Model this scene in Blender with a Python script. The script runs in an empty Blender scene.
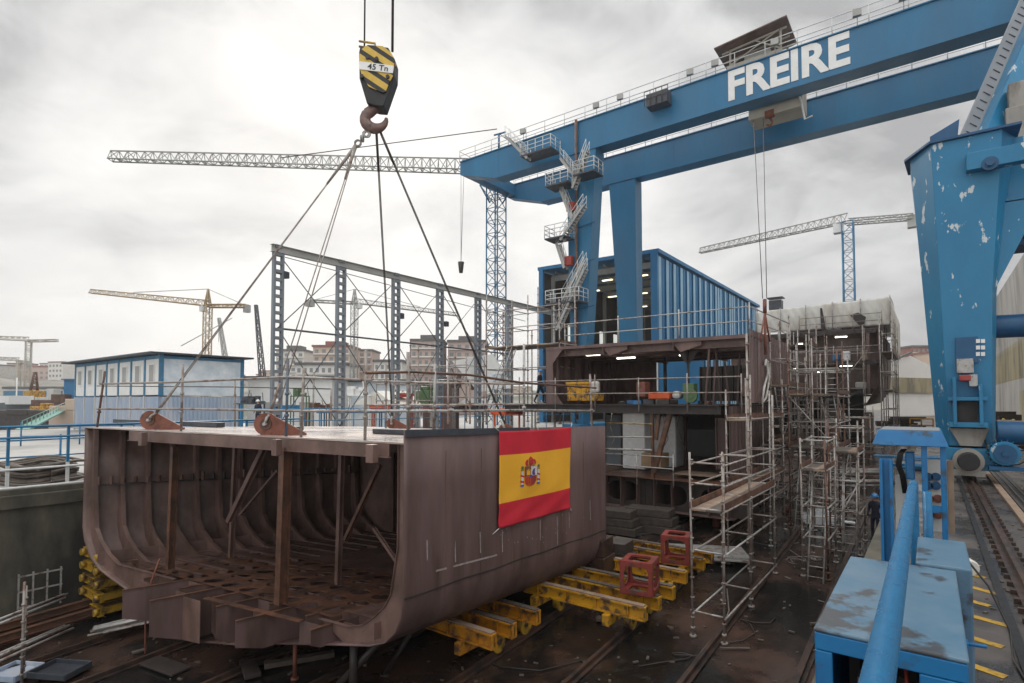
import bpy, bmesh, math, random
from mathutils import Vector, Matrix
R = math.radians
S = bpy.context.scene
random.seed(7)
V = Vector
# ---------------------------------------------------------------- camera
F, PITCH, YAW, HZ = 560.0, R(2), R(36.74), 401.0
CY = HZ - F*math.tan(PITCH)
cam = bpy.data.objects.new('camera', bpy.data.cameras.new('camera'))
S.collection.objects.link(cam)
cam.data.lens = F/1024*36
cam.data.shift_y = (CY-341.5)/1024
cam.data.clip_end = 6000
cam.data.clip_start = .05
cam.rotation_euler = (R(90)+PITCH, 0, YAW)
S.camera = cam
S.render.resolution_x, S.render.resolution_y = 1024, 683
# ---------------------------------------------------------------- world: overcast sky
SUN_AZ, SUN_EL = R(56), R(30)        # sun behind the cloud, to the left of the view
w = bpy.data.worlds.new('World'); S.world = w; w.use_nodes = True
nt = w.node_tree; nt.nodes.clear()
def N(t, nt=nt, **k):
    n = nt.nodes.new(t)
    for a, b in k.items(): setattr(n, a, b)
    return n
out = N('ShaderNodeOutputWorld'); sky = N('ShaderNodeTexSky', sky_type='NISHITA', sun_disc=False)
sky.sun_elevation = SUN_EL; sky.sun_rotation = -SUN_AZ; sky.air_density = 1; sky.dust_density = 3
b1 = N('ShaderNodeBackground'); b1.inputs[1].default_value = .07
nt.links.new(sky.outputs[0], b1.inputs[0])
tc = N('ShaderNodeTexCoord'); mp = N('ShaderNodeMapping'); mp.inputs[3].default_value = (1, 1, 1.9)
nt.links.new(tc.outputs['Generated'], mp.inputs[0])
def noise(sc, det, rough, dist, off):
    m2 = N('ShaderNodeMapping'); m2.inputs[1].default_value = off; nt.links.new(mp.outputs[0], m2.inputs[0])
    n = N('ShaderNodeTexNoise'); n.inputs['Scale'].default_value = sc; n.inputs['Detail'].default_value = det
    n.inputs['Roughness'].default_value = rough; n.inputs['Distortion'].default_value = dist
    nt.links.new(m2.outputs[0], n.inputs['Vector']); return n
n1 = noise(2.6, 5, .52, .6, (1.3, 4.2, .9)); n2 = noise(6.5, 7, .6, .6, (7, 3, 1))
ad = N('ShaderNodeMath', operation='MULTIPLY_ADD'); nt.links.new(n2.outputs[0], ad.inputs[0]); ad.inputs[1].default_value = .28; nt.links.new(n1.outputs[0], ad.inputs[2])
# cloud is brighter round the hidden sun
SD = V((-math.sin(SUN_AZ)*math.cos(SUN_EL), math.cos(SUN_AZ)*math.cos(SUN_EL), math.sin(SUN_EL)))
GD = V((-math.sin(R(52))*math.cos(R(14)), math.cos(R(52))*math.cos(R(14)), math.sin(R(14))))
dt = N('ShaderNodeVectorMath', operation='DOT_PRODUCT'); nt.links.new(tc.outputs['Generated'], dt.inputs[0]); dt.inputs[1].default_value = GD
gr = N('ShaderNodeMapRange'); gr.inputs[1].default_value = .84; gr.inputs[2].default_value = 1.0; gr.inputs[3].default_value = -.02; gr.inputs[4].default_value = .24
nt.links.new(dt.outputs['Value'], gr.inputs[0])
ad3 = N('ShaderNodeMath', operation='ADD'); nt.links.new(ad.outputs[0], ad3.inputs[0]); nt.links.new(gr.outputs[0], ad3.inputs[1])
sz_ = N('ShaderNodeSeparateXYZ'); nt.links.new(tc.outputs['Generated'], sz_.inputs[0])
lo_ = N('ShaderNodeMapRange'); lo_.inputs[1].default_value = .02; lo_.inputs[2].default_value = .42; lo_.inputs[3].default_value = .13; lo_.inputs[4].default_value = -.02; nt.links.new(sz_.outputs[2], lo_.inputs[0])
ad2 = N('ShaderNodeMath', operation='ADD'); nt.links.new(ad3.outputs[0], ad2.inputs[0]); nt.links.new(lo_.outputs[0], ad2.inputs[1])
cr = N('ShaderNodeValToRGB'); e = cr.color_ramp
e.elements[0].position = .53; e.elements[0].color = (.38, .38, .385, 1)
e.elements[1].position = .95; e.elements[1].color = (.86, .845, .82, 1)
x_ = e.elements.new(.67); x_.color = (.58, .58, .58, 1)
x_ = e.elements.new(.79); x_.color = (.72, .715, .705, 1)
nt.links.new(ad2.outputs[0], cr.inputs[0])
b2 = N('ShaderNodeBackground'); b2.inputs[1].default_value = 1.0; nt.links.new(cr.outputs[0], b2.inputs[0])
# an overcast sky is brighter overhead than near the horizon
sx = N('ShaderNodeSeparateXYZ'); nt.links.new(tc.outputs['Generated'], sx.inputs[0])
zr_ = N('ShaderNodeMapRange'); zr_.interpolation_type = 'SMOOTHSTEP'; zr_.inputs[1].default_value = .50; zr_.inputs[2].default_value = .95; zr_.inputs[3].default_value = 1.0; zr_.inputs[4].default_value = 2.5
nt.links.new(sx.outputs[2], zr_.inputs[0])
# brightness added to the unseen sky behind the camera, lighting surfaces that face it
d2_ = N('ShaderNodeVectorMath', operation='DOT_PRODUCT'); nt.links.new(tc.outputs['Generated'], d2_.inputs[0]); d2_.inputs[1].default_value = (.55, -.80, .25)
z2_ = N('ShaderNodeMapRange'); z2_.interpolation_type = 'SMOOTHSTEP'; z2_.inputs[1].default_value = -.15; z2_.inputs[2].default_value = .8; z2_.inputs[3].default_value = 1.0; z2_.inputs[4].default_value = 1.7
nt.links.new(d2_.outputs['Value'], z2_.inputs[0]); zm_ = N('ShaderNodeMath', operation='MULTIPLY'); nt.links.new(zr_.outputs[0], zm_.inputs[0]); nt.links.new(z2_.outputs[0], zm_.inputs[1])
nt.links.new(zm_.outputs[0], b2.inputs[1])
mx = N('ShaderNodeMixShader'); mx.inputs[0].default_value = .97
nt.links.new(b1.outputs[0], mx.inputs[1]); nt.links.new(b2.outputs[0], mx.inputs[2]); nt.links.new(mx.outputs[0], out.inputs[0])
sl = bpy.data.lights.new('sun', 'SUN'); sl.energy = 1.3; sl.angle = R(18); sl.color = (1, .95, .88)
so = bpy.data.objects.new('sun', sl); S.collection.objects.link(so)
so.rotation_euler = SD.to_track_quat('Z', 'Y').to_euler(); so.location = (0, 0, 60)
S.view_settings.view_transform = 'Standard'; S.view_settings.look = 'None'
S.view_settings.exposure = 0.28; S.view_settings.gamma = 1
# ---------------------------------------------------------------- measuring helpers (a sight line met with a real plane)
_r = V((math.cos(YAW), math.sin(YAW), 0)); _f = V((-math.sin(YAW)*math.cos(PITCH), math.cos(YAW)*math.cos(PITCH), math.sin(PITCH))); _u = _r.cross(_f)
_h = V((-math.sin(YAW), math.cos(YAW), 0))
def ray(x, y): return _f + _r*(x-512)/F - _u*(y-CY)/F
def PX(x, y, c): d = ray(x, y); return d*(c/d.x)
def PY(x, y, c): d = ray(x, y); return d*(c/d.y)
def PZ(x, y, c): d = ray(x, y); return d*(c/d.z)
def PD(x, y, c): d = ray(x, y); return d*(c/d.dot(_h))
def PV(x, y, a, b):
    n = V((b.y-a.y, a.x-b.x, 0)); d = ray(x, y); return d*(a.dot(n)/d.dot(n))
SL0, SLG = -5.36-.06*25.3, .06
def floor_z(y): return min(SL0+SLG*y, QR)
QL, QR = -2.6, -3.4                    # left and right quay levels
def PF(x, y):                          # on the sloping slipway floor
    d = ray(x, y); t = SL0/(d.z-SLG*d.y); return d*t
# ---------------------------------------------------------------- mesh builder
class MB:
    def __init__(s): s.v = []; s.f = []; s.m = []; s.s = []
    def add(s, vs, fs, mi=0, sm=False):
        o = len(s.v); s.v += [V(a) for a in vs]
        for a in fs: s.f.append([o+i for i in a]); s.m.append(mi); s.s.append(sm)
        return s
    def bx(s, x0, x1, y0, y1, z0, z1, mi=0):
        return s.add([(x0,y0,z0),(x1,y0,z0),(x1,y1,z0),(x0,y1,z0),(x0,y0,z1),(x1,y0,z1),(x1,y1,z1),(x0,y1,z1)],
                     [(3,2,1,0),(4,5,6,7),(0,1,5,4),(1,2,6,5),(2,3,7,6),(3,0,4,7)], mi)
    def box(s, c, d, rz=0, mi=0):
        cs, sn = math.cos(rz), math.sin(rz); q = []
        for z in (-1, 1):
            for x, y in ((-1,-1),(1,-1),(1,1),(-1,1)):
                a, b = x*d[0]/2, y*d[1]/2
                q.append((c[0]+a*cs-b*sn, c[1]+a*sn+b*cs, c[2]+z*d[2]/2))
        return s.add(q, [(3,2,1,0),(4,5,6,7),(0,1,5,4),(1,2,6,5),(2,3,7,6),(3,0,4,7)], mi)
    def beam(s, p, q, w, h, mi=0, w2=None, h2=None, up=V((0,0,1))):
        p, q = V(p), V(q); d = (q-p).normalized()
        sd = d.cross(up)
        if sd.length < .01: sd = d.cross(V((0,1,0)))
        sd.normalize(); u = sd.cross(d); w2 = w2 or w; h2 = h2 or h; vs = []
        for c, a, b in ((p, w, h), (q, w2, h2)):
            vs += [c-sd*a/2-u*b/2, c+sd*a/2-u*b/2, c+sd*a/2+u*b/2, c-sd*a/2+u*b/2]
        return s.add(vs, [(0,1,2,3),(7,6,5,4),(4,5,1,0),(5,6,2,1),(6,7,3,2),(7,4,0,3)], mi)
    def ibeam(s, p, q, w, h, t=.02, mi=0, up=V((0,0,1))):
        p, q = V(p), V(q); d = (q-p).normalized(); sd = d.cross(up)
        if sd.length < .01: sd = d.cross(V((0,1,0)))
        sd.normalize(); u = sd.cross(d)
        s.beam(p, q, t, h-2*t-.002, mi, up=up)
        s.beam(p+u*(h/2-t/2), q+u*(h/2-t/2), w, t, mi, up=up); s.beam(p-u*(h/2-t/2), q-u*(h/2-t/2), w, t, mi, up=up)
        return s
    def tube(s, p, q, r, n=8, r2=None, mi=0, cap=True):
        p, q = V(p), V(q); d = (q-p)
        if d.length < 1e-6: return s
        d.normalize(); a = d.orthogonal().normalized(); b = d.cross(a); r2 = r if r2 is None else r2
        vs = [p+(a*math.cos(2*math.pi*i/n)+b*math.sin(2*math.pi*i/n))*r for i in range(n)]
        vs += [q+(a*math.cos(2*math.pi*i/n)+b*math.sin(2*math.pi*i/n))*r2 for i in range(n)]
        s.add(vs, [(i, (i+1) % n, n+(i+1) % n, n+i) for i in range(n)], mi, True)
        if cap: s.add(vs, [tuple(range(n-1, -1, -1)), tuple(range(n, 2*n))], mi)
        return s
    def path(s, pts, r, n=8, mi=0):
        pts = [V(p) for p in pts]; rings = []; a = None
        for i, p in enumerate(pts):
            d = (pts[min(i+1, len(pts)-1)]-pts[max(i-1, 0)]).normalized()
            a = d.orthogonal().normalized() if a is None else (a-d*a.dot(d)).normalized()
            b = d.cross(a); rk = r[i] if isinstance(r, list) else r; rings.append([p+(a*math.cos(2*math.pi*k/n)+b*math.sin(2*math.pi*k/n))*rk for k in range(n)])
        return s.loft(rings, mi, True)
    def loft(s, rings, mi=0, sm=False, caps=True, closed=True):
        n = len(rings[0]); vs = [p for g in rings for p in g]; fs = []
        for j in range(len(rings)-1):
            for i in range(n if closed else n-1): fs.append((j*n+i, j*n+(i+1) % n, (j+1)*n+(i+1) % n, (j+1)*n+i))
        s.add(vs, fs, mi, sm)
        if caps and closed: s.add(rings[0], [tuple(range(n-1, -1, -1))], mi); s.add(rings[-1], [tuple(range(n))], mi)
        return s
    def prism(s, pts, vec, mi=0):
        pts = [V(p) for p in pts]; vec = V(vec); return s.loft([pts, [p+vec for p in pts]], mi)
    def ring(s, c, ax, ro, ri, t, n=20, mi=0):      # flat washer / wheel
        c, ax = V(c), V(ax).normalized(); a = ax.orthogonal().normalized(); b = ax.cross(a); rr = []
        for r, k in ((ro, -1), (ro, 1), (ri, 1), (ri, -1)):
            rr.append([c+ax*t/2*k+(a*math.cos(2*math.pi*i/n)+b*math.sin(2*math.pi*i/n))*r for i in range(n)])
        return s.loft(rr+[rr[0]], mi, False, False)
    def lattice(s, p, q, w, h, n, rc, rb, tri=False, mi=0, w2=None, h2=None, up=V((0,0,1))):
        p, q = V(p), V(q); d = (q-p).normalized(); sd = d.cross(up)
        if sd.length < .05: sd = d.cross(V((0,1,0)))
        sd.normalize(); u = sd.cross(d); w2 = w if w2 is None else w2; h2 = h if h2 is None else h2
        def st(i):
            t = i/n; c = p.lerp(q, t); a = w+(w2-w)*t; b = h+(h2-h)*t
            if tri: return [c-sd*a/2, c+sd*a/2, c+u*b]
            return [c-sd*a/2-u*b/2, c+sd*a/2-u*b/2, c+sd*a/2+u*b/2, c-sd*a/2+u*b/2]
        A = st(0); B = st(n); k = len(A)
        for i in range(k): s.tube(A[i], B[i], rc, 5, mi=mi)
        for j in range(n):
            a, b = st(j), st(j+1)
            for i in range(k):
                i2 = (i+1) % k
                s.tube(a[i], b[i2] if j % 2 else a[i2], rb, 4, mi=mi) if False else None
                if j % 2: s.tube(a[i], b[i2], rb, 4, mi=mi, cap=False)
                else: s.tube(a[i2], b[i], rb, 4, mi=mi, cap=False)
                s.tube(b[i], b[i2], rb, 4, mi=mi, cap=False)
        return s
    def rail(s, pts, h=1.1, step=1.5, r=.024, mids=(.5,), mi=0, n=6):     # handrail along a run of points on the walkway
        pts = [V(p) for p in pts]
        for a, b in zip(pts, pts[1:]):
            L = (b-a).length; k = max(1, round(L/step))
            for i in range(k+1):
                c = a.lerp(b, i/k); s.tube(c, c+V((0,0,h)), r, n, mi=mi)
            for m in (1,)+tuple(mids): s.tube(a+V((0,0,h*m)), b+V((0,0,h*m)), r, n, mi=mi)
        return s
    def corr(s, p, q, z0, z1, pitch=.3, dep=.06, mi=0):                  # trapezoid corrugated sheet
        p, q = V(p), V(q); d = (q-p); L = d.length; d.normalize(); nrm = V((d.y, -d.x, 0)); k = max(1, int(L/pitch)); pr = []
        for i in range(k):
            for t, o in ((0, 0), (.35, 0), (.5, 1), (.85, 1)): pr.append(p+d*(L*(i+t)/k)+nrm*dep*o)
        pr.append(q); m = len(pr)
        z0 = z0 if callable(z0) else (lambda c, a=z0: a); z1 = z1 if callable(z1) else (lambda c, a=z1: a)
        vs = [V((c.x, c.y, z0(c))) for c in pr]+[V((c.x, c.y, z1(c))) for c in pr]
        return s.add(vs, [(i, i+1, m+i+1, m+i) for i in range(m-1)], mi)
    def build(s, name, mats, parent=None, bev=0, solid=0):
        me = bpy.data.meshes.new(name); o = bpy.data.objects.new(name, me)
        if parent is not None:
            off = V(parent.get('_w', (0,0,0))); o.parent = parent; o['_w'] = tuple(off)
        else:
            xs = [a.x for a in s.v]; ys = [a.y for a in s.v]; zs = [a.z for a in s.v]
            off = V(((min(xs)+max(xs))/2, (min(ys)+max(ys))/2, min(zs))); o.location = off; o['_w'] = tuple(off)
        me.from_pydata([a-off for a in s.v], [], s.f)
        for m in (mats if isinstance(mats, (list, tuple)) else [mats]): me.materials.append(m)
        me.polygons.foreach_set('material_index', s.m); me.polygons.foreach_set('use_smooth', s.s)
        bm = bmesh.new(); bm.from_mesh(me)
        if not solid: bmesh.ops.remove_doubles(bm, verts=bm.verts, dist=.0002)
        bmesh.ops.recalc_face_normals(bm, faces=bm.faces)
        bm.to_mesh(me); bm.free()
        S.collection.objects.link(o)
        if solid:
            md = o.modifiers.new('thick', 'SOLIDIFY'); md.thickness = solid; md.offset = 0
        if bev:
            md = o.modifiers.new('bev', 'BEVEL'); md.width = bev; md.segments = 2; md.limit_method = 'ANGLE'; md.angle_limit = R(40)
        return o
def tag(o, label=None, cat=None, group=None, kind=None):
    if label: o['label'] = label
    if cat: o['category'] = cat
    if group: o['group'] = group
    if kind: o['kind'] = kind
    return o
def thing(name, label, cat, loc, group=None):
    o = bpy.data.objects.new(name, None); S.collection.objects.link(o); o.empty_display_size = .3
    o.location = loc; o['_w'] = tuple(V(loc)); return tag(o, label, cat, group)
def T(name, mb, mats, label, cat, group=None, **k): return tag(mb.build(name, mats, None, **k), label, cat, group)
def dup(root, d, label=None, rz=None, group=None):
    def cp(o, par):
        c = o.copy(); S.collection.objects.link(c)
        if par is not None: c.parent = par
        for ch in list(o.children): cp(ch, c)
        return c
    r = cp(root, None); r.location = root.location+V(d); r['_w'] = tuple(r.location)
    if rz is not None: r.rotation_euler.z = rz
    return tag(r, label, None, group)
# ---------------------------------------------------------------- materials
def mat(name, c1, c2=None, sc=2.0, rough=.6, metal=0, c3=None, amt=.5, sc3=1.2, streak=1, bump=0, bsc=20, r2=None, edge=.08, emit=0, det=6):
    m = bpy.data.materials.new(name); m.use_nodes = True; t = m.node_tree; n = t.nodes; b = n['Principled BSDF']; L = t.links.new
    b.inputs['Metallic'].default_value = metal; b.inputs['Roughness'].default_value = rough
    c4 = lambda c: (*c, 1)
    if emit:
        b.inputs['Base Color'].default_value = c4(c1); b.inputs['Emission Color'].default_value = c4(c1); b.inputs['Emission Strength'].default_value = emit; return m
    tc = n.new('ShaderNodeTexCoord'); mp = n.new('ShaderNodeMapping'); mp.inputs[3].default_value = (1, 1, 1/streak); L(tc.outputs['Object'], mp.inputs[0])
    def nz(s, d=det, off=0):
        q = n.new('ShaderNodeTexNoise'); q.inputs['Scale'].default_value = s; q.inputs['Detail'].default_value = d; q.inputs['Roughness'].default_value = .62
        if off:
            m2 = n.new('ShaderNodeMapping'); m2.inputs[1].default_value = (off, off*2, off*.7); L(mp.outputs[0], m2.inputs[0]); L(m2.outputs[0], q.inputs['Vector'])
        else: L(mp.outputs[0], q.inputs['Vector'])
        return q.outputs[0]
    def mr(x, a, b_, c=0, d=1):
        q = n.new('ShaderNodeMapRange'); L(x, q.inputs[0]); q.inputs[1].default_value = a; q.inputs[2].default_value = b_; q.inputs[3].default_value = c; q.inputs[4].default_value = d; return q.outputs[0]
    def mix(f, a, b_):
        q = n.new('ShaderNodeMix'); q.data_type = 'RGBA'; L(f, q.inputs[0])
        for i, c in ((6, a), (7, b_)):
            if isinstance(c, tuple): q.inputs[i].default_value = c4(c)
            else: L(c, q.inputs[i])
        return q.outputs[2]
    c2 = c2 or tuple(x*.7 for x in c1)
    base = nz(sc); f = mr(base, .32, .68); col = mix(f, c2, c1)
    if c3:
        k = nz(sc3, 9, 5.3); th = 1-amt*.6; k = mr(k, th-.17-edge, th-.17+edge); col = mix(k, col, c3)
        if r2 is not None: L(mr(k, 0, 1, rough, r2), b.inputs['Roughness'])
    L(col, b.inputs['Base Color'])
    if not c3 or r2 is None: L(mr(base, .3, .7, min(1, rough+.1), max(0, rough-.08)), b.inputs['Roughness'])
    if bump:
        bu = n.new('ShaderNodeBump'); bu.inputs['Strength'].default_value = bump; bu.inputs['Distance'].default_value = .02; L(nz(bsc, 4), bu.inputs['Height']); L(bu.outputs[0], b.inputs['Normal'])
    return m
M = {}
M['crane_blue'] = mat('crane_blue', (.008,.16,.31), (.006,.12,.25), .5, .42, c3=(.022,.12,.23), amt=.5, sc3=.5, streak=4, edge=.2)
M['leg_blue'] = mat('leg_blue', (.008,.18,.34), (.006,.14,.28), .6, .4, c3=(.5,.55,.56), amt=.33, sc3=2.2, streak=2.2, edge=.006)
M['dark_blue'] = mat('dark_blue', (.008,.085,.20), None, 1, .5)
M['fresh_blue'] = mat('fresh_blue', (.003,.17,.36), (.002,.115,.27), 9, .22, bump=.6, bsc=160)
M['worn_blue'] = mat('worn_blue', (.115,.185,.245), (.06,.14,.215), 2.2, .36, c3=(.05,.055,.06), amt=.49, sc3=2.1, edge=.03, r2=.3)
M['box_blue'] = mat('box_blue', (.004,.145,.35), (.003,.11,.28), 3, .4, c3=(.03,.05,.07), amt=.34, sc3=3, edge=.05)
M['primer'] = mat('primer', (.165,.104,.096), (.11,.068,.063), 1.4, .48, c3=(.075,.045,.036), amt=.47, sc3=1.6, streak=6, edge=.12, bump=.06, bsc=12)
M['primer_in'] = mat('primer_in', (.20,.120,.100), (.115,.070,.058), 1.5, .45, c3=(.08,.047,.035), amt=.44, sc3=1.3, streak=1.5, edge=.12, bump=.06)
M['rust'] = mat('rust', (.17,.075,.042), (.095,.045,.028), 3, .5, c3=(.05,.028,.02), amt=.5, sc3=2, edge=.1, bump=.15)
M['rust_red'] = mat('rust_red', (.24,.078,.045), (.15,.05,.032), 5, .6, c3=(.08,.035,.025), amt=.4, sc3=4, bump=.1)
M['dark_steel'] = mat('dark_steel', (.045,.034,.030), (.025,.02,.018), 2, .5)
M['deckpale'] = mat('deckpale', (.40,.30,.26), (.30,.215,.185), 1.5, .28, c3=(.52,.46,.42), amt=.5, sc3=.7, edge=.1, r2=.12)
M['slate'] = mat('slate', (.055,.062,.075), (.035,.04,.05), 4, .45)
M['galv'] = mat('galv', (.42,.41,.39), (.32,.31,.295), 6, .42, .35, c3=(.16,.10,.07), amt=.42, sc3=5, edge=.06)
M['tube'] = mat('tube', (.34,.31,.28), (.24,.21,.19), 5, .5, .2, c3=(.15,.085,.06), amt=.44, sc3=3.5, edge=.08)
M['tube_blue'] = mat('tube_blue', (.07,.13,.20), (.12,.13,.14), 6, .5, .2, c3=(.14,.08,.05), amt=.4, sc3=5)
M['white_rail'] = mat('white_rail', (.62,.63,.62), (.48,.49,.48), 5, .5)
M['rail_blue'] = mat('rail_blue', (.02,.17,.34), None, 5, .45)
M['yellow'] = mat('yellow', (.62,.33,.015), (.46,.22,.012), 2, .5, c3=(.10,.055,.03), amt=.47, sc3=3.2, edge=.06)
M['orange_yellow'] = mat('orange_yellow', (.58,.25,.012), (.40,.16,.01), 2, .5, c3=(.09,.05,.03), amt=.48, sc3=3.5)
M['yellow2'] = mat('yellow2', (.46,.28,.02), (.33,.19,.02), 2, .5, c3=(.08,.05,.03), amt=.5, sc3=2.5, edge=.06)
M['gold'] = mat('gold', (.80,.40,.02), (.74,.36,.018), 1, .8)
M['flagred'] = mat('flagred', (.56,.012,.03), (.46,.01,.025), 1, .8)
M['red'] = mat('red', (.34,.05,.035), (.28,.035,.03), 4, .5)
M['cube_red'] = mat('cube_red', (.25,.035,.024), (.17,.028,.02), 5, .5, c3=(.08,.035,.025), amt=.4, sc3=4)
M['white'] = mat('white', (.76,.76,.74), (.68,.68,.66), 2, .6)
M['offwhite'] = mat('offwhite', (.58,.57,.53), (.47,.46,.43), 2, .65, c3=(.30,.25,.2), amt=.34, sc3=2, streak=4)
M['paleblue'] = mat('paleblue', (.72,.76,.78), (.44,.52,.58), 1, .6)
M['cont_blue'] = mat('cont_blue', (.32,.39,.49), (.27,.34,.45), 1, .55, c3=(.42,.45,.50), amt=.45, sc3=1, streak=4)
M['trim_blue'] = mat('trim_blue', (.05,.19,.32), None, 3, .5)
M['hall_blue'] = mat('hall_blue', (.02,.17,.36), (.015,.14,.30), .4, .5)
M['hall_light'] = mat('hall_light', (.34,.52,.64), (.26,.44,.57), .4, .5)
M['hall_dark'] = mat('hall_dark', (.085,.075,.068), None, 1, .7)
M['concrete'] = mat('concrete', (.42,.41,.385), (.32,.31,.29), .35, .75, c3=(.15,.14,.13), amt=.45, sc3=.25, edge=.1, r2=.35, bump=.1, bsc=8)
M['pave'] = mat('pave', (.10,.085,.075), (.055,.046,.042), .5, .55, c3=(.03,.025,.022), amt=.52, sc3=.7, edge=.1, r2=.12, bump=.2, bsc=15)
M['wall'] = mat('wall', (.135,.12,.085), (.06,.055,.042), 1.1, .8, c3=(.02,.019,.015), amt=.56, sc3=.5, streak=2.5, edge=.12, bump=.3, bsc=6)
M['rail_rust'] = mat('rail_rust', (.075,.038,.024), (.04,.024,.018), 3, .42, c3=(.02,.015,.013), amt=.5, sc3=2)
M['slip'] = mat('slip', (.075,.038,.026), (.028,.019,.015), .7, .36, c3=(.010,.0095,.009), amt=.58, sc3=.40, edge=.07, r2=.09, bump=.5, bsc=7, det=9)
M['wood'] = mat('wood', (.30,.215,.15), (.20,.14,.10), 4, .75, bump=.1)
M['wood_wet'] = mat('wood_wet', (.12,.095,.075), (.07,.055,.045), 4, .6)
M['black'] = mat('black', (.012,.012,.013), None, 4, .5)
M['far_glass'] = mat('far_glass', (.22,.23,.24), None, 1, .3)
M['glass'] = mat('glass', (.06,.075,.09), None, 1, .12)
M['tarp'] = mat('tarp', (.80,.78,.72), (.70,.68,.62), 1.2, .5, c3=(.58,.53,.46), amt=.4, sc3=.6, streak=2, bump=.5, bsc=1.6)
M['wrap'] = mat('wrap', (.85,.86,.86), (.62,.64,.65), 5, .25, bump=.6, bsc=6)
M['card'] = mat('card', (.36,.24,.14), None, 3, .8)
M['orange'] = mat('orange', (.62,.10,.02), None, 3, .5)
M['green'] = mat('green', (.08,.15,.06), None, 3, .5)
M['daylit'] = mat('daylit', (.9,.92,.85), emit=.55)
M['lamp'] = mat('lamp', (1,.97,.86), emit=6)
M['warmlamp'] = mat('warmlamp', (1,.82,.5), emit=2.2)
M['skin'] = mat('skin', (.45,.27,.19), None, 3, .6)
M['navy'] = mat('navy', (.018,.024,.045), (.012,.016,.03), 6, .85)
M['hat_blue'] = mat('hat_blue', (.04,.20,.45), None, 3, .35)
M['hat_white'] = mat('hat_white', (.8,.8,.78), None, 3, .35)
M['timber_dark'] = mat('timber_dark', (.06,.045,.035), (.03,.024,.02), 4, .7, bump=.2)
M['hat_yellow'] = mat('hat_yellow', (.75,.5,.03), None, 3, .35)
M['brick'] = mat('brick', (.50,.38,.33), (.44,.34,.30), 1, .8)  # lightened: the haze over the far apartment blocks is put into the colour
M['stucco'] = mat('stucco', (.70,.67,.63), (.62,.60,.56), .2, .8)
M['stucco2'] = mat('stucco2', (.56,.43,.33), (.50,.38,.30), .2, .8)
M['roof_grey'] = mat('roof_grey', (.13,.125,.125), None, .5, .8)
M['roof_red'] = mat('roof_red', (.26,.10,.075), None, 1, .8)
M['water'] = mat('water', (.05,.065,.065), (.035,.05,.05), .3, .08, bump=.4, bsc=.8)
M['hill'] = mat('hill', (.25,.23,.205), (.12,.125,.095), .02, .9, c3=(.075,.085,.055), amt=.5, sc3=.012, edge=.05)
M['crane_yel'] = mat('crane_yel', (.42,.30,.15), None, .5, .6)
M['crane_grey'] = mat('crane_grey', (.40,.40,.38), None, .5, .6)
M['crane_cream'] = mat('crane_cream', (.46,.43,.36), None, .5, .6)
M['ship_grey'] = mat('ship_grey', (.20,.225,.25), None, .2, .6)
M['ballast'] = mat('ballast', (.33,.31,.28), (.24,.225,.20), 1, .8, c3=(.15,.13,.11), amt=.45, sc3=1, streak=3)
M['leaf'] = mat('leaf', (.06,.10,.03), (.035,.06,.02), 3, .8)
M['bark'] = mat('bark', (.09,.07,.05), None, 3, .9)
M['grate'] = mat('grate', (.12,.11,.10), (.07,.06,.055), 3, .5, .4, c3=(.09,.05,.03), amt=.5, sc3=3)
M['cladding'] = mat('cladding', (.31,.30,.28), (.24,.23,.21), .4, .7, c3=(.15,.14,.125), amt=.45, sc3=.4, streak=4)
M['cladding_y'] = mat('cladding_y', (.33,.28,.16), (.25,.21,.12), .4, .7, c3=(.13,.115,.08), amt=.5, sc3=.4, streak=4)
# hazard stripes on the hook block
def stripes():
    m = mat('hazard', (.62,.42,.06), (.52,.34,.05), 6, .5); t = m.node_tree; n = t.nodes; L = t.links.new; b = n['Principled BSDF']
    src = b.inputs['Base Color'].links[0].from_socket; tc = n.new('ShaderNodeTexCoord')
    d = n.new('ShaderNodeVectorMath'); d.operation = 'DOT_PRODUCT'; L(tc.outputs['Object'], d.inputs[0]); d.inputs[1].default_value = (math.cos(YAW)*.56, math.sin(YAW)*.56, .83)
    a = n.new('ShaderNodeMath'); a.operation = 'MULTIPLY_ADD'; L(d.outputs['Value'], a.inputs[0]); a.inputs[1].default_value = 3.5; a.inputs[2].default_value = .2
    f = n.new('ShaderNodeMath'); f.operation = 'FRACT'; L(a.outputs[0], f.inputs[0])
    g = n.new('ShaderNodeMath'); g.operation = 'GREATER_THAN'; L(f.outputs[0], g.inputs[0]); g.inputs[1].default_value = .58
    q = n.new('ShaderNodeMix'); q.data_type = 'RGBA'; L(g.outputs[0], q.inputs[0]); L(src, q.inputs[6]); q.inputs[7].default_value = (.016,.015,.014,1); L(q.outputs[2], b.inputs['Base Color'])
    return m
M['hazard'] = stripes()
def text_mesh(name, txt, m, parent, origin, xdir, ydir, width, height, depth, off=0.0):
    c = bpy.data.curves.new(name, 'FONT'); c.body = txt; c.offset = off; c.resolution_u = 3
    o = bpy.data.objects.new('tmp', c); S.collection.objects.link(o); dg = bpy.context.evaluated_depsgraph_get(); dg.update()
    me = bpy.data.meshes.new_from_object(o.evaluated_get(dg)); bpy.data.objects.remove(o)
    xs = [v.co.x for v in me.vertices]; ys = [v.co.y for v in me.vertices]; x0, x1, y0, y1 = min(xs), max(xs), min(ys), max(ys)
    xd, yd = V(xdir).normalized(), V(ydir).normalized(); nd = xd.cross(yd); mb = MB()
    vs = [V(origin)+xd*((v.co.x-x0)/(x1-x0)*width)+yd*((v.co.y-y0)/(y1-y0)*height) for v in me.vertices]
    fs = [tuple(p.vertices) for p in me.polygons]; mb.add(vs, fs); mb.add([v+nd*depth for v in vs], fs)
    mb.m = [0]*len(mb.f); o2 = mb.build(name, m, parent); return o2
Z = V((0,0,1))
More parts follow.
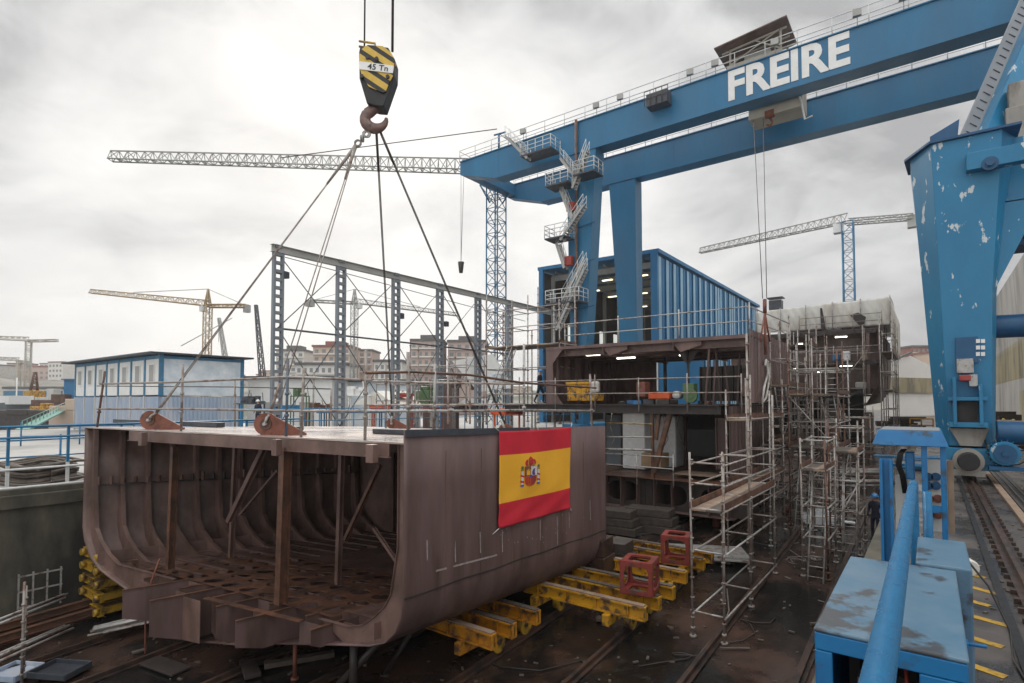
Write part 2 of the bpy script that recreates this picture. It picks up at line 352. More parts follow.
# ================================================================ SETTING
def sheet(name, pts, m, z=None):
    mb = MB(); mb.add([(p[0], p[1], p[2] if len(p) > 2 else z) for p in pts], [tuple(range(len(pts)))]); return T(name, mb, m, None, None, kind=None) if False else tag(mb.build(name, m), kind='structure')
XL, XR = -21.5, -.9
mb = MB()                                                 # slipway floor, rising away from the water
ye = (QR-SL0)/SLG
n = 60
g = [[None]*(n+1) for _ in range(n+1)]
for i in range(n+1):
    for j in range(n+1):
        x = XL+(XR-XL)*i/n; y = -14+(ye+14)*j/n; g[i][j] = (x, y, SL0+SLG*y+.015*math.sin(x*3.1+y*1.3)*math.sin(y*2.2-x))
vs = [p for r_ in g for p in r_]; mb.add(vs, [(i*(n+1)+j, (i+1)*(n+1)+j, (i+1)*(n+1)+j+1, i*(n+1)+j+1) for i in range(n) for j in range(n)])
tag(mb.build('slipway', M['slip']), kind='structure')
sheet('ground', [(XL-60,ye,QR-.01),(900,ye,QR-.01),(900,1400,QR-.01),(-60,1400,QR-.01),(-60,300,QR-.01),(-90,180,QR-.01),(XL-60,120,QR-.01)], M['pave'])
sheet('quay_right', [(XR,-30,QR),(60,-30,QR),(60,ye,QR),(XR,ye,QR)], M['pave'])
sheet('quay_left', [(-66,-30,QL),(XL-.5,-30,QL),(XL-.5,110,QL),(-66,110,QL)], M['concrete'])
sheet('water', [(-3000,-600,-5.4),(-66.4,-600,-5.4),(-66.4,3500,-5.4),(-3000,3500,-5.4)], M['water'])
mb = MB(); mb.bx(XL-.5, XL, -30, 110, -9, QL+.02); mb.bx(XL, XL+.12, -30, 60, -3.15, -2.75)
tag(mb.build('quay_wall', M['wall'], bev=.03), 'dark stained concrete slipway wall under the blue and white railing', 'quay wall')
mb = MB(); mb.bx(XR-.3, XR, -30, ye, -9, QR+.06)
tag(mb.build('quay_wall', M['wall']), 'low concrete slipway wall beside the blue machinery box', 'quay wall')
mb = MB(); mb.bx(-66.5, -66, -30, 110, -9, QL+.02)
tag(mb.build('quay_wall', M['wall']), 'far quay wall along the harbour basin behind the two storey container offices', 'quay wall')
# far shore terrain: hills with the town
def hill_h(az, r):
    # az in degrees to the left of the view axis
    a = 16*math.exp(-((az-38)/16)**2)+12*math.exp(-((az-12)/14)**2)+24*math.exp(-((az+37)/9)**2)+9
    return a*(min(1, max(0, (r-260)/330)))**.8+2.2*math.sin(az*1.7+r*.01)*min(1, max(0, (r-260)/200))
def polar(az, r): a = YAW+R(az); return V((-math.sin(a)*r, math.cos(a)*r, 0))
mb = MB(); vs = []; na, nr = 90, 14
for i in range(na+1):
    for j in range(nr+1):
        az = 62-125*i/na; r = 230+60*j+(400 if j == nr else 0); p = polar(az, r); vs.append((p.x, p.y, QR+(-3 if j == 0 else .3)+max(0, hill_h(az, r))))
mb.add(vs, [(i*(nr+1)+j, i*(nr+1)+j+1, (i+1)*(nr+1)+j+1, (i+1)*(nr+1)+j) for i in range(na) for j in range(nr)], 0, True)
tag(mb.build('hills', M['hill']), kind='structure')
# slipway rails
rl = ['first rail on the slipway floor from the right quay wall', 'rail running under the stepped scaffold tower beside the ship block', 'rail passing just right of the yellow trolleys', 'rail under the yellow trolley wheels', 'rail under the flagged ship block, right of its keel', 'rail below the keel of the flagged ship block', 'rail left of the keel of the flagged ship block', 'rail nearest the left concrete wall at the bottom left']
for x, l in zip((-2.4, -4.42, -6.5, -8.6, -11.2, -13.3, -15.9, -18.2), rl):
    mb = MB()
    for o in (0,): mb.beam((x, -13, floor_z(-13)+.08), (x, ye, QR+.07), .09, .14); mb.beam((x, -13, floor_z(-13)+.035), (x, ye, QR+.025), .26, .03)
    T('slipway_rail', mb, M['rail_rust'], l, 'rail', 'rails on the slipway floor')
# litter of timber and plates on the slip floor
spots = [((605,622),'small brown timber offcut lying by the yellow trolley wheel',.45,.25,.09,20),((165,668),'flat rusty plate lying on the floor at the bottom left',1.3,.5,.05,10),((300,663),'loose timber lying on the floor under the ship block',1.6,.2,.12,60),((250,672),'dark steel offcut on the floor left of the round props',.9,.35,.1,-20),((735,650),'thin broken slat on the floor near the scaffold foot',.7,.06,.03,35),((852,522),'brown plank lying across the floor beside the man in the slipway',1.9,.22,.08,75),((868,516),'second brown plank against the quay wall beyond the man in the slipway',1.7,.2,.08,60),((822,655),'short rusty bar on the floor left of the blue box',.5,.08,.06,10)]
for (p, l, a, b, c, rz) in spots:
    q = PF(*p); mb = MB(); mb.box((q.x, q.y, q.z+c/2+.03), (a, b, c), R(rz)); T('timber_offcut', mb, M['dark_steel' if 'plate' in l or 'steel' in l else 'wood_wet'], l, 'offcut', bev=.01)
mb = MB()
for k in range(1400):
    x = random.uniform(XL+.2, XR-.3); y = random.uniform(2, 45); z = floor_z(y); s = random.uniform(.015, .06)*(1.6 if random.random() < .1 else 1)
    mb.box((x, y, z+s*.3), (s*random.uniform(1, 3), s, s*.6), random.uniform(0, 3))
for k in range(700):
    x = random.uniform(-.8, 6); y = random.uniform(3, 45); s = random.uniform(.015, .05); mb.box((x, y, QR+s*.3), (s*2, s, s*.6), random.uniform(0, 3))
T('debris', mb, M['wood_wet'], 'scattered grit and scrap on the yard floor', 'debris').__setitem__('kind', 'stuff')
# ================================================================ GANTRY CRANE
Y1, Y2, ZB, ZT = 42.4, 50.5, 21.85, 24.62
gc = thing('gantry_crane', 'huge blue gantry crane with white lettering spanning the slipway', 'gantry crane', (-11, 46, QR))
xl = -38.3; xr = 12
for (yy, nm) in ((Y1, 'front'), (Y2, 'rear')):
    mb = MB(); sec = [(xl,ZT-.08),(xl,ZT-1.35),(xl+4.6,ZB),(xr,ZB),(xr,ZT-.08)]; mb.prism([(x,yy,z) for x,z in sec], (0,1.3,0)); mb.bx(xl-.02, xr, yy-.12, yy+1.42, ZT-.08, ZT); mb.bx(xl+4.6, xr, yy-.08, yy+1.38, ZB-.06, ZB)
    for k_ in range(16): x_ = xl+5+k_*2.9; mb.bx(x_, x_+.03, yy-.012, yy, ZB, ZT-.08)
    bo = mb.build('girder', M['crane_blue'], gc); bo['label'] = 'front girder of the crane with the white letters' if yy == Y1 else 'rear girder of the crane'
    mb = MB(); mb.rail([(xl, yy-.1, ZT), (xr, yy-.1, ZT)], 1.1, 2.1, .035, (.5,)); mb.build('handrail', M['white_rail'], gc)
    mb = MB(); mb.rail([(xl, yy+1.4, ZT), (xr, yy+1.4, ZT)], 1.1, 2.1, .035, (.5,)); mb.build('handrail', M['white_rail'], gc)
    mb = MB(); mb.bx(xl, xr, yy+.5, yy+.62, ZT, ZT+.12); mb.build('trolley_rail', M['rust'], gc)
# tapered end tie between the two girders
mb = MB(); mb.bx(xl+.02, xl+1.1, Y1+1.301, Y2-.001, ZT-1.35, ZT-.1)
mb.build('end_tie', M['crane_blue'], gc)
mb = MB(); mb.rail([(xl-.1, Y1, ZT), (xl-.1, Y2+1.3, ZT)], 1.1, 2, .035); mb.build('handrail', M['white_rail'], gc)
p1, p2 = PY(728, 97, Y1-.13), PY(851, 97, Y1-.13)
zt_ = PY(737, 68, Y1-.13).z; zb_ = PY(737, 98, Y1-.13).z
text_mesh('lettering', 'FREIRE', M['white'], gc, (p1.x, Y1-.02, zb_), (1,0,0), Z, p2.x-p1.x, zt_-zb_, .02, .035)
# left legs
def leg(y0, wy, pxs, nm, top):
    # pxs: left/right columns at top and bottom, measured on the plane of the leg
    a, b, c, d = [PY(*q, y0) for q in pxs]
    mb = MB(); z0 = QL; zt = top
    def ext(p, q, z): t = (z-p.z)/(q.z-p.z); return p.x+(q.x-p.x)*t
    L0, L1, R0, R1 = ext(a, c, z0), ext(a, c, zt), ext(b, d, z0), ext(b, d, zt)
    mb.loft([[(L0, y0, z0), (R0, y0, z0), (R0, y0+wy, z0), (L0, y0+wy, z0)], [(L1, y0, zt), (R1, y0, zt), (R1, y0+wy*1.2, zt), (L1, y0+wy*1.2, zt)]])
    o = mb.build('leg', M['crane_blue'], gc, bev=.02); o['label'] = nm; return L0, R0, L1, R1
l1 = leg(Y1+.0, 1.3, ((567,190),(594,185),(570,330),(587,330)), 'front left leg of the crane, carrying the stairs', ZB-.06)
l2 = leg(Y2+.0, 1.3, ((609,185),(635,178),(619,330),(637,330)), 'rear left leg of the crane', ZB-.06)
mb = MB(); mb.bx(l1[0]-.4, l1[1]+.4, Y1-1, Y2+3, QL+.02, QL+.6); mb.build('sill_beam', M['crane_blue'], gc)
# stairs up the front left leg
def pl(x0, y0, x1, zz, d=1.7):
    a = PY(x0, y0, Y1-.9); b = PY(x1, y0, Y1-.9); z = zz if zz else a.z; return a.x, b.x, z
plats = []
for (x0, x1, y) in ((551, 584, 305), (550, 570, 241), (551, 573, 189), (578, 599, 178), (526, 556, 159)):
    a = PY(x0, y, Y1-.9); b = PY(x1, y, Y1-.9); plats.append((a.x, b.x, a.z))
for (a, b, z) in plats:
    mb = MB(); mb.bx(a, b, Y1-1.8, Y1-.16, z-.12, z); mb.build('platform', M['slate'], gc)
    mb = MB(); mb.rail([(a, Y1-.2, z), (a, Y1-1.78, z), (b, Y1-1.78, z), (b, Y1-.2, z)], 1.1, .9, .035, (.33, .66)); mb.build('handrail', M['white_rail'], gc)
def flight(p, q):
    p, q = V(p), V(q); o = V((0, .6, 0)); mb = MB(); n = int((q-p).length/.28)
    for k in (0, 1): mb.beam(p+o*k, q+o*k, .05, .22)
    for i in range(n): c = p.lerp(q, (i+.5)/n); mb.bx(c.x-.12, c.x+.12, c.y, c.y+.6, c.z-.015, c.z+.015)
    f = mb.build('stair_flight', M['crane_grey'], gc)
    mb = MB()
    for k in (0, 1):
        for h in (.5, .95): mb.tube(p+o*k+Z*h, q+o*k+Z*h, .026, 6)
        for i in range(5): c = p.lerp(q, i/4)+o*k; mb.tube(c, c+Z*.95, .022, 6)
    g = mb.build('stair_rail', M['white_rail'], f); 
def F2(x0, y0, x1, y1, yy): a, b = PY(x0, y0, yy), PY(x1, y1, yy); flight(a, b)
F2(556, 330, 584, 268, Y1-1.7); F2(564, 268, 556, 243, Y1-1.0); F2(562, 300, 583, 262, Y1-.95)
F2(560, 240, 583, 205, Y1-1.7); F2(571, 218, 560, 190, Y1-1.0); F2(572, 188, 586, 150, Y1-1.6); F2(560, 158, 574, 176, Y1-1.0); F2(527, 158, 505, 136, Y1-1.7)
for (x, y) in ((571, 207), (569, 261)):
    c = PY(x, y, Y1-.5); mb = MB(); mb.box(c, (.7, .5, .8)); mb.build('cabinet', M['red'], gc, bev=.03)
a, b = PY(576, 330, Y1-.25), PY(576, 120, Y1-.25); mb = MB(); mb.tube((b.x, Y1-.25, QL+1), (b.x, Y1-.25, b.z), .13, 8, mi=0); mb.build('conduit', M['rust'], gc)
for (x, y) in ((588, 225), (588, 262), (588, 308)):
    c = PY(x, y, Y1-.2); mb = MB(); mb.beam((c.x-1.7, Y1-.12, c.z-.1), (c.x+.6, Y1-.12, c.z+.2), .06, .06); mb.build('bracket', M['dark_blue'], gc)
# end mast + lights on the girder
c = PY(497, 150, Y1); mb = MB(); mb.tube((c.x, Y1+.3, ZT), (c.x, Y1+.3, ZT+1.7), .1, 8); mb.beam((c.x-.6, Y1+.3, ZT+1.7), (c.x+.8, Y1+.3, ZT+1.6), .12, .12); mb.beam((c.x, Y1+.3, ZT+1.7), (c.x+1.8, Y1+.3, ZT+.1), .06, .06)
mb.build('end_bracket', M['dark_blue'], gc)
for px_ in (523, 596, 620, 690, 715, 775, 858, 905):
    c = PY(px_, 60, Y1-.2); mb = MB(); mb.box((c.x, Y1-.25, ZT+.75), (.5, .25, .45), .2); mb.tube((c.x, Y1-.12, ZT), (c.x, Y1-.12, ZT+.6), .03, 6); mb.build('floodlight', M['crane_grey'], gc)
a, b = PY(649, 105, Y1-.5), PY(670, 105, Y1-.5); mb = MB(); mb.bx(a.x, b.x, Y1-1.1, Y1-.14, b.z+.1, b.z+1.1); cbx = mb.build('equipment_box', M['slate'], gc, bev=.03)
mb = MB(); mb.rail([(a.x-.1, Y1-1.2, b.z+.1), (b.x+.1, Y1-1.2, b.z+.1)], 1.2, .5, .03); mb.build('guard', M['dark_steel'], cbx)
# trolley with canopy, cabin and ropes
tr = thing('crane_trolley', 'rusty cream hoist trolley with pitched canopy riding on the gantry beams', 'trolley', (-12, 46, ZT+.13))
a, b = PY(724, 60, Y1+.3).x, PY(785, 60, Y1+.3).x
mb = MB(); mb.bx(a+.2, b-.2, Y1+.3, Y2+.9, ZT+.14, ZT+.5); mb.build('chassis', M['crane_cream'], tr)
mb = MB(); c1, c2 = ZT+1.7, ZT+2.05
for (x, y, z) in ((a+.4, Y1+.5, c1+.15), (b-.3, Y1+.5, c2), (a+.4, Y1+3, c1+.1), (b-.3, Y1+3, c2)): mb.tube((x, y, ZT+.5), (x, y, z), .09, 6)
mb.beam((a+.4, Y1+.5, ZT+.6), (b-.3, Y1+.5, c2), .08, .08); mb.beam((b-.3, Y1+.5, ZT+.6), ((a+b)/2, Y1+.5, (c1+c2)/2), .08, .08)
for y in (Y1+.5, Y1+1.7, Y1+3): mb.beam((a-.2, y, c1-.05), (b+.1, y, c2-.05), .1, .12)
mb.build('canopy_frame', M['crane_cream'], tr)
mb = MB(); mb.loft([[(a-.5, Y1-.5, c1), (a-.5, Y1+3.3, c1), (a-.5, Y1+3.3, c1+.08), (a-.5, Y1-.5, c1+.08)], [(b+.3, Y1-.5, c2+.1), (b+.3, Y1+3.3, c2+.1), (b+.3, Y1+3.3, c2+.18), (b+.3, Y1-.5, c2+.18)]]); mb.build('canopy', M['primer_in'], tr)
mb = MB(); mb.box(((a+b)/2, Y1+2.5, ZT+1), (1.8, 2.4, .9)); mb.tube(((a+b)/2-1.5, Y1+2, ZT+1), ((a+b)/2-1.5, Y1+4.5, ZT+1), .5, 16); mb.build('winch', M['crane_grey'], tr, bev=.04)
a2, b2 = PY(752, 100, Y1+3).x, PY(805, 100, Y1+3).x
mb = MB(); mb.bx(a2, b2, Y1+1.8, Y1+3.8, ZB-.6, ZB+1.2); mb.build('cab', M['crane_cream'], tr, bev=.08)
mb = MB(); mb.bx(a2+.3, b2-.5, Y1+1.77, Y1+1.79, ZB+.2, ZB+.95); mb.build('window', M['glass'], tr)
cx = PY(770, 108, Y1+2).x
mb = MB(); mb.tube((cx, Y1+2, ZB-.2), (cx, Y1+2, ZB-.8), .12, 8); mb.path([(cx, Y1+2, ZB-.8), (cx+.15, Y1+2, ZB-1.1), (cx, Y1+2, ZB-1.4), (cx-.25, Y1+2, ZB-1.2)], .09); mb.tube((cx-.3, Y1+1.9, ZB-.5), (cx+.3, Y1+1.9, ZB-.5), .3, 12); mb.build('auxiliary_hook', M['rust_red'], tr)
cx = PY(798, 95, Y1-.2).x; mb = MB(); mb.path([(cx-.3, Y1+1.7, ZB+.4), (cx-.1, Y1+1.7, ZB-.4), (cx+.1, Y1+1.7, ZB-1.7), (cx+.6, Y1+1.7, ZB-1.6)], .07); mb.build('drip_pipe', M['white_rail'], tr)
lp = PX(765, 318, -7.2)
for d in (-.35, .35):
    mb = MB(); mb.tube((lp.x+d*.3, lp.y, lp.z+1.1), (PY(758, 100, Y1+2.5).x+d, Y1+2.5, ZB), .022, 5); 
    T('hoist_rope', mb, M['dark_steel'], 'thin hoist rope, %s of the pair between trolley and brown plate' % ('left' if d < 0 else 'right'), 'rope')
# right support: near leg, portal, strut, ballast, wheels
rs = thing('crane_support', 'massive chipped blue crane leg on its rail with motor and ballast', 'crane leg', (1.3, 31, QR))
mb = MB()
def ringz(pts, z): return [(x, y, z) for x, y in pts]
bot = [(.22,31.2),(.62,30.3),(2.0,30.3),(2.15,31),(2.15,32.6),(.3,32.6)]
mid = [(-.14,31.4),(.45,30.25),(2.15,30.25),(2.35,31.2),(2.35,33),(-.1,33)]
top = [(-.52,31.7),(.25,30.2),(2.6,30.2),(3.1,31.4),(3.1,33.6),(-.55,33.6)]
ztop = PD(936,143,23.9).z
mb.loft([ringz(bot, -1.9), ringz(mid, 4.6), ringz(top, ztop)]); mb.build('leg', M['leg_blue'], rs, bev=.02)
mb = MB(); mb.prism([(-.75,31.7,ztop),(.18,30.05,ztop),(3.2,30.05,ztop),(3.2,33.7,ztop),(-.65,33.7,ztop)], (0,0,.1)); mb.build('cap_plate', M['dark_blue'], rs)
mb = MB(); mb.bx(2.3, 12, 31.2, 33.3, 8.3, ztop-.1); mb.build('portal_beam', M['leg_blue'], rs, bev=.02)
mb = MB(); mb.prism([(2.2,30.9,8.35),(3.9,30.9,8.35),(2.15,30.9,4.4)], (0,.15,0)); mb.prism([(2.2,30.9,8.3),(12,30.9,8.3),(12,30.9,8.42),(2.2,30.9,8.42)], (0,1,0)); mb.build('gusset', M['leg_blue'], rs)
mb = MB(); a, b = PY(966,164,30.0), PY(1040,150,30.0); mb.beam(a, b, .5, .72); o = mb.build('bracket_arm', M['leg_blue'], rs, bev=.02)
mb = MB(); c = PY(990,163,29.7); mb.tube(c, c+V((0,.2,0)), .28, 16); mb.tube(c-V((0,.12,0)), c, .15, 6); mb.build('bolt', M['dark_blue'], o)
# inclined strut and its ladder plate
mb = MB(); a, b = PD(979,150,25.6), PD(1062,-40,29.4); mb.beam(a, b, .80, 1.1, up=_h); mb.build('strut', M['leg_blue'], rs, bev=.02)
mb = MB(); a, b = PD(963,146,25.0), PD(1043,-38,28.9); mb.beam(a, b, .62, .12, up=_h); st = mb.build('climbing_plate', M['ship_grey'], rs)
mb = MB(); n = 26
for i in range(n): c = a.lerp(b, (i+.5)/n)-_h*.075; mb.beam(c-_r*.16+Z*.08, c+_r*.16-Z*.08, .05, .03)
mb.build('rung', M['slate'], st)['kind'] = 'stuff'
mb = MB(); a = PD(944,137,24.5); mb.prism([a+V((-.5,0,-.5)), a+V((.45,0,-.35)), a+V((.55,0,.65)), a+V((-.5,0,.15))], (0,.9,0)); mb.build('cover', M['dark_blue'], rs)
for i, (x, y, wz) in enumerate(((1022, 93, 1.3), (1019, 118, 1.25), (1016, 143, .95))):
    mb = MB(); c = PD(x, y, 24.9); mb.bx(c.x-.45, c.x+4, c.y, c.y+2.5, c.z-.62, c.z+.6); mb.build('ballast_block', M['ballast'], rs, bev=.05)
mb = MB(); a = PD(1003,238,25.5); mb.bx(a.x, a.x+5, a.y, a.y+1.5, a.z, a.z+1.6); mb.build('ballast_tray', M['rust'], rs)
mb = MB(); a = PD(1003,243,25.4); mb.bx(a.x-.2, a.x+5, a.y-.2, a.y+1.6, a.z-.25, a.z-.0); mb.build('tray_beam', M['dark_blue'], rs)
# wheel yoke
mb = MB(); q = lambda x, y: PY(x, y, 29.9)
a, b = q(952, 378), q(983, 425)
mb.bx(a.x, a.x+.12, 29.5, 30.4, b.z, a.z); mb.bx(b.x-.12, b.x, 29.5, 30.4, b.z, a.z-.3); mb.bx(a.x-.15, b.x+.15, 29.55, 30.35, q(960,399).z-.07, q(960,399).z+.07); mb.bx(a.x-.15, b.x+.15, 29.55, 30.35, b.z-.1, b.z+.1)
mb.build('yoke', M['leg_blue'], rs, bev=.015)
mb = MB(); mb.bx(a.x+.13, b.x-.13, 30.2, 30.28, b.z+.1, q(960,399).z-.07); mb.build('yoke_recess', M['dark_steel'], rs)
mb = MB(); a, b = q(949, 425), q(990, 447); mb.prism([(a.x,29.9,a.z-.12),(b.x,29.9,a.z-.12),(b.x-.25,29.9,b.z),(a.x+.35,29.9,b.z)], (0,2.4,0)); mb.build('bogie_frame', M['ballast'], rs, bev=.02)
mb = MB(); a, b = q(944, 447), q(1000, 472); mb.bx(a.x, b.x, 29.9, 33.5, b.z, a.z-.01); mb.build('bogie', M['leg_blue'], rs, bev=.02)
mb = MB(); a = PY(969, 462, 29.2); mb.tube(a, a+V((0,.7,0)), .36, 20); bf = mb.build('buffer', M['black'], rs, bev=.03)
mb = MB(); mb.ring(a+V((0,.5,0)), (0,1,0), .52, .37, .25, 20); mb.bx(a.x-.52, a.x+.52, a.y+.38, a.y+.62, a.z-.6, a.z-.36); mb.build('buffer_housing', M['ballast'], bf)
for y in (30.6, 32.4):
    mb = MB(); mb.tube((1.15,y,QR+.38),(1.45,y,QR+.38),.34,24); mb.ring((1.3,y,QR+.38),(1,0,0),.40,.3,.05); mb.build('wheel', M['dark_steel'], rs)
mb = MB(); a = PY(1007, 455, 29.3); mb.tube(a+V((-.05,0,.05)), a+V((-.05,1.0,.05)), .47, 20)
for i in range(18):
    t = i*math.pi/9; d = V((math.cos(t), 0, math.sin(t))); mb.beam(a+V((-.05,.08,.05))+d*.5, a+V((-.05,.9,.05))+d*.5, .025, .09, up=d)
mo = mb.build('motor', M['leg_blue'], rs, bev=.01)
mb = MB(); c = a+V((-.05,-.14,.05)); mb.tube(c, c+V((0,.14,0)), .36, 20); mb.tube(c-V((0,.05,0)), c, .12, 10); mb.build('fan_cover', M['dark_blue'], mo)
mb = MB(); mb.bx(a.x-.55, a.x+.8, a.y-.05, a.y+1.2, a.z-.62, a.z-.47); mb.build('motor_mount', M['dark_blue'], mo)
mb = MB(); c = a+V((-.25,.5,.85)); mb.tube(c, c+V((1.2,0,0)), .45, 18); mb.build('gearbox', M['dark_blue'], rs, bev=.03)
mb = MB(); a = PD(990,327,24.5); mb.tube(a, a+V((1.7,.3,0)), .5, 20); mb.bx(a.x-.3,a.x,a.y-.4,a.y+.7,a.z-.7,a.z+.7); mb.build('cable_drum', M['dark_blue'], rs, bev=.03)
mb = MB(); a = PY(965,366,30.1); mb.box(a, (.55,.25,.6)); mb.box(a+V((.25,-.02,-.62)), (.28,.2,.5)); mb.build('junction_box', M['galv'], rs, bev=.02)
mb = MB(); mb.box(PY(965,378,30.05), (.4,.2,.25)); mb.build('warning_lamp', M['red'], rs, bev=.04)
a, b = PY(960, 342, 30.2), PY(972, 356, 30.2)
for i in range(3):
    for j in range(2): c = PY(978+5*j, 341+6.5*i, 30.17); mb = MB(); mb.box(c, (.13,.02,.16)); mb.build('notice_sheet', M['white'], rs)
mb = MB(); c = PY(967,350,30.2); mb.box(c, (.75,.04,1.1)); mb.build('door_plate', M['dark_blue'], rs, bev=.01)
mb = MB(); c0 = PY(985,440,29.8); mb.path([c0, c0+V((.1,-.3,-.6)), c0+V((.5,-.3,-1.0)), c0+V((1,-.2,-.9)), c0+V((1.3,0,-.7))], .03); mb.build('cable', M['black'], rs)
# crane rail on the right quay and its cable channel
def strip(name, x0, x1, y0, y1, z0, z1, m, lab, cat): mb = MB(); mb.bx(x0, x1, y0, y1, z0, z1); return T(name, mb, m, lab, cat)
cr_ = thing('crane_rail', 'rusty crane rail with clips running up to the blue crane leg', 'rail', (1.3, 20, QR))
mb = MB(); mb.bx(1.26, 1.34, 2, 60, QR+.05, QR+.17); mb.bx(1.15, 1.45, 2, 60, QR+.004, QR+.05); mb.build('rail', M['rail_rust'], cr_)
mb = MB()
for i in range(80):
    y = 5+i*.55; w_ = random.uniform(.07,.12); mb.bx(1.06, 1.145, y, y+w_, QR+.004, QR+.08); mb.bx(1.455, 1.54, y+.02, y+w_, QR+.004, QR+.08)
mb.build('rail_clip', M['rail_rust'], cr_).__setitem__('kind', 'stuff')
mb = MB(); mb.bx(.85, .97, 2, 60, QR+.004, QR+.05); mb.build('edge_plate', M['black'], cr_)
mb = MB(); mb.bx(1.95, 2.15, 2, 60, QR+.004, QR+.10); T('channel_edge', mb, M['wood'], 'pale brown raised edge beside the crane rail', 'channel edge', bev=.01)
mb = MB(); mb.bx(2.2, 2.75, 2, 60, QR+.004, QR+.02); mb.m = [0]*len(mb.f); mb.bx(2.2, 2.28, 2, 60, QR+.02, QR+.07, 1); mb.bx(2.4,2.46,2,60,QR+.02,QR+.05,1); mb.bx(2.6,2.66,2,60,QR+.02,QR+.05,1)
T('cable_channel', mb, [M['black'], M['grate']], 'dark slotted cable channel between pale edge and ribbed grating', 'cable channel')
gt = thing('floor_grating', 'ribbed grey metal grating at the right edge', 'grating', (4, 14, QR))
mb = MB()
for i in range(24): x = 2.8+i*.12; mb.bx(x, x+.075, 4, 29, QR+.02, QR+.07)
mb.bx(2.78, 5.7, 4, 29, QR+.004, QR+.018); mb.build('grating_bars', M['grate'], gt)
for i, (xa, ya, xb, yb_) in enumerate(((960,661,1006,677),(960,634,1003,647),(958,612,1016,628),(957,597,990,606),(957,583,1001,595),(957,571,986,578),(957,561,980,566))):
    mb = MB(); a, b = PZ(xa, ya, QR+.006), PZ(xb, yb_, QR+.006); mb.beam(a, b, .15, .004)
    T('floor_marking', mb, M['yellow2'], ('nearest','second','third','fourth','fifth','sixth','farthest')[i]+' yellow stripe painted beside the crane rail', 'painted stripe', 'yellow stripes on the quay')
# ================================================================ HALL
hx = -23.5; hy = 57.0; ztop = PY(657, 252, hy).z; hx = PY(657, 252, hy).x; hl = PY(541, 270, hy).x
hb = thing('shipyard_hall', 'large blue and pale striped hall with open front and lit ceiling', 'hall', (hx-7, hy+20, QR))
zl = PY(541, 270, hy).z
mb = MB(); Ly = 44
k = 0
for i in range(int(Ly/1.1)):
    y = hy+i*1.1; mi = 0 if i % 2 else 1
    if random.random() < .25: mi = 1
    mb.bx(hx-.1, hx+(.05 if mi else 0), y, y+1.1, QR, ztop-.35, mi)
    mb.bx(hx, hx+.12, y, y+.12, QR, ztop-.35, 0)
mb.build('side_wall', [M['hall_blue'], M['hall_light']], hb)
mb = MB(); mb.bx(hl, hl+.2, hy, hy+Ly, QR, zl-.3); mb.build('left_wall', M['hall_dark'], hb)
mb = MB()
mb.loft([[(hl-.3, hy-.3, zl-.1), (hx+.3, hy-.3, ztop-.1), (hx+.3, hy-.3, ztop+.3), (hl-.3, hy-.3, zl+.3)], [(hl-.3, hy+Ly, zl-.1), (hx+.3, hy+Ly, ztop-.1), (hx+.3, hy+Ly, ztop+.3), (hl-.3, hy+Ly, zl+.3)]]); mb.build('roof', M['hall_blue'], hb)
mb = MB(); mb.bx(hx-.6, hx+.14, hy-.35, hy-.02, QR, ztop-.1); mb.bx(hl-.1, hl+.5, hy-.35, hy-.02, QR, zl-.1); mb.build('corner_post', M['hall_blue'], hb)
for i in range(9):
    y = hy+2+i*4.6; mb = MB(); mb.ibeam((hl+.3, y, zl-.8), (hx-.2, y, ztop-.8), .3, .7); mb.bx(hl+.3, hl+.7, y-.2, y+.2, QR, zl-.6); mb.build('roof_truss', M['crane_grey'], hb)
for i in range(6):
    x = hl+1.5+i*2.2
    mb = MB(); mb.beam((x, hy+1, zl-.3+(x-hl)/(hx-hl)*(ztop-zl)), (x, hy+Ly-1, zl-.3+(x-hl)/(hx-hl)*(ztop-zl)), .15, .2); mb.build('purlin', M['crane_grey'], hb)
for i in range(7):
    for j in range(3):
        x = hl+2.5+j*4.5; y = hy+4+i*5.2; mb = MB(); mb.box((x, y, zl-1.4+(x-hl)/(hx-hl)*(ztop-zl)), (1.3, .35, .1)); mb.build('ceiling_lamp', M['warmlamp'], hb)
mb = MB(); mb.bx(hl+.2, hx-.2, hy+Ly-1, hy+Ly-.8, QR, ztop-.4); mb.build('back_wall', M['hall_dark'], hb)
for j in range(2):
    for i in range(9):
        mb = MB(); x = hl+1.0+i*1.5; mb.bx(x, x+.85, hy+Ly-1.05, hy+Ly-1.01, 6.6-j*5.2, 10.6-j*5.2); mb.build('window_strip', M['daylit'], hb)
mb = MB()
for i in range(8): y = hy+6+i*4.4; mb.bx(hl+.2, hl+.25, y, y+1.6, 4, 10)
mb.build('side_window', M['daylit'], hb)
mb = MB(); a, b = PY(639, 358, hy-.8), PY(658, 385, hy-.8); mb.bx(a.x, b.x, hy-.8, hy-.7, b.z-.6, a.z); mb.build('sliding_door', M['white'], hb)
mb = MB(); a, b = PY(622, 385, hy-.6), PY(702, 340, hy-.6); mb.bx(a.x, b.x, hy-.62, hy-.4, QR, b.z); mb.build('low_panel', M['hall_blue'], hb)
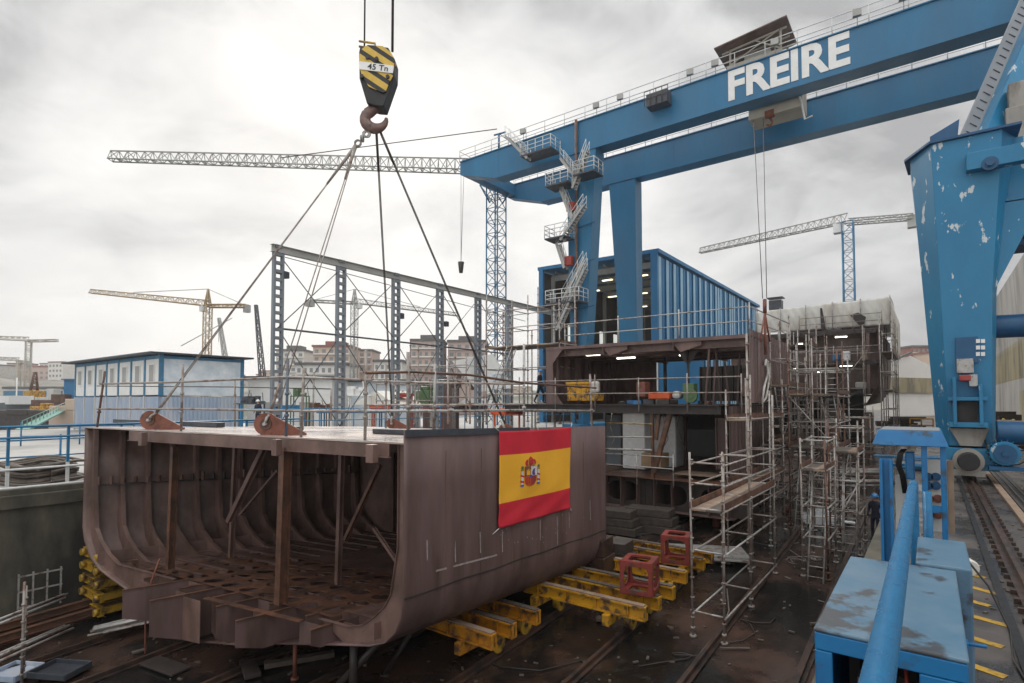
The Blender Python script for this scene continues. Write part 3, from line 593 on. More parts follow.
# ================================================================ CONTAINER OFFICES
P0 = PD(160, 352, 40.0); cx0, cy0 = P0.x, P0.y; zc = P0.z-.15
Q = PY(76, 364, cy0); lx = Q.x; nb = 7; W = (cx0-lx)/nb; zm = QL+(zc-QL)*.5; dl = 6.1
mb = MB()
co = thing('container_offices', 'two storey white container offices with seven windows on blue containers', 'office block', ((cx0+lx)/2, cy0+3, QL))
for i in range(nb):
    x0 = lx+i*W
    mb = MB(); mb.bx(x0+.06, x0+W-.06, cy0, cy0+dl, zm+.05, zc-.1); up = mb.build('cabin', M['white'], co, bev=.03)
    mb = MB(); mb.bx(x0-.09, x0+.16, cy0-.06, cy0+.1, zm, zc-.05); mb.bx(x0+.16, x0+W-.09, cy0-.03, cy0-.002, zc-.32, zc-.05); mb.build('blue_trim', M['trim_blue'], up)
    if i not in (): 
        mb = MB(); xm = x0+W*.5; mb.bx(xm-.48, xm+.48, cy0-.05, cy0-.01, zm+.95, zm+2.35); fr = mb.build('window_frame', M['white'], up)
        mb = MB(); mb.bx(xm-.38, xm-.02, cy0-.07, cy0-.052, zm+1.05, zm+2.25); mb.bx(xm+.02, xm+.38, cy0-.07, cy0-.052, zm+1.05, zm+2.25); mb.build('pane', M['crane_grey'], fr) if False else mb.build('window_pane', M['crane_grey'], up)
    mb = MB(); mb.corr((x0+.1, cy0, 0), (x0+W-.1, cy0, 0), QL+.15, zm-.08, .3, .05); mb.bx(x0+.08, x0+W-.08, cy0+.02, cy0+dl, QL+.1, zm-.05); lo = mb.build('lower_container', M['cont_blue'], co)
    mb = MB(); mb.bx(x0-.02, x0+.1, cy0-.08, cy0+.05, QL+.02, zm); mb.build('corner_post', M['offwhite'], lo)
mb = MB(); mb.corr((cx0, cy0+.1, 0), (cx0, cy0+dl-.1, 0), QL+.15, zm-.08, .28, .05); mb.build('corrugated_end', M['cont_blue'], co)
mb = MB(); mb.bx(cx0-.05, cx0+.08, cy0+dl-.25, cy0+dl+.02, QL, zc); mb.bx(cx0-.05, cx0+.08, cy0-.05, cy0+.25, zm, zc); mb.bx(cx0-.02, cx0+.06, cy0+.25, cy0+dl-.25, zc-.3, zc-.1); mb.build('end_trim', M['trim_blue'], co)
mb = MB(); mb.bx(cx0-.05, cx0+.02, cy0+.25, cy0+dl-.25, zm+.02, zc-.3); mb.build('end_panel', M['paleblue'], co)
mb = MB(); mb.bx(lx-1.2, cx0+.5, cy0-.8, cy0+dl+.6, zc, zc+.14); mb.build('roof', M['slate'], co, bev=.03)
# lower long white shed and other yard buildings behind the steel frame
def shed(px0, px1, D, ytop, lab, m, roofm, dep=5, name='site_shed', doors=2, zb=QL):
    a = PD(px0, ytop, D); b = PD(px1, ytop, D); d = (b-a); d.z = 0; L = d.length; d.normalize(); nn = V((-d.y, d.x, 0)); rz = math.atan2(d.y, d.x)
    mid = (a+b)/2+nn*dep/2; t = thing(name, lab, 'shed', (mid.x, mid.y, zb)); zt = a.z
    mb = MB(); mb.box((mid.x, mid.y, (zb+zt)/2), (L, dep, zt-zb), rz); mb.build('wall', m, t)
    mb = MB(); mb.box((mid.x, mid.y, zt+.12), (L+.6, dep+.8, .22), rz); mb.build('roof', roofm, t)
    for i in range(doors):
        c = a.lerp(b, (i+.6)/(doors+.3)); mb = MB(); mb.box((c.x-nn.x*.03, c.y-nn.y*.03, zb+1.4), (1.1, .05, 2.2), rz); mb.build('door', M['crane_grey'], t)
    return t
shed(248, 332, 47, 379, 'long low white shed right of the container offices', M['white'], M['slate'])
shed(335, 412, 52, 382, 'lower white shed with dark flat roof behind the steel frame', M['paleblue'], M['slate'], doors=1)
shed(423, 452, 50, 384, 'small brown hut behind the steel frame columns', M['primer'], M['dark_steel'], doors=1)
def tarp_tent(px, D, w, lab, m, zt, zb):
    c = PD(px, 402, D); mb = MB(); mb.prism([(c.x-w, c.y, zb), (c.x+w, c.y, zb), (c.x+w*.2, c.y, zt)], (.3, 3, 0)); T('canvas_shelter', mb, m, lab, 'shelter')
tarp_tent(372, 44, 2.6, 'low cream canvas shelter between the steel columns', M['tarp'], .8, -.3)
tarp_tent(462, 46, 1.8, 'small pale tent beside the green machine', M['white'], .2, -.8)
mb = MB(); a = PD(438, 385, 48); mb.prism([PD(452,361,44), PD(492,354,44), PD(512,388,44), PD(478,392,44)], (-.5, .8, .1)); T('tilted_panel', mb, M['white'], 'large tilted white sheet left of the blue lattice tower', 'panel')
mb = MB(); mb.prism([PD(462,366,45), PD(470,360,45), PD(490,388,45), PD(470,390,45)], (.2,1.5,0)); T('timber_stack', mb, M['rust'], 'brown timber stack under the tilted white sheet', 'timber stack')
c = PD(427, 398, 45); mb = MB(); mb.box(c, (1.6,1.2,1.2)); mb.box(c+V((0,0,.75)), (.9,.8,.35)); T('compressor', mb, M['green'], 'green boxy machine on the quay behind the deck rails', 'machine', bev=.08)
def simple_tree(px, D, zt, zb, rad, lab):
    c = PD(px, 402, D); c.z = zb; t = thing('leafy_tree', lab, 'tree', c); mb = MB(); mb.tube(c, c+Z*(zt-zb)*.5, .22, 8, .1); 
    for i in range(5): mb.tube(c+Z*(zt-zb)*.4, c+V((random.uniform(-1,1)*rad*.6, random.uniform(-1,1)*rad*.6, (zt-zb)*.8)), .08, 5, .03)
    mb.build('trunk', M['bark'], t); mb = MB(); cz = zt-rad
    for i in range(1500):
        d = V((random.gauss(0,1), random.gauss(0,1), random.gauss(0,1))).normalized()*rad*random.random()**.4*(.8+.3*math.sin(i*.37))
        p = V((c.x, c.y, cz))+d; a = V((random.uniform(-1,1), random.uniform(-1,1), random.uniform(-1,1)))*.16; b = a.orthogonal().normalized()*.12; mb.add([p-a, p+b, p+a, p-b], [(0,1,2,3)])
    mb.build('crown', M['leaf'], t)
simple_tree(407, 58, 1.6, QL, 1.8, 'round green tree seen between the steel frame columns')
simple_tree(394, 62, 1.2, QL, 1.6, 'dark leafy tree left of the round green one')
# ================================================================ STEEL COLUMN FRAME on the left quay
fx = -28.0
sf = thing('column_row', 'tall grey steel column frame with cross bracing behind the ship block', 'steel frame', (fx, 30, QL))
ys = [PX(p, 280, fx).y for p in (278, 341, 396, 440, 478)]; ys.append(ys[-1]+4.15); zf = PX(278, 249, fx).z
for y in ys:
    mb = MB()
    for o in (-.24, .24): mb.bx(fx-.12, fx+.12, y+o-.06, y+o+.06, QL, zf-.2)
    for i in range(24): z = QL+.5+i*.45; mb.bx(fx-.11, fx+.11, y-.2, y+.2, z, z+.16)
    mb.build('column', M['slate'] if False else M['galv_blue'] if 'galv_blue' in M else M['ship_grey'], sf)
mb = MB(); mb.ibeam((fx, ys[0]-.4, zf), (fx, ys[-1]+9, zf), .28, .4); mb.build('top_beam', M['crane_grey'], sf)
mb = MB(); mb.tube((fx, ys[0], 3.9), (fx, ys[-1], 3.9), .06, 6); mb.build('tie_bar', M['slate'], sf)
for i in range(5):
    for (z0, z1) in ((3.9, zf-.3), (-1.5, 3.9)):
        mb = MB(); mb.tube((fx, ys[i], z0), (fx, ys[i+1], z1), .03, 5); mb.tube((fx+.05, ys[i], z1), (fx+.05, ys[i+1], z0), .03, 5); mb.build('cross_brace', M['slate'], sf)
for i, (px_, py_) in enumerate(((285, 275), (401, 316), (446, 324))):
    c = PX(px_, py_, fx); mb = MB(); mb.box(c, (.3, .35, .35), .3); mb.tube(c, c+V((0,-.5,0)), .03); mb.build('floodlight', M['slate'], sf)
# a parallel pair of cables strung in the air
# ================================================================ TOWER CRANES
def tower(name, lab, px, D, zb, zt, tipL, tipR, m, w=1.5, jh=1.2, nj=30, jr=.07, nt=None, apex=0, tieto=None, cw=True, br=.035, cab=True):
    """tipL/tipR: world points of jib tip and counter-jib end"""
    c = PD(px, 402, D); t = thing(name, lab, 'tower crane', (c.x, c.y, zb)); nt = nt or int((zt-zb)/w/1.0)
    mb = MB(); mb.lattice((c.x, c.y, zb), (c.x, c.y, zt), w, w, nt, jr, br); mb.build('mast', m, t)
    top = V((c.x, c.y, zt)); mb = MB(); mb.lattice(top, tipL, jh*.9, jh, nj, jr, br, tri=True, w2=jh*.6, h2=jh*.7); mb.build('jib', m, t)
    if tipR is not None:
        mb = MB(); mb.lattice(top, tipR, jh*.9, jh*.5, max(4, nj//4), jr, br); mb.build('counter_jib', m, t)
        if cw: mb = MB(); mb.box(V(tipR)-Z*jh*.5, (1.4, 1.4, jh*1.3)); mb.build('counterweight', M['crane_grey'], t)
    if apex:
        mb = MB(); mb.lattice(top, top+Z*apex, w*.8, w*.8, 4, jr, br, w2=.2, h2=.2); mb.build('apex', m, t)
        mb = MB(); mb.tube(top+Z*apex, top.lerp(V(tipL), .62)+Z*jh, jr*.7, 4)
        if tipR is not None: mb.tube(top+Z*apex, tipR, jr*.7, 4)
        mb.build('tie_rope', M['crane_grey'], t)
    if cab: mb = MB(); d = (V(tipL)-top).normalized(); mb.box(top+d*w*.9-Z*w*.5, (w*.9, w*.9, w)); mb.build('cab', M['white'], t)
    return t, c
# blue-masted crane just behind the gantry; long pale jib to the left
D = 62.; zt = PD(496, 168, D).z; tip = PD(110, 160, D-1)
t, c = tower('tower_crane', 'blue lattice tower crane behind the gantry with long pale jib', 496, D, QL, zt-.5, tip, None, M['crane_grey'], 1.55, 1.5, 46, .085, cab=False, br=.045, nt=20)
for ch in t.children:
    if ch.name.startswith('mast'): ch.data.materials[0] = M['crane_blue']
mb = MB(); mb.tube(PD(497, 129, D), PD(280, 158, D-1), .05, 4); mb.build('tie_rope', M['dark_steel'], t)
mb = MB(); mb.lattice((c.x, c.y, zt-4), (c.x, c.y, zt-2.0), 1.0, 1.0, 1, .09, .04, w2=2.6, h2=2.6); mb.box((c.x, c.y, zt-1.5), (2.2, 2.2, .9)); mb.build('slewing_ring', M['crane_blue'], t)
mb = MB(); a = PD(461, 170, D-1); b = PD(461, 262, D-1); mb.tube(a, b, .03, 4); a = PD(464, 170, D-1); mb.tube(a, b, .03, 4); hk = mb.build('hoist_rope', M['crane_grey'], t)
mb = MB(); mb.tube(b, b-Z*1.2, .35, 8, .2); mb.build('hook_block', M['dark_steel'], t)
D = 105.; c_ = PD(851.5, 222, D)
tower('tower_crane', 'blue lattice tower crane behind the white tarpaulin tent', 851.5, D, QR, c_.z, PD(700, 253, 128), PD(912, 217, 101), M['crane_grey'], 1.8, 1.7, 26, .13, apex=0, br=.06)
for o in bpy.data.objects:
    if o.name.startswith('mast') and o.parent and 'tarpaulin' in o.parent.get('label', ''): o.data.materials[0] = M['crane_blue']
D = 150.; c_ = PD(206, 306, D)
tower('tower_crane', 'yellowish tower crane above the container offices', 206, D, QL-3, c_.z, PD(90, 293, 158), PD(247, 306, 148), M['crane_yel'], 1.6, 1.5, 24, .16, apex=4.6, br=.07)
D = 230.; c_ = PD(29, 366, D)
tower('luffing_crane', 'pale tower crane with flat jib at the far left skyline', 27, D, QL-3, PD(27, 341, D).z, PD(-30, 338, D), PD(57, 340.5, D), M['crane_cream'], 1.8, 1.6, 20, .2, br=.1, cw=False, cab=False)
D = 210.
tower('tower_crane', 'second pale crane lower on the far left skyline', 18, D, QL-3, PD(18, 361, D).z, PD(-40, 358, D), PD(29, 362, D), M['crane_cream'], 1.3, 1.2, 16, .16, br=.1, cw=True, cab=False)
D = 120.
tower('tower_crane', 'thin dark crane seen through the steel frame', 353.5, D, QL, PD(354, 303, D).z, PD(458, 316, D+8), PD(310, 301, D-4), M['crane_grey'], 1.1, 1.0, 20, .1, apex=3, br=.05)
def crawler(px, D, p0, p1, lab, m):
    a = PD(*p0, D); b = PD(*p1, D); t = thing('crawler_crane', lab, 'crane', (a.x, a.y, QL)); mb = MB(); mb.lattice(a, b, 1.2, 1.2, 16, .13, .06, w2=.5, h2=.5); mb.build('boom', m, t)
    mb = MB(); mb.tube(b, V((b.x, b.y, b.z-6)), .06, 4); mb.build('hoist_rope', M['crane_grey'], t)
    mb = MB(); mb.box((a.x, a.y, (a.z+QL)/2), (3, 3, a.z-QL)); mb.build('cabin', m, t, bev=.2)
crawler(230, 140, (231, 395), (219, 318), 'grey boom crane just right of the yellowish tower crane', M['crane_grey'])
crawler(260, 130, (264, 395), (256, 305), 'dark boom crane left of the first steel column', M['slate'])
mb = MB(); mb.tube(PD(181, 346, 120), PD(232, 318, 128), .1, 5); T('boom_line', mb, M['crane_grey'], 'thin slanting boom below the yellowish crane jib', 'boom')
# ================================================================ TOWN AND HARBOUR
def block(px0, px1, ytop, D, lab, m, roofm, rows, cols, dep=14, zb=None, grp=None, name='apartment_building', rr=False):
    a, b = PD(px0, ytop, D), PD(px1, ytop, D); d = b-a; d.z = 0; L = d.length; d.normalize(); nn = V((-d.y, d.x, 0)); rz = math.atan2(d.y, d.x); zt = a.z
    zb = zb if zb is not None else -1; mid = (a+b)/2+nn*dep/2; t = thing(name, lab, 'building', (mid.x, mid.y, zb), grp)
    mb = MB(); mb.box((mid.x, mid.y, (zb+zt)/2-2), (L, dep, zt-zb+4), rz); mb.build('wall', m, t)
    mb = MB(); mb.box((mid.x, mid.y, zt+.4), (L+.8, dep+.8, .8), rz)
    if rr: mb.box((mid.x, mid.y, zt+1.6), (L*.5, dep*.5, 2), rz)
    mb.build('roof', roofm, t); H = min(zt-1, zt-zb)
    for j in range(rows):
        for i in range(cols):
            z = zt-1.6-j*3.0
            c = a+d*(L*(i+.5)/cols)-nn*.05; mb = MB(); mb.box((c.x, c.y, z), (L/cols*.5, .12, 1.3), rz); mb.build('window', M['far_glass'], t)
    for j in range(rows):
        mb = MB(); c = (a+b)/2-nn*.35; mb.box((c.x, c.y, zt-2.7-j*3.0), (L*.96, .6, .5), rz); mb.build('balcony', M['stucco'], t)
    return t
block(276, 304, 351, 230, 'cream apartment block beside the first steel column', M['stucco'], M['roof_grey'], 4, 4, rr=True)
block(313, 350, 347, 215, 'orange brown apartment block between the first two columns', M['stucco2'], M['roof_red'], 4, 5, rr=True)
block(345, 372, 351, 235, 'brown apartment block right of the second steel column', M['brick'], M['roof_grey'], 3, 4)
block(411, 442, 341, 200, 'brick apartment tower with white bays left of the fourth column', M['brick'], M['roof_grey'], 5, 5, rr=True)
block(448, 486, 342, 205, 'brick apartment tower with white bays right of the fourth column', M['brick'], M['roof_grey'], 5, 5, rr=True)
block(374, 402, 362, 180, 'white low flats between the brown blocks', M['stucco'], M['roof_grey'], 3, 5)
block(296, 345, 365, 170, 'pale terrace of houses above the white shed', M['stucco'], M['roof_grey'], 2, 8)
block(40, 60, 364, 480, 'square grey tower block on the far left hilltop', M['stucco'], M['roof_grey'], 4, 5, zb=20)
block(912, 930, 347, 260, 'red brown house on the right hillside', M['roof_red'], M['roof_grey'], 3, 4, zb=5)
block(897, 911, 357, 250, 'cream house left of the red brown one', M['stucco'], M['roof_red'], 2, 3, zb=5)
block(929, 940, 353, 240, 'pale house against the crane leg', M['stucco2'], M['roof_red'], 2, 2, zb=5)
rnd = random.Random(5)
for i in range(110):
    az = rnd.uniform(-42, 50) if i % 5 else rnd.uniform(-40, -35); 
    if -32 < az < -2: az = rnd.uniform(15, 46)
    r = rnd.uniform(430, 660); p = polar(az, r); h = hill_h(az, r)+QR; s = rnd.uniform(5, 13); hh = rnd.uniform(4, 10)
    mb = MB(); rz = YAW+rnd.uniform(-.3, .3); mb.box((p.x, p.y, h+hh/2-2), (s*1.5, s, hh+4), rz, 0); mb.box((p.x, p.y, h+hh+.3), (s*1.56, s*1.06, .6), rz, 1)
    for k in range(int(hh/3)):
        for q in range(4): c = V((p.x, p.y, h+1.7+k*3))-polar(0, 1)*0+Matrix.Rotation(rz, 3, 'Z') @ V(((q-1.5)*s*.35, -s/2-.05, 0)); mb.box(c, (s*.16, .2, 1.3), rz, 2)
    wm, wn = rnd.choice([('stucco','pale cream'),('stucco2','tan'),('offwhite','grey white'),('brick','brick pink')]); rm, rn_ = rnd.choice([('roof_grey','grey'),('roof_red','red')]); side = 'far left' if az > 25 else 'middle' if az > 0 else 'right'; hg = 'tall' if hh > 7 else 'low'; wd = 'wide' if s > 9 else 'narrow'
    T('hillside_house', mb, [M[wm], M[rm], M['far_glass']], '%s %s %s house with a %s roof on the %s hillside' % (hg, wd, wn, rn_, side), 'house', '%s %s %s houses with %s roofs on the %s hillside' % (hg, wd, wn, rn_, side))
# harbour, left
a = PD(5, 388, 190)
block(4, 62, 389, 185, 'long blue and white harbour building at the left edge', M['white'], M['roof_grey'], 2, 14, name='harbour_building', zb=-4)
mb = MB(); a, b = PD(4, 396, 184), PD(62, 396, 184); mb.beam(a, b, .6, 3.4, up=Z); T('wall_band', mb, M['trim_blue'], 'blue band along the white harbour building', 'cladding band')
shed(64, 90, 110, 380, 'plain blue gabled shed left of the container offices', M['hall_blue'], M['hall_blue'], dep=8, doors=0, zb=-5)
sp = thing('moored_ship', 'grey ship moored at the left edge of the picture', 'ship', PD(10, 418, 120)); c = PD(-30, 420, 120); e = PD(31, 420, 120)
mb = MB(); rr = []
for i, (k, wd, zt_) in enumerate(((0, 4, 0), (.6, 4, 0), (.85, 2.6, .4), (1, .1, 1.1))):
    q = c.lerp(e, k); rr.append([(q.x, q.y-wd, -.7+zt_), (q.x, q.y+wd, -.7+zt_), (q.x-.8, q.y+wd*.6, -5.6), (q.x-.8, q.y-wd*.6, -5.6)])
mb.loft(rr); mb.build('hull', M['ship_grey'], sp); mb = MB(); q = c.lerp(e, .75); mb.box((q.x, q.y, .2), (8, 4, 1.8)); mb.build('deckhouse', M['white'], sp); mb = MB(); mb.tube((q.x, q.y, 1), (q.x, q.y, 5), .15, 6); mb.build('mast', M['white'], sp)
yc = thing('portal_crane', 'small orange yellow portal crane on the harbour quay', 'portal crane', PD(34, 420, 130)); c = PD(34, 398, 130)
for s1 in (-1, 1):
    for s2 in (-1, 1):
        mb = MB(); mb.beam((c.x+s1*1.2, c.y+s2, c.z), (c.x+s1*3.6, c.y+s2*3, -4.5), .5, .5); mb.build('leg', M['crane_yel'], yc)
mb = MB(); mb.box((c.x, c.y, c.z+.8), (5, 3, 1.8)); mb.build('machine_house', M['yellow'], yc, bev=.1); mb = MB(); mb.lattice((c.x, c.y, c.z+1.6), (c.x+.5, c.y, c.z+6), 1.3, 1.3, 4, .15, .08, w2=.4, h2=.4); mb.build('jib', M['rust'], yc)
gw = thing('gangway', 'pale green gangway sloping down to the harbour', 'gangway', PD(40, 425, 60)); mb = MB(); a, b = PD(22, 430, 62), PD(66, 408, 95); mb.beam(a, b, 1.2, .2); mb.rail([a, b], 1.0, 3, .05); mb.build('deck', mat('sea_green', (.16,.36,.30)), gw)
for i, (x, y, D, w, h, m, l) in enumerate(((60, 405, 110, 9, 3, 'rust', 'rust brown stack of steel on the harbour quay'), (52, 402, 120, 5, 4, 'offwhite', 'white plant cabins on the harbour quay'), (72, 412, 90, 5, 3, 'stucco2', 'tan heap beside the container offices'), (45, 412, 100, 3, 2.2, 'yellow', 'yellow machine on the harbour quay'), (20, 416, 95, 12, 1.6, 'dark_steel', 'dark pontoon in the harbour basin'))):
    c = PD(x, y, D); mb = MB(); mb.box((c.x, c.y, c.z-h/2), (w, 3, h+2), YAW); mb.box((c.x+1, c.y, c.z+h*.4), (w*.3, 2, h*.6), YAW); T('quay_stack', mb, M[m], l, 'stack', bev=.1)
sheet('land', [(-66,110,-4.6),(-30,300,-4.6),(-180,300,-4.6),(-160,90,-4.6),(-110,60,-4.6)], M['pave'])
# ================================================================ RIGHT SIDE BUILDINGS
ib = thing('industrial_building', 'tall weathered corrugated workshop at the right edge', 'workshop', (20, 80, QR)); bx = 8.5
A_ = PX(1024, 262, bx); B_ = PX(991, 309, bx); zt = (A_.z+B_.z)/2; yb = PX(990, 320, bx).y
mb = MB(); mb.corr((bx, yb, 0), (bx, 38, 0), 7.2, zt, .8, .08); mb.build('upper_cladding', M['cladding'], ib)
mb = MB(); mb.corr((bx-.03, yb, 0), (bx-.03, 38, 0), 2.6, 7.15, .8, .08); mb.build('translucent_band', M['cladding_y'], ib)
mb = MB(); mb.bx(bx-.1, bx+.2, 38, yb, QR, 2.58); mb.build('base_wall', M['cladding'], ib)
mb = MB(); mb.loft([[(bx-.4, 37.8, zt), (bx+12, 37.8, zt+5), (bx+24, 37.8, zt), (bx+24, 37.8, QR), (bx+.3, 37.8, QR)], [(bx-.4, yb, zt), (bx+12, yb, zt+5), (bx+24, yb, zt), (bx+24, yb, QR), (bx+.3, yb, QR)]]); mb.build('gable_hall', M['cladding'], ib)
for i in range(6):
    mb = MB(); y = 44+i*8; mb.bx(bx-.16, bx-.11, y, y+3.6, QR+.1, 1.2); mb.build('door', M['cladding_y'], ib)
wh = thing('warehouse', 'low white warehouse with yellow band beside the crane leg', 'warehouse', PD(915, 400, 130)); a, b = PD(884, 366, 125), PD(936, 362, 132)
mb = MB(); mb.prism([(a.x, a.y, QR), (b.x, b.y, QR), (b.x, b.y, b.z-1.5), ((a.x+b.x)/2, (a.y+b.y)/2, b.z+1.2), (a.x, a.y, a.z)], (2, 30, 0)); mb.build('wall', M['stucco'], wh)
mb = MB(); d = V((.3,-.4,0)); mb.beam(V((a.x, a.y, 3.6))+d, V((b.x, b.y, 3.6))+d, .15, 3.4); mb.build('band', M['cladding_y'], wh)
mb = MB(); mb.beam(a+V((0,-.5,.2)), b.lerp(a, .5)+V((0,-.5,2.6)), .5, .4); mb.build('roof_edge', M['roof_grey'], wh)
# ================================================================ SHIP BLOCK hanging in the slipway, with the flag
AT = PD(404, 430.5, 11.0); A = PD(404, 443, 11.0); A.x, A.y = AT.x, AT.y; B = PX(605, 434, A.x); C = PD(85, 427, 17.0)
Lw = V((.30, .954, 0))*8.6
nrm = (B-A).cross(C-A).normalized()
def on_deck(x, y): return V((x, y, A.z-((x-A.x)*nrm.x+(y-A.y)*nrm.y)/nrm.z))
Dk = on_deck(C.x+Lw.x, C.y+Lw.y)
def DP(s, u, h=0):                     # s along the block, u across (0 right wall, 1 left wall), h below the deck
    p = A.lerp(B, s).lerp(C.lerp(Dk, s), u); return V((p.x, p.y, p.z-h))
sb = thing('ship_block', 'open brown hull block slung from the hook, with a flag on its side', 'ship block', (DP(.5,.5).x, DP(.5,.5).y, -5.9))
prof = [(0,-.25),(0,.9),(0,2.1),(0,3.05),(.004,3.38),(.016,3.70),(.037,3.95),(.07,4.10),(.14,4.26),(.3,4.65),(.5,5.05),(.7,4.72),(.86,4.30),(.92,4.12),(.965,3.8),(.99,3.4),(1,3.0),(1,1.5),(1,0)]
def bulge(u, h, s): return h+(.10*s if h > 3 else 0)
def skin(s0, s1, k0, k1, inset=0):
    mb = MB(); ns = 84; rows = []
    for i in range(ns+1):
        s = s0+(s1-s0)*i/ns; row = []
        for (u, h) in prof[k0:k1]:
            q_ = DP(s, u, bulge(u, h, s)); q_.x += (.007*math.cos(s*2*math.pi/.078)+.006*math.sin(s*19+h*2.1))*(1 if 0 < h < 3.5 else .3); row.append(q_)
        rows.append(row)
    mb.loft(rows, 0, True, False, False); return mb
m_ = skin(0, 1, 0, 10).build('side_shell', M['primer'], sb, solid=.03); m_['label'] = 'smooth right side shell of the block carrying the flag'
skin(.07, 1, 10, 12).build('bottom_shell', M['primer_in'], sb, solid=.03)
skin(-.03, 1, 9, 11).build('bottom_shell', M['primer_in'], sb, solid=.03)
m_ = skin(.0, 1, 11, 19).build('side_shell', M['primer_in'], sb, solid=.03); m_['label'] = 'left side shell of the block seen from inside'
# deck plate with ragged pale surface
mb = MB(); q = [DP(0,0), DP(0,1), DP(1,1), DP(1,0)]; mb.prism([p+Z*.005 for p in q], (0,0,-.035)); mb.build('deck', M['deckpale'], sb)
# coaming plate on top of the right shell
mb = MB(); a, b = DP(-.001, -.003, -.26), DP(.5, -.003, -.26); mb.prism([a, b, b-Z*.14, a-Z*.14], (.012, 0, 0)); mb.build('edge_strip', M['slate'], sb)
# deck beams under the deck
for i, s in enumerate((.02, .16, .30, .44, .58, .72, .86, .99)):
    mb = MB(); a, b = DP(s, .02, .17), DP(s, .985, .17)
    if i == 0: a, b = DP(0, .03, .17), DP(0, .80, .17)
    mb.beam(a, b, .014, .26, up=Z); mb.beam(a-Z*.135, b-Z*.135, .12, .016); mb.build('deck_beam', M['primer_in'], sb)
for u in (.2, .36, .62, .8):
    mb = MB(); mb.ibeam(DP(.03, u, .14), DP(.98, u, .14), .1, .2, .014); mb.build('deck_girder', M['primer_in'], sb)
# stub brackets hanging from the front beam
for (u, w_) in ((.045, .34), (.27, .3), (.70, .3)):
    mb = MB(); p = DP(-.03, u, .22); mb.box(p, (w_*.55, .16, .36), R(8)); mb.build('bracket', M['primer_in'], sb, bev=.01)
# side frames: curved L sections following the shell
def frame(side, s, d=.22):
    pf = [p for p in (prof[:9] if side == 0 else prof[::-1][:8])]; sg = 1 if side == 0 else -1
    outer, inner = [], []
    for i, (u, h) in enumerate(pf):
        k = min(1, max(0, (h-3)/1.2)); hh_ = max(h, .02); kk = min(1, max(0, (h-1.9)/1.9)); kk = kk*kk; outer.append(DP(s, u+sg*.003, hh_)); inner.append(DP(s, u+sg*(d/12.3*(1+kk*2.2)+.003), min(hh_-d*k*.9, 3.9)))
    t = (DP(1, .5)-DP(0, .5)).normalized()*.012; mb = MB()
    for i in range(len(pf)-1):
        mb.prism([outer[i], outer[i+1], inner[i+1], inner[i]], t)
        mb.prism([inner[i]-t*4, inner[i+1]-t*4, inner[i+1]+t*5, inner[i]+t*5], (inner[i]-outer[i]).normalized()*.012)
    return mb
for i in range(13):
    for sd in (0, 1): frame(sd, .02+i*.078).build('side_frame', M['primer_in'], sb)
for u, h in ((.985, 1.75),):
    mb = MB(); mb.beam(DP(.03, u, h), DP(.98, u, h), .3, .014); mb.build('stringer', M['dark_steel'], sb)
for i in range(26):
    s = .03+i*.036; mb = MB(); p_ = DP(s, .978, 1.62); mb.box(p_, (.10, .05, random.uniform(.12, .3)), R(20)); mb.build('clip', M[random.choice(['dark_steel','rust','primer_in'])], sb)
# bilge stringer and margin plate
for (u, h) in ((.925, 3.62), (.06, 3.62)):
    mb = MB(); a, b = DP(.0, u, h), DP(.99, u, h); mb.prism([a, b, b-Z*.34, a-Z*.34], (.014, 0, 0)); mb.build('margin_plate', M['primer_in'], sb)
# inner bottom plating with lightening holes
def holed(s0, s1, u0, u1, h, ns, nu, hole, m, nm, seed=3, oval=(1,1)):
    rn = random.Random(seed); mb = MB()
    for i in range(ns):
        for j in range(nu):
            sa, sb_, ua, ub = s0+(s1-s0)*i/ns, s0+(s1-s0)*(i+1)/ns, u0+(u1-u0)*j/nu, u0+(u1-u0)*(j+1)/nu
            sq = [(sa,ua),((sa+sb_)/2,ua),(sb_,ua),(sb_,(ua+ub)/2),(sb_,ub),((sa+sb_)/2,ub),(sa,ub),(sa,(ua+ub)/2)]
            sq2 = []
            for k in range(8): sq2 += [sq[k], ((sq[k][0]+sq[(k+1)%8][0])/2, (sq[k][1]+sq[(k+1)%8][1])/2)]
            P = [DP(a, b, h) for a, b in sq2]
            if rn.random() > hole: mb.add(P, [tuple(range(16))]); continue
            cs, cu = (sa+sb_)/2, (ua+ub)/2; rs_, ru = (sb_-sa)/2*.72*oval[0], (ub-ua)/2*.72*oval[1]; I = []
            for a, b in sq2:
                t = math.atan2((b-cu)/(ub-ua), (a-cs)/(sb_-sa)); I.append(DP(cs+rs_*math.cos(t), cu+ru*math.sin(t), h))
            mb.add(P+I, [(k, (k+1)%16, 16+(k+1)%16, 16+k) for k in range(16)])
            mb.add(I+[p-Z*.03 for p in I], [(k, (k+1)%16, 16+(k+1)%16, 16+k) for k in range(16)])
    return mb.build(nm, m, sb)
o = holed(.055, .45, .20, .80, 3.95, 5, 10, 1.0, M['rust'], 'inner_bottom', oval=(.95, .95)); o['label'] = 'rust coloured perforated floor near the open end'
holed(.10, .45, .08, .20, 3.95, 3, 2, .3, M['primer_in'], 'inner_bottom', 8); holed(.12, .45, .80, .93, 3.95, 3, 2, .3, M['primer_in'], 'inner_bottom', 9)
o = holed(.45, 1, .07, .93, 3.95, 3, 8, .55, M['primer_in'], 'inner_bottom', 5, oval=(.5, .6)); o['label'] = 'brown inner bottom with a few manholes further in'
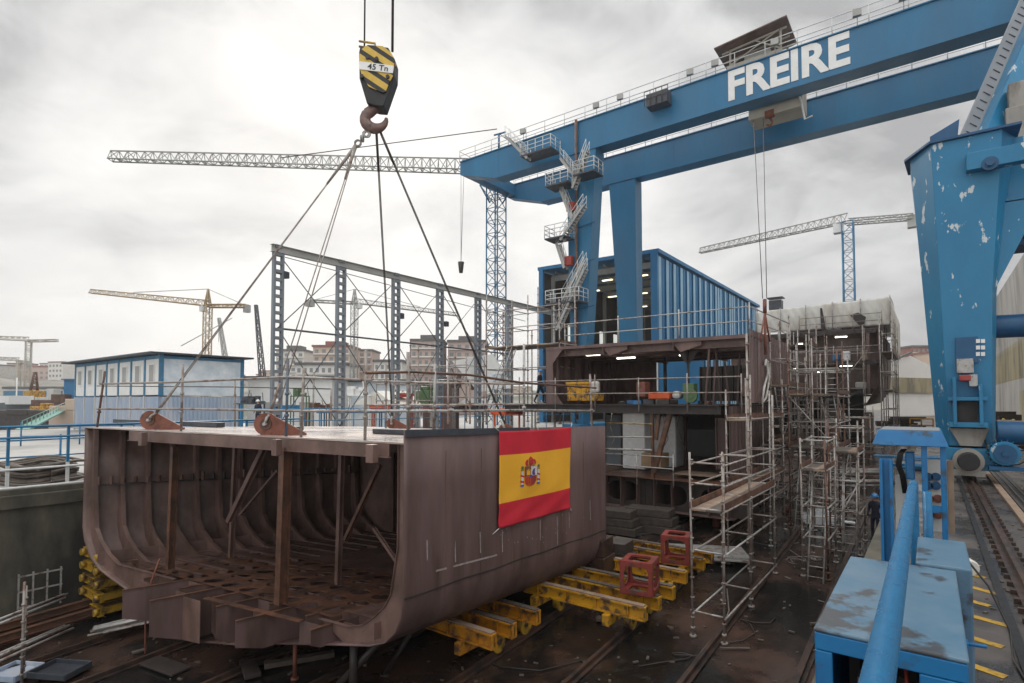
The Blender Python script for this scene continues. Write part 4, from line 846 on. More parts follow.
# floors and longitudinal girders of the double bottom
def hb(u):
    for (a, b), (c, d) in zip(prof[6:], prof[7:]):
        if a <= u <= c: return b+(d-b)*(u-a)/(c-a)
    return 4.2
for i, s in enumerate([.02, .17, .33, .5, .66, .83, .98]):
    mb = MB(); us = [.08+.84*k/10 for k in range(11)]
    if i == 0: s = .125
    t = (DP(1, .5)-DP(0, .5)).normalized()*.014
    for a, b in zip(us, us[1:]): mb.prism([DP(s, a, 3.96), DP(s, b, 3.96), DP(s, b, hb(b)-.02), DP(s, a, hb(a)-.02)], t)
    mb.build('floor_plate', M['primer_in'], sb)
for i, (u, s0) in enumerate(((.10, .02), (.17, -.04), (.235, .02), (.30, -.10), (.345, .03), (.40, -.06), (.46, -.02), (.52, -.13), (.57, -.02), (.63, -.12), (.70, -.02), (.77, .02), (.84, .08), (.90, .10))):
    mb = MB(); a, b = DP(s0, u, 3.94), DP(1, u, 3.94); t = V((.014, 0, 0)); d1 = (hb(u)+.02)
    mb.prism([a, b, DP(1, u, d1), DP(s0*.3, u, d1), DP(s0, u, 3.94+(d1-3.94)*.75)], t); g_ = mb.build('bottom_girder', M['primer'] if i % 2 else M['primer_in'], sb)
    mb = MB(); mb.beam(DP(s0, u, 3.925), DP(.055, u, 3.925), .09, .014); mb.build('flange', M['rust'], g_)
# front tabs of plating
for (u0, u1, s, m_) in ((.10,.17,.05,'primer_in'),(.17,.235,.0,'primer'),(.30,.345,-.015,'primer_in'),(.345,.40,.05,'primer'),(.46,.52,-.05,'primer_in'),(.52,.57,-.03,'primer'),(.57,.63,.05,'primer_in'),(.63,.70,-.03,'primer_in'),(.70,.77,.03,'primer'),(.77,.84,.06,'primer_in'),(.84,.90,.11,'primer')):
    mb = MB(); mb.prism([DP(s, u0+.002, 3.96), DP(s, u1-.002, 3.96), DP(s, u1-.002, hb(u1)-.02), DP(s, u0+.002, hb(u0)-.02)], (.004,.014,0)); mb.build('bracket_plate', M[m_], sb)
for s in (-.01,):
    mb = MB(); mb.beam(DP(s, .22, 3.93), DP(s-.02, .47, 3.93), .14, .016); mb.build('cross_flange', M['rust'], sb)
# aft bulkhead closes the far end
mb = MB(); us = [0, .04, .1, .2, .35, .5, .65, .8, .9, .96, 1]
low = lambda u: {0: 3.3, 1: 3.0}.get(u, min(hb(u), 4.0))
mb.add([DP(1, u, 0) for u in us]+[DP(1, u, low(u)) for u in us], [(k, k+1, 12+k, 11+k) for k in range(10)]); mb.build('bulkhead', M['primer_in'], sb, solid=.02)
for k in range(9):
    mb = MB(); u = .1+k*.09; mb.ibeam(DP(.985, u, .2), DP(.985, u, 3.9), .12, .12, .012); mb.build('bulkhead_stiffener', M['primer_in'], sb)
# pillars and diagonal props inside
def strut(p0, p1, s0, s1, w_=.13, m='rust', nm='pillar'):
    P, Q = DP(s0, .5), DP(s0, .4); a = PV(p0[0], p0[1], P, Q); P, Q = DP(s1, .5), DP(s1, .4); b = PV(p1[0], p1[1], P, Q)
    mb = MB(); mb.ibeam(a, b, w_, w_*1.1, .016, up=V((0,1,0))); return mb.build(nm, M[m], sb)
strut((286,447), (281,604), .01, .0, .2); strut((175,447), (170,569), .05, .05, .16)
strut((236,447), (231,557), .18, .2, .12, 'primer_in'); strut((264,449), (229,522), .16, .16, .14, 'primer_in'); strut((278,470), (240,515), .25, .25, .07, 'primer_in')
strut((342,452), (338,584), .2, .2, .12, 'primer_in'); strut((380,465), (345,540), .2, .2, .09, 'rust'); strut((374,528),(404,572), .1,.1,.07,'primer_in')
# lifting lugs: teardrop plates with a hole, shackles in them
lugs = []
def lug(px, py, s_hint, sc=1.0, vis=True):
    s0_ = {0:.035,1:.035,2:.85,3:.62}[s_hint]; p = PV(px, py, DP(s0_, 0), DP(s0_, 1)); p = on_deck(p.x, p.y)
    ax = _r.copy(); pts = []
    for i in range(15):
        a = math.pi*(.10+1.15*i/14)+.35; pts.append(p+ax*(.30*math.cos(a))*sc+Z*(.26+.27*math.sin(a))*sc)
    pts += [p-ax*.3*sc+Z*0, p+ax*.95*sc, p+ax*.95*sc+Z*.05*sc]
    th = _r.cross(Z)*-.06; mb = MB(); mb.prism(pts, th); o = mb.build('lifting_lug', M['rust_red'], sb, bev=.006)
    mb = MB(); c = p+Z*.27*sc; mb.ring(c+th*.5, th, .14*sc, .07*sc, .12, 18); mb.build('eye_ring', M['rust'], o)
    lugs.append(c+th*.5); return o
lug(150, 430.5, 0, 1.0); lug(266, 436, 1, 1.0); lug(392, 421.5, 2, .7); lug(505, 424, 3, .6)
mb = MB(); pts = [DP(k/24, -.0022, 3.02+.012*math.sin(k)) for k in range(25)]
for a, b in zip(pts, pts[1:]): mb.beam(a, b, .012, .035)
mb.build('bilge_seam', M['dark_steel'], sb)
# chalk and weld marks on the side shell
mb = MB()
def mark(x0, y0, x1, y1, w_=.025):
    a, b = PX(x0, y0, A.x+.018), PX(x1, y1, A.x+.018); d = (b-a).normalized(); n2 = d.cross(V((1,0,0)))*w_/2; mb.prism([a-n2, b-n2, b+n2, a+n2], (.003, 0, 0))
mark(436, 571, 497, 555, .04)
for x, y0, y1 in ((427,540,573),(455,537,562),(480,532,553),(502,530,552),(557,516,545),(540,520,540),(569,512,528),(590,500,520)): mark(x, y0, x+.5, y1, .03)
for k in range(34): x, y = rnd.uniform(500, 600), rnd.uniform(515, 545); mark(x, y, x+rnd.uniform(.3, 1.2), y+rnd.uniform(-1.5, 1.5), .02)
M['chalk'] = mat('chalk', (.36,.31,.29), (.22,.17,.155), 9, .8)
o = mb.build('chalk_marks', M['chalk'], sb); o['kind'] = 'stuff'
mb = MB()
for i in range(1, 7):
    s = i/7.2; pts = [DP(s, 0, h) for h in (0.2, 1.5, 3.2)]
    for a, b in zip(pts, pts[1:]): mb.beam(a+V((.017,0,0)), b+V((.017,0,0)), .02, .006, up=V((1,0,0)))
mb.build('weld_seam', M['primer_in'], sb)['kind'] = 'stuff'
# ---- flag
F0, F1, F2_, F3 = PX(496.3,431,A.x), PX(568,427,A.x), PX(567.5,508,A.x), PX(496.3,528,A.x)
def FP(u, v, o=0.0):      # v from top
    p = F0.lerp(F1, u).lerp(F3.lerp(F2_, u), v)
    wv = .085+.018*math.sin(v*9-u*6)*math.sin(u*3.1)+.010*math.sin(u*14+v*5)+.030*math.sin((u*.8+v*1.5)*17)*max(0, v-.55)+.012*math.sin((u*1.2-v*.8)*22)*max(0, .4-v)+.010*math.sin(u*30+math.sin(v*6)*2)*max(0, .25-v)
    sag = .03*math.sin(u*math.pi)*(1 if v < .5 else .3)
    return p+V((wv+o, 0, -sag))
mb = MB(); nu, nv = 60, 48
mb.v = [FP(i/nu, j/nv) for i in range(nu+1) for j in range(nv+1)]
for i in range(nu):
    for j in range(nv):
        mb.f.append([i*(nv+1)+j, (i+1)*(nv+1)+j, (i+1)*(nv+1)+j+1, i*(nv+1)+j+1]); v = (j+.5)/nv; mb.m.append(0 if (v < .25 or v > .75) else 1); mb.s.append(True)
fl = mb.build('flag', [M['flagred'], M['gold']], None, solid=.004); tag(fl, 'red and yellow striped flag with a coat of arms hung on the hull block', 'flag')
M['arm_white'] = mat('arm_white', (.62,.62,.6), None, 3, .8); M['arm_purple'] = mat('arm_purple', (.10,.05,.22), None, 3, .8); M['arm_blue'] = mat('arm_blue', (.04,.10,.38), None, 3, .8)
def deco(name, pts, m, o=.012):
    mb = MB(); mb.add([FP(u, v, o) for u, v in pts], [tuple(range(len(pts)))]); return mb.build(name, M[m], fl)
cu, cv = .39, .51; su, sv = .080, .118
deco('shield_quarter', [(cu-su,cv-sv),(cu,cv-sv),(cu,cv),(cu-su,cv)], 'rust_red'); deco('shield_quarter', [(cu,cv-sv),(cu+su,cv-sv),(cu+su,cv),(cu,cv)], 'arm_white')
deco('shield_quarter', [(cu-su,cv),(cu,cv),(cu,cv+sv*.98),(cu-su*.6,cv+sv*.85),(cu-su*.95,cv+sv*.5)], 'orange'); deco('shield_quarter', [(cu,cv),(cu+su,cv),(cu+su*.95,cv+sv*.5),(cu+su*.6,cv+sv*.85),(cu,cv+sv*.98)], 'red')
for k in range(3): u = cu-su+.012+k*.022; deco('shield_bar', [(u,cv+.01),(u+.009,cv+.01),(u+.009,cv+sv*.72),(u,cv+sv*.72)], 'flagred', .015)
deco('shield_lion', [(cu+.018,cv-.015),(cu+.012,cv-.05),(cu+.028,cv-.085),(cu+.055,cv-.088),(cu+.048,cv-.05),(cu+.058,cv-.015)], 'arm_purple', .015)
deco('shield_castle', [(cu-.058,cv-.02),(cu-.058,cv-.08),(cu-.047,cv-.08),(cu-.047,cv-.065),(cu-.040,cv-.065),(cu-.040,cv-.088),(cu-.028,cv-.088),(cu-.028,cv-.065),(cu-.021,cv-.065),(cu-.021,cv-.08),(cu-.012,cv-.08),(cu-.012,cv-.02)], 'gold', .015)
deco('shield_centre', [(cu+.018*math.cos(i*math.pi/5),cv+.022*math.sin(i*math.pi/5)) for i in range(10)], 'arm_blue', .017)
deco('crown', [(cu-.058,cv-.115),(cu-.074,cv-.155),(cu-.06,cv-.185),(cu-.03,cv-.195),(cu,cv-.225),(cu+.03,cv-.195),(cu+.06,cv-.185),(cu+.074,cv-.155),(cu+.058,cv-.115)], 'flagred')
deco('crown_band', [(cu-.058,cv-.112),(cu-.062,cv-.132),(cu+.062,cv-.132),(cu+.058,cv-.112)], 'yellow', .015)
for k in (-1, 0, 1): deco('crown_arch', [(cu+k*.04-.006,cv-.132),(cu+k*.03-.004,cv-.195),(cu+k*.03+.006,cv-.195),(cu+k*.04+.006,cv-.132)], 'yellow', .015)
for s_ in (-1, 1):
    x = cu+s_*.108; deco('pillar', [(x-.013,cv-.07),(x+.013,cv-.07),(x+.013,cv+.085),(x-.013,cv+.085)], 'arm_white')
    deco('pillar_capital', [(x-.02,cv-.09),(x+.02,cv-.09),(x+.016,cv-.07),(x-.016,cv-.07)], 'yellow2', .014); deco('pillar_base', [(x-.02,cv+.085),(x+.02,cv+.085),(x+.022,cv+.105),(x-.022,cv+.105)], 'arm_blue', .014)
    deco('pillar_crown', [(x-.013,cv-.092),(x-.016,cv-.115),(x,cv-.128),(x+.016,cv-.115),(x+.013,cv-.092)], 'green', .014)
    for q in (0, 1): deco('ribbon', [(x-.024,cv-.035+q*.07),(x+.022,cv-.01+q*.06),(x+.022,cv+.008+q*.06),(x-.024,cv-.015+q*.07)], 'flagred', .016)
for u, v, du, dv in ((0,0,-.05,-.06),(1,0,.05,-.05),(0,1,-.05,.05),(1,1,.05,.06),(.5,0,0,-.05)):
    mb = MB(); a = FP(u, v); b = FP(min(1,max(0,u)), min(1,max(0,v)))+V((-.06, du*3.3, -dv*2.3)); mb.tube(a, b, .010, 6); mb.build('tie_cord', M['offwhite'], fl)
# ---- slings, hook block
HD = 14.6
hk = PD(371, 118, HD)
hb_ = thing('hook_block', 'yellow and black striped crane hook block marked 45 Tn, hanging above the ship block', 'hook block', PD(373, 104, HD))
def HP(x, y, o=0): return PD(300+x/4.267, y/4.267, HD)+_h*o
mb = MB(); pts = [(250,190),(275,190),(320,182),(372,190),(400,240),(398,310),(352,442),(322,440),(280,430),(248,322),(246,210)]; mb.prism([HP(x, y, .12) for x, y in pts], _h*.5); mb.build('body', M['black'], hb_, bev=.02)
pts = [(285,183),(350,188),(385,215),(400,245),(396,310),(378,345),(362,385),(350,388),(290,362),(262,318),(250,280),(250,208)]
mb = MB(); mb.prism([HP(x, y, .08) for x, y in pts], _h*.03); mb.build('side_plate', M['hazard'], hb_, bev=.004)
mb = MB(); mb.prism([HP(x, y, .055) for x, y in ((249,255),(398,275),(394,307),(252,290))], _h*.02); pl_ = mb.build('label_plate', M['white'], hb_)
e0, e1 = HP(285,289,.05), HP(372,300,.05); xd = (e1-e0).normalized(); yd = _h.cross(xd)*-1
if yd.z < 0: yd = -yd
text_mesh('lettering', '45 Tn', M['black'], pl_, e0, xd, yd, (e1-e0).length, .155, .004, .01)
mb = MB()
for x, y in ((285,240),(325,245),(262,320),(372,322)): c = HP(x, y, .03); mb.tube(c, c+_h*.08, .05, 12)
mb.build('axle_bolt', M['dark_steel'], hb_)
mb = MB(); mb.path([HP(243,155,.2), HP(313,165,.2), HP(313,182,.2)], .03, 6); mb.path([HP(243,178,.2), HP(285,184,.2)], .03, 6); mb.path([HP(400,262,.1), HP(408,270,.1), HP(402,280,.1)], .02, 6); mb.build('rope_guide', M['yellow2'], hb_)
mb = MB(); ctr = HP(309, 478, .36)
pts = [HP(322,412,.36), HP(310,430,.36), HP(285,450,.36)]+[ctr+_r*(.79*math.cos(a)*.32)*1.15+Z*(.27*math.sin(a)) for a in [math.pi*(1-.12)+i*math.pi*1.14/12 for i in range(13)]]
rads = [.09,.12,.135]+[.14,.145,.15,.155,.155,.15,.145,.135,.12,.10,.085,.065,.045]
mb.path(pts, rads[:len(pts)], 14)
mb.tube(HP(268,452,.36), HP(330,412,.36), .12, 10); mb.tube(HP(258,457,.36), HP(272,452,.36), .05, 8)
mb.build('hook', mat('hook_skin', (.22,.13,.11), (.12,.07,.06), 5, .5, c3=(.07,.05,.045), amt=.4, sc3=6), hb_)
for (x0, x1, lab) in ((262, 262, 'thin hoist rope on the left of the hook block'), (384, 386, 'thicker hoist rope on the right of the hook block')):
    a = HP(x0, 190, .3); b = a+V((0, 0, 16)); b.x += .0; T('hoist_rope', MB().tube(a, b, .022 if x0 < 300 else .035, 6), M['dark_steel'], lab, 'rope')
hook = HP(311, 515, .36)
labs = ['leftmost wire sling, doubled, down to the left lifting lug', 'wire sling down to the second lifting lug at the front', 'near vertical wire sling to the middle of the deck', 'rightmost wire sling down to the lug by the flag']
for i, (lp_, lab) in enumerate(zip(lugs, labs)):
    t = thing('wire_sling', lab, 'sling', (lp_.x, lp_.y, lp_.z))
    st_ = hook+_r*(-.12+.06*i)
    if i < 2:
        d = (lp_-st_).normalized(); k = st_+(V((hook-_r*.55-Z*.5))-st_)*1.0; 
        mb = MB(); 
        for j in range(4): c = st_.lerp(k, (j+.5)/4); mb.ring(c, _h if j % 2 else _r, .10, .06, .05, 12)
        mb.build('chain_link', M['galv'], t)
        mb = MB(); e = lp_-(lp_-k).normalized()*.28
        for o_ in (-.01, .06*i+.02): mb.tube(k+_r*o_*.3, e+_r*o_*2, .015, 6)
        mb.tube(k, k.lerp(e, .14), .055, 8, .03); mb.tube(e, e.lerp(k, .10), .045, 8, .03); mb.build('wire', M['tube'], t)
    else:
        mb = MB(); e = lp_+Z*.12
        for o_ in (-.012, .02): mb.tube(st_+_r*o_, e+_r*o_, .014, 6)
        mb.tube(st_, st_.lerp(e, .12), .035, 6); mb.build('wire', M['dark_steel'], t)
    mb = MB(); dd = (st_-lp_).normalized(); c = lp_+dd*.10; pts = [lp_+_h*.11, c+_h*.12+dd*.05, c+dd*.18, c-_h*.12+dd*.05, lp_-_h*.11]; mb.path(pts, .035, 8); mb.tube(lp_-_h*.16, lp_+_h*.16, .04, 10); mb.build('shackle', M['galv'], t)
# ---- scaffold handrail on the deck edge of the ship block
dr = thing('deck_railing', 'rusty scaffold tube railing round the deck of the flagged block', 'railing', DP(0, .5))
def post(p0, p1, P, Q, m='tube', r=.032, par=dr):
    a, b = PV(p0[0], p0[1], P, Q), PV(p1[0], p1[1], P, Q); mb = MB(); mb.tube(a, b, r, 8); L = (b-a).length
    for k in range(1, int(L/.5)): c = a.lerp(b, k*.5/L); mb.tube(c-Z*.03, c+Z*.03, r*1.7, 8)
    return mb.build('post', M[m], par)
fa, fb = DP(.03, 0), DP(.03, 1); ra, rb_ = DP(0, .01), DP(1, .01); ga, gb = DP(.55, 0), DP(.5, 1)
for p0, p1, m in (((97,428),(105,371),'rust'),((181,431),(183,364),'tube'),((286,437),(288,359),'tube_blue'),((301,438),(304,368),'tube'),((365,441),(366,350),'tube')): post(p0, p1, fa, fb, m)
for p0, p1, m in (((408,432),(408,352),'tube'),((434,430),(435,364),'galv'),((524,427),(524,344),'galv'),((592,426),(590,374),'tube')): post(p0, p1, ra, rb_, m)
for p0, p1 in (((235,424),(235,380)),((331,421),(331,389)),((386,433),(386,364)),((448,424),(448,372)),((470,424),(470,380))): post(p0, p1, ga, gb, 'tube', .028)
def run(pts, P, Q, m='tube', r=.028): mb = MB(); mb.path([PV(x, y, P, Q) for x, y in pts], r, 8); mb.build('rail', M[m], dr)
run([(100,384),(183,382),(288,377),(372,380)], fa, fb); run([(97,409),(183,409),(300,411),(372,411)], fa, fb); run([(97,386),(235,387),(331,389)], ga, gb, 'dark_steel', .018)
run([(366,373),(412,372),(470,375),(524,383),(596,388)], ra, rb_, 'rust'); run([(366,411),(470,411),(524,410),(594,411)], ra, rb_, 'galv')
run([(366,381),(448,383),(524,384)], ga, gb); run([(366,405),(448,405),(524,404)], ga, gb)
# steel bars lying on the deck
for (x0, y0, x1, y1, h, lab) in ((117,422.5,146,422.5,.16,'dark steel flat bar on the deck behind the left lifting lug'),(185,424,221,424,.16,'dark steel flat bar on the deck between the lugs'),(376,426,440,428,.14,'dark grey upturned channel on the deck behind the corner posts'),(452,427,492,427,.14,'second dark grey channel on the deck near the flag'),(262,421,300,420.5,.12,'dark bar at the back edge of the deck')):
    a = PV(x0, y0, DP(.35,0), DP(.35,1)); b = PV(x1, y1, DP(.35,0), DP(.35,1)); a = on_deck(a.x, a.y)+Z*(.012+h/2); b = on_deck(b.x, b.y)+Z*(.012+h/2); mb = MB(); mb.beam(a, b, .3, h); T('steel_bar', mb, M['slate'], lab, 'steel bar', bev=.02)
# ---- props under the block
def prop(x0, y0, s, u, r, lab, m='dark_steel', tilt=(0,0)):
    a = DP(s, u, hb(u)-.02 if .08 < u < .92 else 4.1); b = V((a.x+tilt[0], a.y+tilt[1], floor_z(a.y+tilt[1]))); mb = MB(); mb.tube(b, a, r, 14); mb.tube(b, b+Z*.04, r*1.8, 14); T('steel_prop', mb, M[m], lab, 'prop')
prop(0,0,.12,.60,.12,'round steel prop under the keel at the left')
prop(0,0,.06,.30,.05,'thin rusty prop under the front edge, left of the paired props','rust_red')
prop(0,0,.06,.15,.09,'dark prop under the bilge, left of the slanting prop')
prop(0,0,.10,.10,.08,'slanting dark prop braced under the bilge corner',tilt=(-1.2,-.6))
prop(0,0,.22,.11,.06,'thin slanting prop behind the bilge corner',tilt=(-.7,-.4))
mb = MB(); a = PD(205,395+170,15); pts = [DP(-.02,.64,3.3), DP(-.03,.655,3.9), DP(-.04,.66,5), DP(-.04,.655,6.6)]; mb.path(pts, .025, 8); T('hanging_hose', mb, M['rust_red'], 'brown hose hanging from the block down to the floor', 'hose')
# ================================================================ SECOND BLOCK (with two working decks)
fy = 23.7
rx = PY(749, 333, fy).x; lx2 = PY(546, 348, fy).x; zr = PY(742, 335, fy).z; z1 = PY(720, 404, fy).z-.05; z2 = PY(640, 477, fy).z; z3 = PY(640, 505, fy).z-.15
b2_ = thing('ship_block', 'two deck brown ship section with lamps, skips and wrapped pallets', 'ship block', ((rx+lx2)/2, fy+4, floor_z(fy)))
d2 = 8.2
def corrw(name, x, y0, y1, z0, z1_, m='primer', pitch=.55):
    mb = MB(); mb.corr((x, y0, 0), (x, y1, 0), z0, z1_, pitch, -.07); o = mb.build(name, M[m], b2_, solid=.02); return o
mb = MB(); mb.bx(lx2, rx, fy, fy+d2, zr-.02, zr+.02); mb.bx(lx2, rx-.05, fy-.02, fy+.0, zr-.12, zr+.03); mb.build('roof_deck', M['primer'], b2_)
for i in range(5):
    mb = MB(); y = fy+.4+i*1.7; mb.bx(lx2+.1, rx-.1, y-.01, y+.01, zr-.42, zr-.04); mb.bx(lx2+.1, rx-.1, y-.09, y+.09, zr-.44, zr-.42); mb.build('deck_beam', M['primer_in'], b2_)
for x in (lx2+3.2, lx2+6.6):
    mb = MB(); mb.prism([(x-.2,fy+.1,zr-.03),(x+1.2,fy+.1,zr-.03),(x+1.2,fy+.1,zr-.3),(x+.3,fy+.1,zr-.55)], (0,.02,0)); mb.bx(x,x+.02,fy,fy+d2,zr-.5,zr-.03); mb.build('deck_girder', M['primer_in'], b2_)
corrw('side_wall', rx, fy, fy+d2, z1+.1, zr+.25); corrw('side_wall', lx2, fy, fy+d2, z1, zr)
mb = MB()
mb.prism([(lx2+.0,fy,z1),(lx2+1.0,fy,z1),(lx2+.45,fy,z1+.7),(lx2+.4,fy,zr-.8),(lx2+1.0,fy,zr-.1),(lx2,fy,zr-.05)], (0,.02,0)); mb.build('frame_bracket', M['primer'], b2_)
for i in range(7):
    mb = MB(); y = fy+.5+i*1.1; mb.bx(lx2+.08, lx2+.3, y, y+.02, z1, zr-.1); mb.build('side_frame', M['primer_in'], b2_)
mb = MB(); mb.bx(lx2, lx2+2.6, fy+d2-.3, fy+d2-.25, z1, zr); mb.build('rear_bulkhead', M['primer_in'], b2_)
for i in range(4):
    mb = MB(); x = lx2+.5+i*.6; mb.ibeam((x, fy+d2-.4, z1), (x, fy+d2-.4, zr-.05), .1, .12, .012); mb.build('bulkhead_stiffener', M['primer_in'], b2_)
# working deck, extends left beyond the wall
le = PY(507, 403, fy).x; re_ = PY(722, 404, fy).x
mb = MB(); mb.bx(le, re_, fy-.4, fy+d2, z1-.03, z1+.02); mb.build('working_deck', M['dark_steel'], b2_)
mb = MB(); mb.bx(le, re_, fy-.2, fy-.18, z1-.36, z1-.03); mb.bx(le, re_, fy-.28, fy-.1, z1-.38, z1-.36); mb.build('deck_girder', M['dark_steel'], b2_)
for i in range(5):
    mb = MB(); y = fy+1+i*1.6; mb.bx(le, re_, y, y+.02, z1-.34, z1-.03); mb.build('deck_beam', M['dark_steel'], b2_)
lw = PY(610, 450, fy).x; 
mb = MB(); mb.bx(lw-3.5, rx-1.0, fy-.1, fy+d2, z2-.04, z2); mb.build('lower_deck', M['rust'], b2_)
wx = PY(728, 440, fy).x
corrw('lower_side_wall', wx, fy+.2, fy+d2, z2-1.1, z1-.04)
mb = MB(); mb.bx(lw-4, wx, fy+d2-.1, fy+d2-.05, z3, z1-.4); mb.build('rear_bulkhead', M['dark_steel'], b2_)
# double bottom frames with cut-outs
def cut(x0, x1, za, zb, y, par, m='primer_in'):
    n_ = 24; o_, i_ = [], []; cx_, cz_ = (x0+x1)/2, (za+zb)/2; w_, h_ = (x1-x0)/2, (zb-za)/2
    for k in range(n_):
        t = 2*math.pi*k/n_; c_, s_ = math.cos(t), math.sin(t); m1 = max(abs(c_), abs(s_)); o_.append((cx_+w_*c_/m1, y, cz_+h_*s_/m1)); e = 3.0; rr_ = (abs(c_)**e+abs(s_)**e)**(-1/e); i_.append((cx_+w_*.72*c_*rr_, y, cz_+h_*.66*s_*rr_))
    mb = MB(); mb.add(o_+i_, [(k, (k+1)%n_, n_+(k+1)%n_, n_+k) for k in range(n_)]); return mb.build('web_frame', M[m], par, solid=.03)
for i in range(4):
    x0 = lw-.6+i*2.2
    if x0+1.4 < wx+.4: cut(x0, x0+2.18, z3, z2-.05, fy+.35, b2_, 'dark_steel'); cut(x0, x0+2.18, z3, z2-.05, fy+2.2, b2_, 'dark_steel')
for i in range(9):
    x0 = lw-.3+i*.8
    if x0 < wx: mb = MB(); mb.bx(x0, x0+.02, fy, fy+3, z3, z2-.05); mb.build('stiffener', M['primer'], b2_)
# partitions, cabins and gear that close the decks
for k, (xa, ya, xb, yb_, dy, m, l) in enumerate(((700,367,742,401,3.2,'dark_steel','cabin_wall'),(676,412,688,474,4.5,'primer','partition'),(606,412,616,472,5,'dark_steel','partition'),(716,418,727,470,1.5,'primer','partition'))):
    a, b = PY(xa, ya, fy+dy), PY(xb, yb_, fy+dy); mb = MB(); mb.bx(a.x, b.x, fy+dy, fy+dy+.08, b.z, a.z)
    for j in range(int((b.x-a.x)/.5)+1): mb.bx(a.x+j*.5, a.x+j*.5+.05, fy+dy-.12, fy+dy, b.z, a.z)
    mb.build(l, M[m], b2_)
for k in range(7):
    a = PY(612+k*17, 412, fy+random.uniform(.3, 4)); mb = MB(); mb.path([a, a+V((random.uniform(-.2,.2), 0, -.7)), a+V((random.uniform(-.4,.4), .1, -1.3)), a+V((random.uniform(-.3,.3), 0, -random.uniform(1.6, 2.3)))], .02, 5); mb.build('hanging_cable', M[random.choice(['black','rust_red','tube'])], b2_)
for k in range(5):
    a = PY(705+k*8, 372, fy+1+k*.5); mb = MB(); mb.beam((a.x, a.y, z1), (a.x+random.uniform(-.3,.3), a.y, zr-.1-.8*(k % 2)), .08, .08); mb.build('stanchion', M['primer'], b2_)
for k, (x, y, D, w_, h, l) in enumerate(((615,512,24,2.2,.5,'dark timber keel blocks under the left of the two deck section'),(650,516,24,2.5,.5,'dark timber keel blocks under the middle of the two deck section'),(612,540,19,1.6,.6,'stacked brown blocks beside the flagged hull end'),(597,548,18,1.0,.8,'rusty block stack tucked under the flagged hull end'))):
    c = PD(x, y, D); fz_ = floor_z(c.y); mb = MB()
    for j in range(3): mb.box((c.x, c.y, fz_+h*(j+.5)/1.5), (w_*(1-.12*j), .9, h/1.5-.02), .05*j)
    T('keel_blocks', mb, M['timber_dark' if k < 3 else 'rail_rust'], l, 'keel blocks', bev=.02)
mb = MB(); mb.bx(lw-.8, wx+.2, fy, fy+d2, z3-.04, z3); mb.build('bottom_plate', M['primer'], b2_)
mb = MB(); mb.bx(lw-.6, lw-.5, fy-.1, fy+5, z3, z2); mb.build('bottom_girder', M['primer'], b2_)
for i in range(4):
    x = lw+.5+i*2; y = fy+1+(i%2)*4; mb = MB(); mb.tube((x, y, floor_z(y)), (x, y, z3-.04), .14, 12); T('steel_prop', mb, M['rust_red'], ['first','second','third','fourth'][i]+' short prop from the left under the two deck section', 'prop')
# posts + braces on the lower deck
for (a, b, w_) in (((652,407),(653,478),.12),((672,407),(654,472),.2),((660,407),(656,440),.14)):
    p, q = PY(a[0], a[1], fy-.0), PY(b[0], b[1], fy-.0); mb = MB(); mb.ibeam(p, q, w_, w_, .02, up=V((0,1,0))); mb.build('pillar', M['rust'], b2_)
c = PY(688, 365, fy+1); mb = MB(); mb.tube((c.x, c.y, z1), (c.x, c.y, zr-.4), .06, 8); mb.prism([(c.x-.5,c.y,zr-.42),(c.x+.5,c.y,zr-.42),(c.x,c.y,zr-1.1)], (0,.02,0)); mb.build('pillar', M['dark_steel'], b2_)
c = PY(665, 365, fy+4); mb = MB(); mb.tube((c.x, c.y, z1), (c.x, c.y, zr-.4), .09, 8); mb.build('pillar', M['dark_steel'], b2_)
# lit strip lamps
for k, (x, y, dy) in enumerate(((593,355,.6),(626,358,1.6),(717,347,.6),(687,355,2.6),(741,352,4),(620,411,1.0),(704,411,1.2))):
    yy = fy+dy; c = PY(x, y, yy); L = .36 if k not in (1, 2, 5) else .46
    t = thing('strip_lamp', ['leftmost lit strip lamp under the upper roof','second lit strip lamp under the upper roof','bright strip lamp under the roof near its right corner','dimmer strip lamp left of the right corner one','strip lamp against the corrugated side wall','lit strip lamp under the working deck above the white pallet','lit strip lamp under the working deck, right side'][k], 'lamp', c)
    mb = MB(); mb.box(c+Z*.06, (L*2.1, .14, .06)); mb.build('housing', M['offwhite'], t); mb = MB(); mb.box(c, (L*2, .12, .055)); mb.build('tube', M['lamp'], t)
# contents of the decks
def crate(name, x0, x1, yt, yb_, yy, m, lab, cat, dep=1.0, extra=None, bev=.04):
    a, b = PY(x0, yt, yy), PY(x1, yb_, yy); mb = MB(); mb.bx(a.x, b.x, yy, yy+dep, b.z, a.z)
    if extra: extra(mb, a, b)
    return T(name, mb, M[m], lab, cat, bev=bev)
def skip_x(mb, a, b):
    mb.bx(a.x-.06, b.x+.06, fy-.06, fy+1.06, a.z-.12, a.z+.02)
    for i in range(4): x = a.x+(b.x-a.x)*(i+.5)/4; mb.bx(x-.04, x+.04, fy-.05, fy+.02, b.z, a.z-.1)
crate('skip', 567, 589, 382.5, 401, fy, 'yellow', 'bright yellow steel skip on the upper working deck', 'skip', extra=skip_x)
crate('tool_chest', 589, 597, 393, 401, fy+.1, 'yellow', 'small yellow chest touching the yellow skip', 'chest', .7)
crate('sack', 590, 598, 381, 393, fy-.3, 'offwhite', 'dirty white sack hanging on the rail beside the yellow skip', 'sack', .3, bev=.12)
crate('cabinet', 636, 645, 382, 397, fy+.5, 'rust_red', 'dark red cabinet in the middle of the working deck', 'cabinet', .6)
crate('welding_set', 648, 669, 392, 399, fy+.4, 'orange', 'flat orange welding set on the working deck', 'welding set', .7)
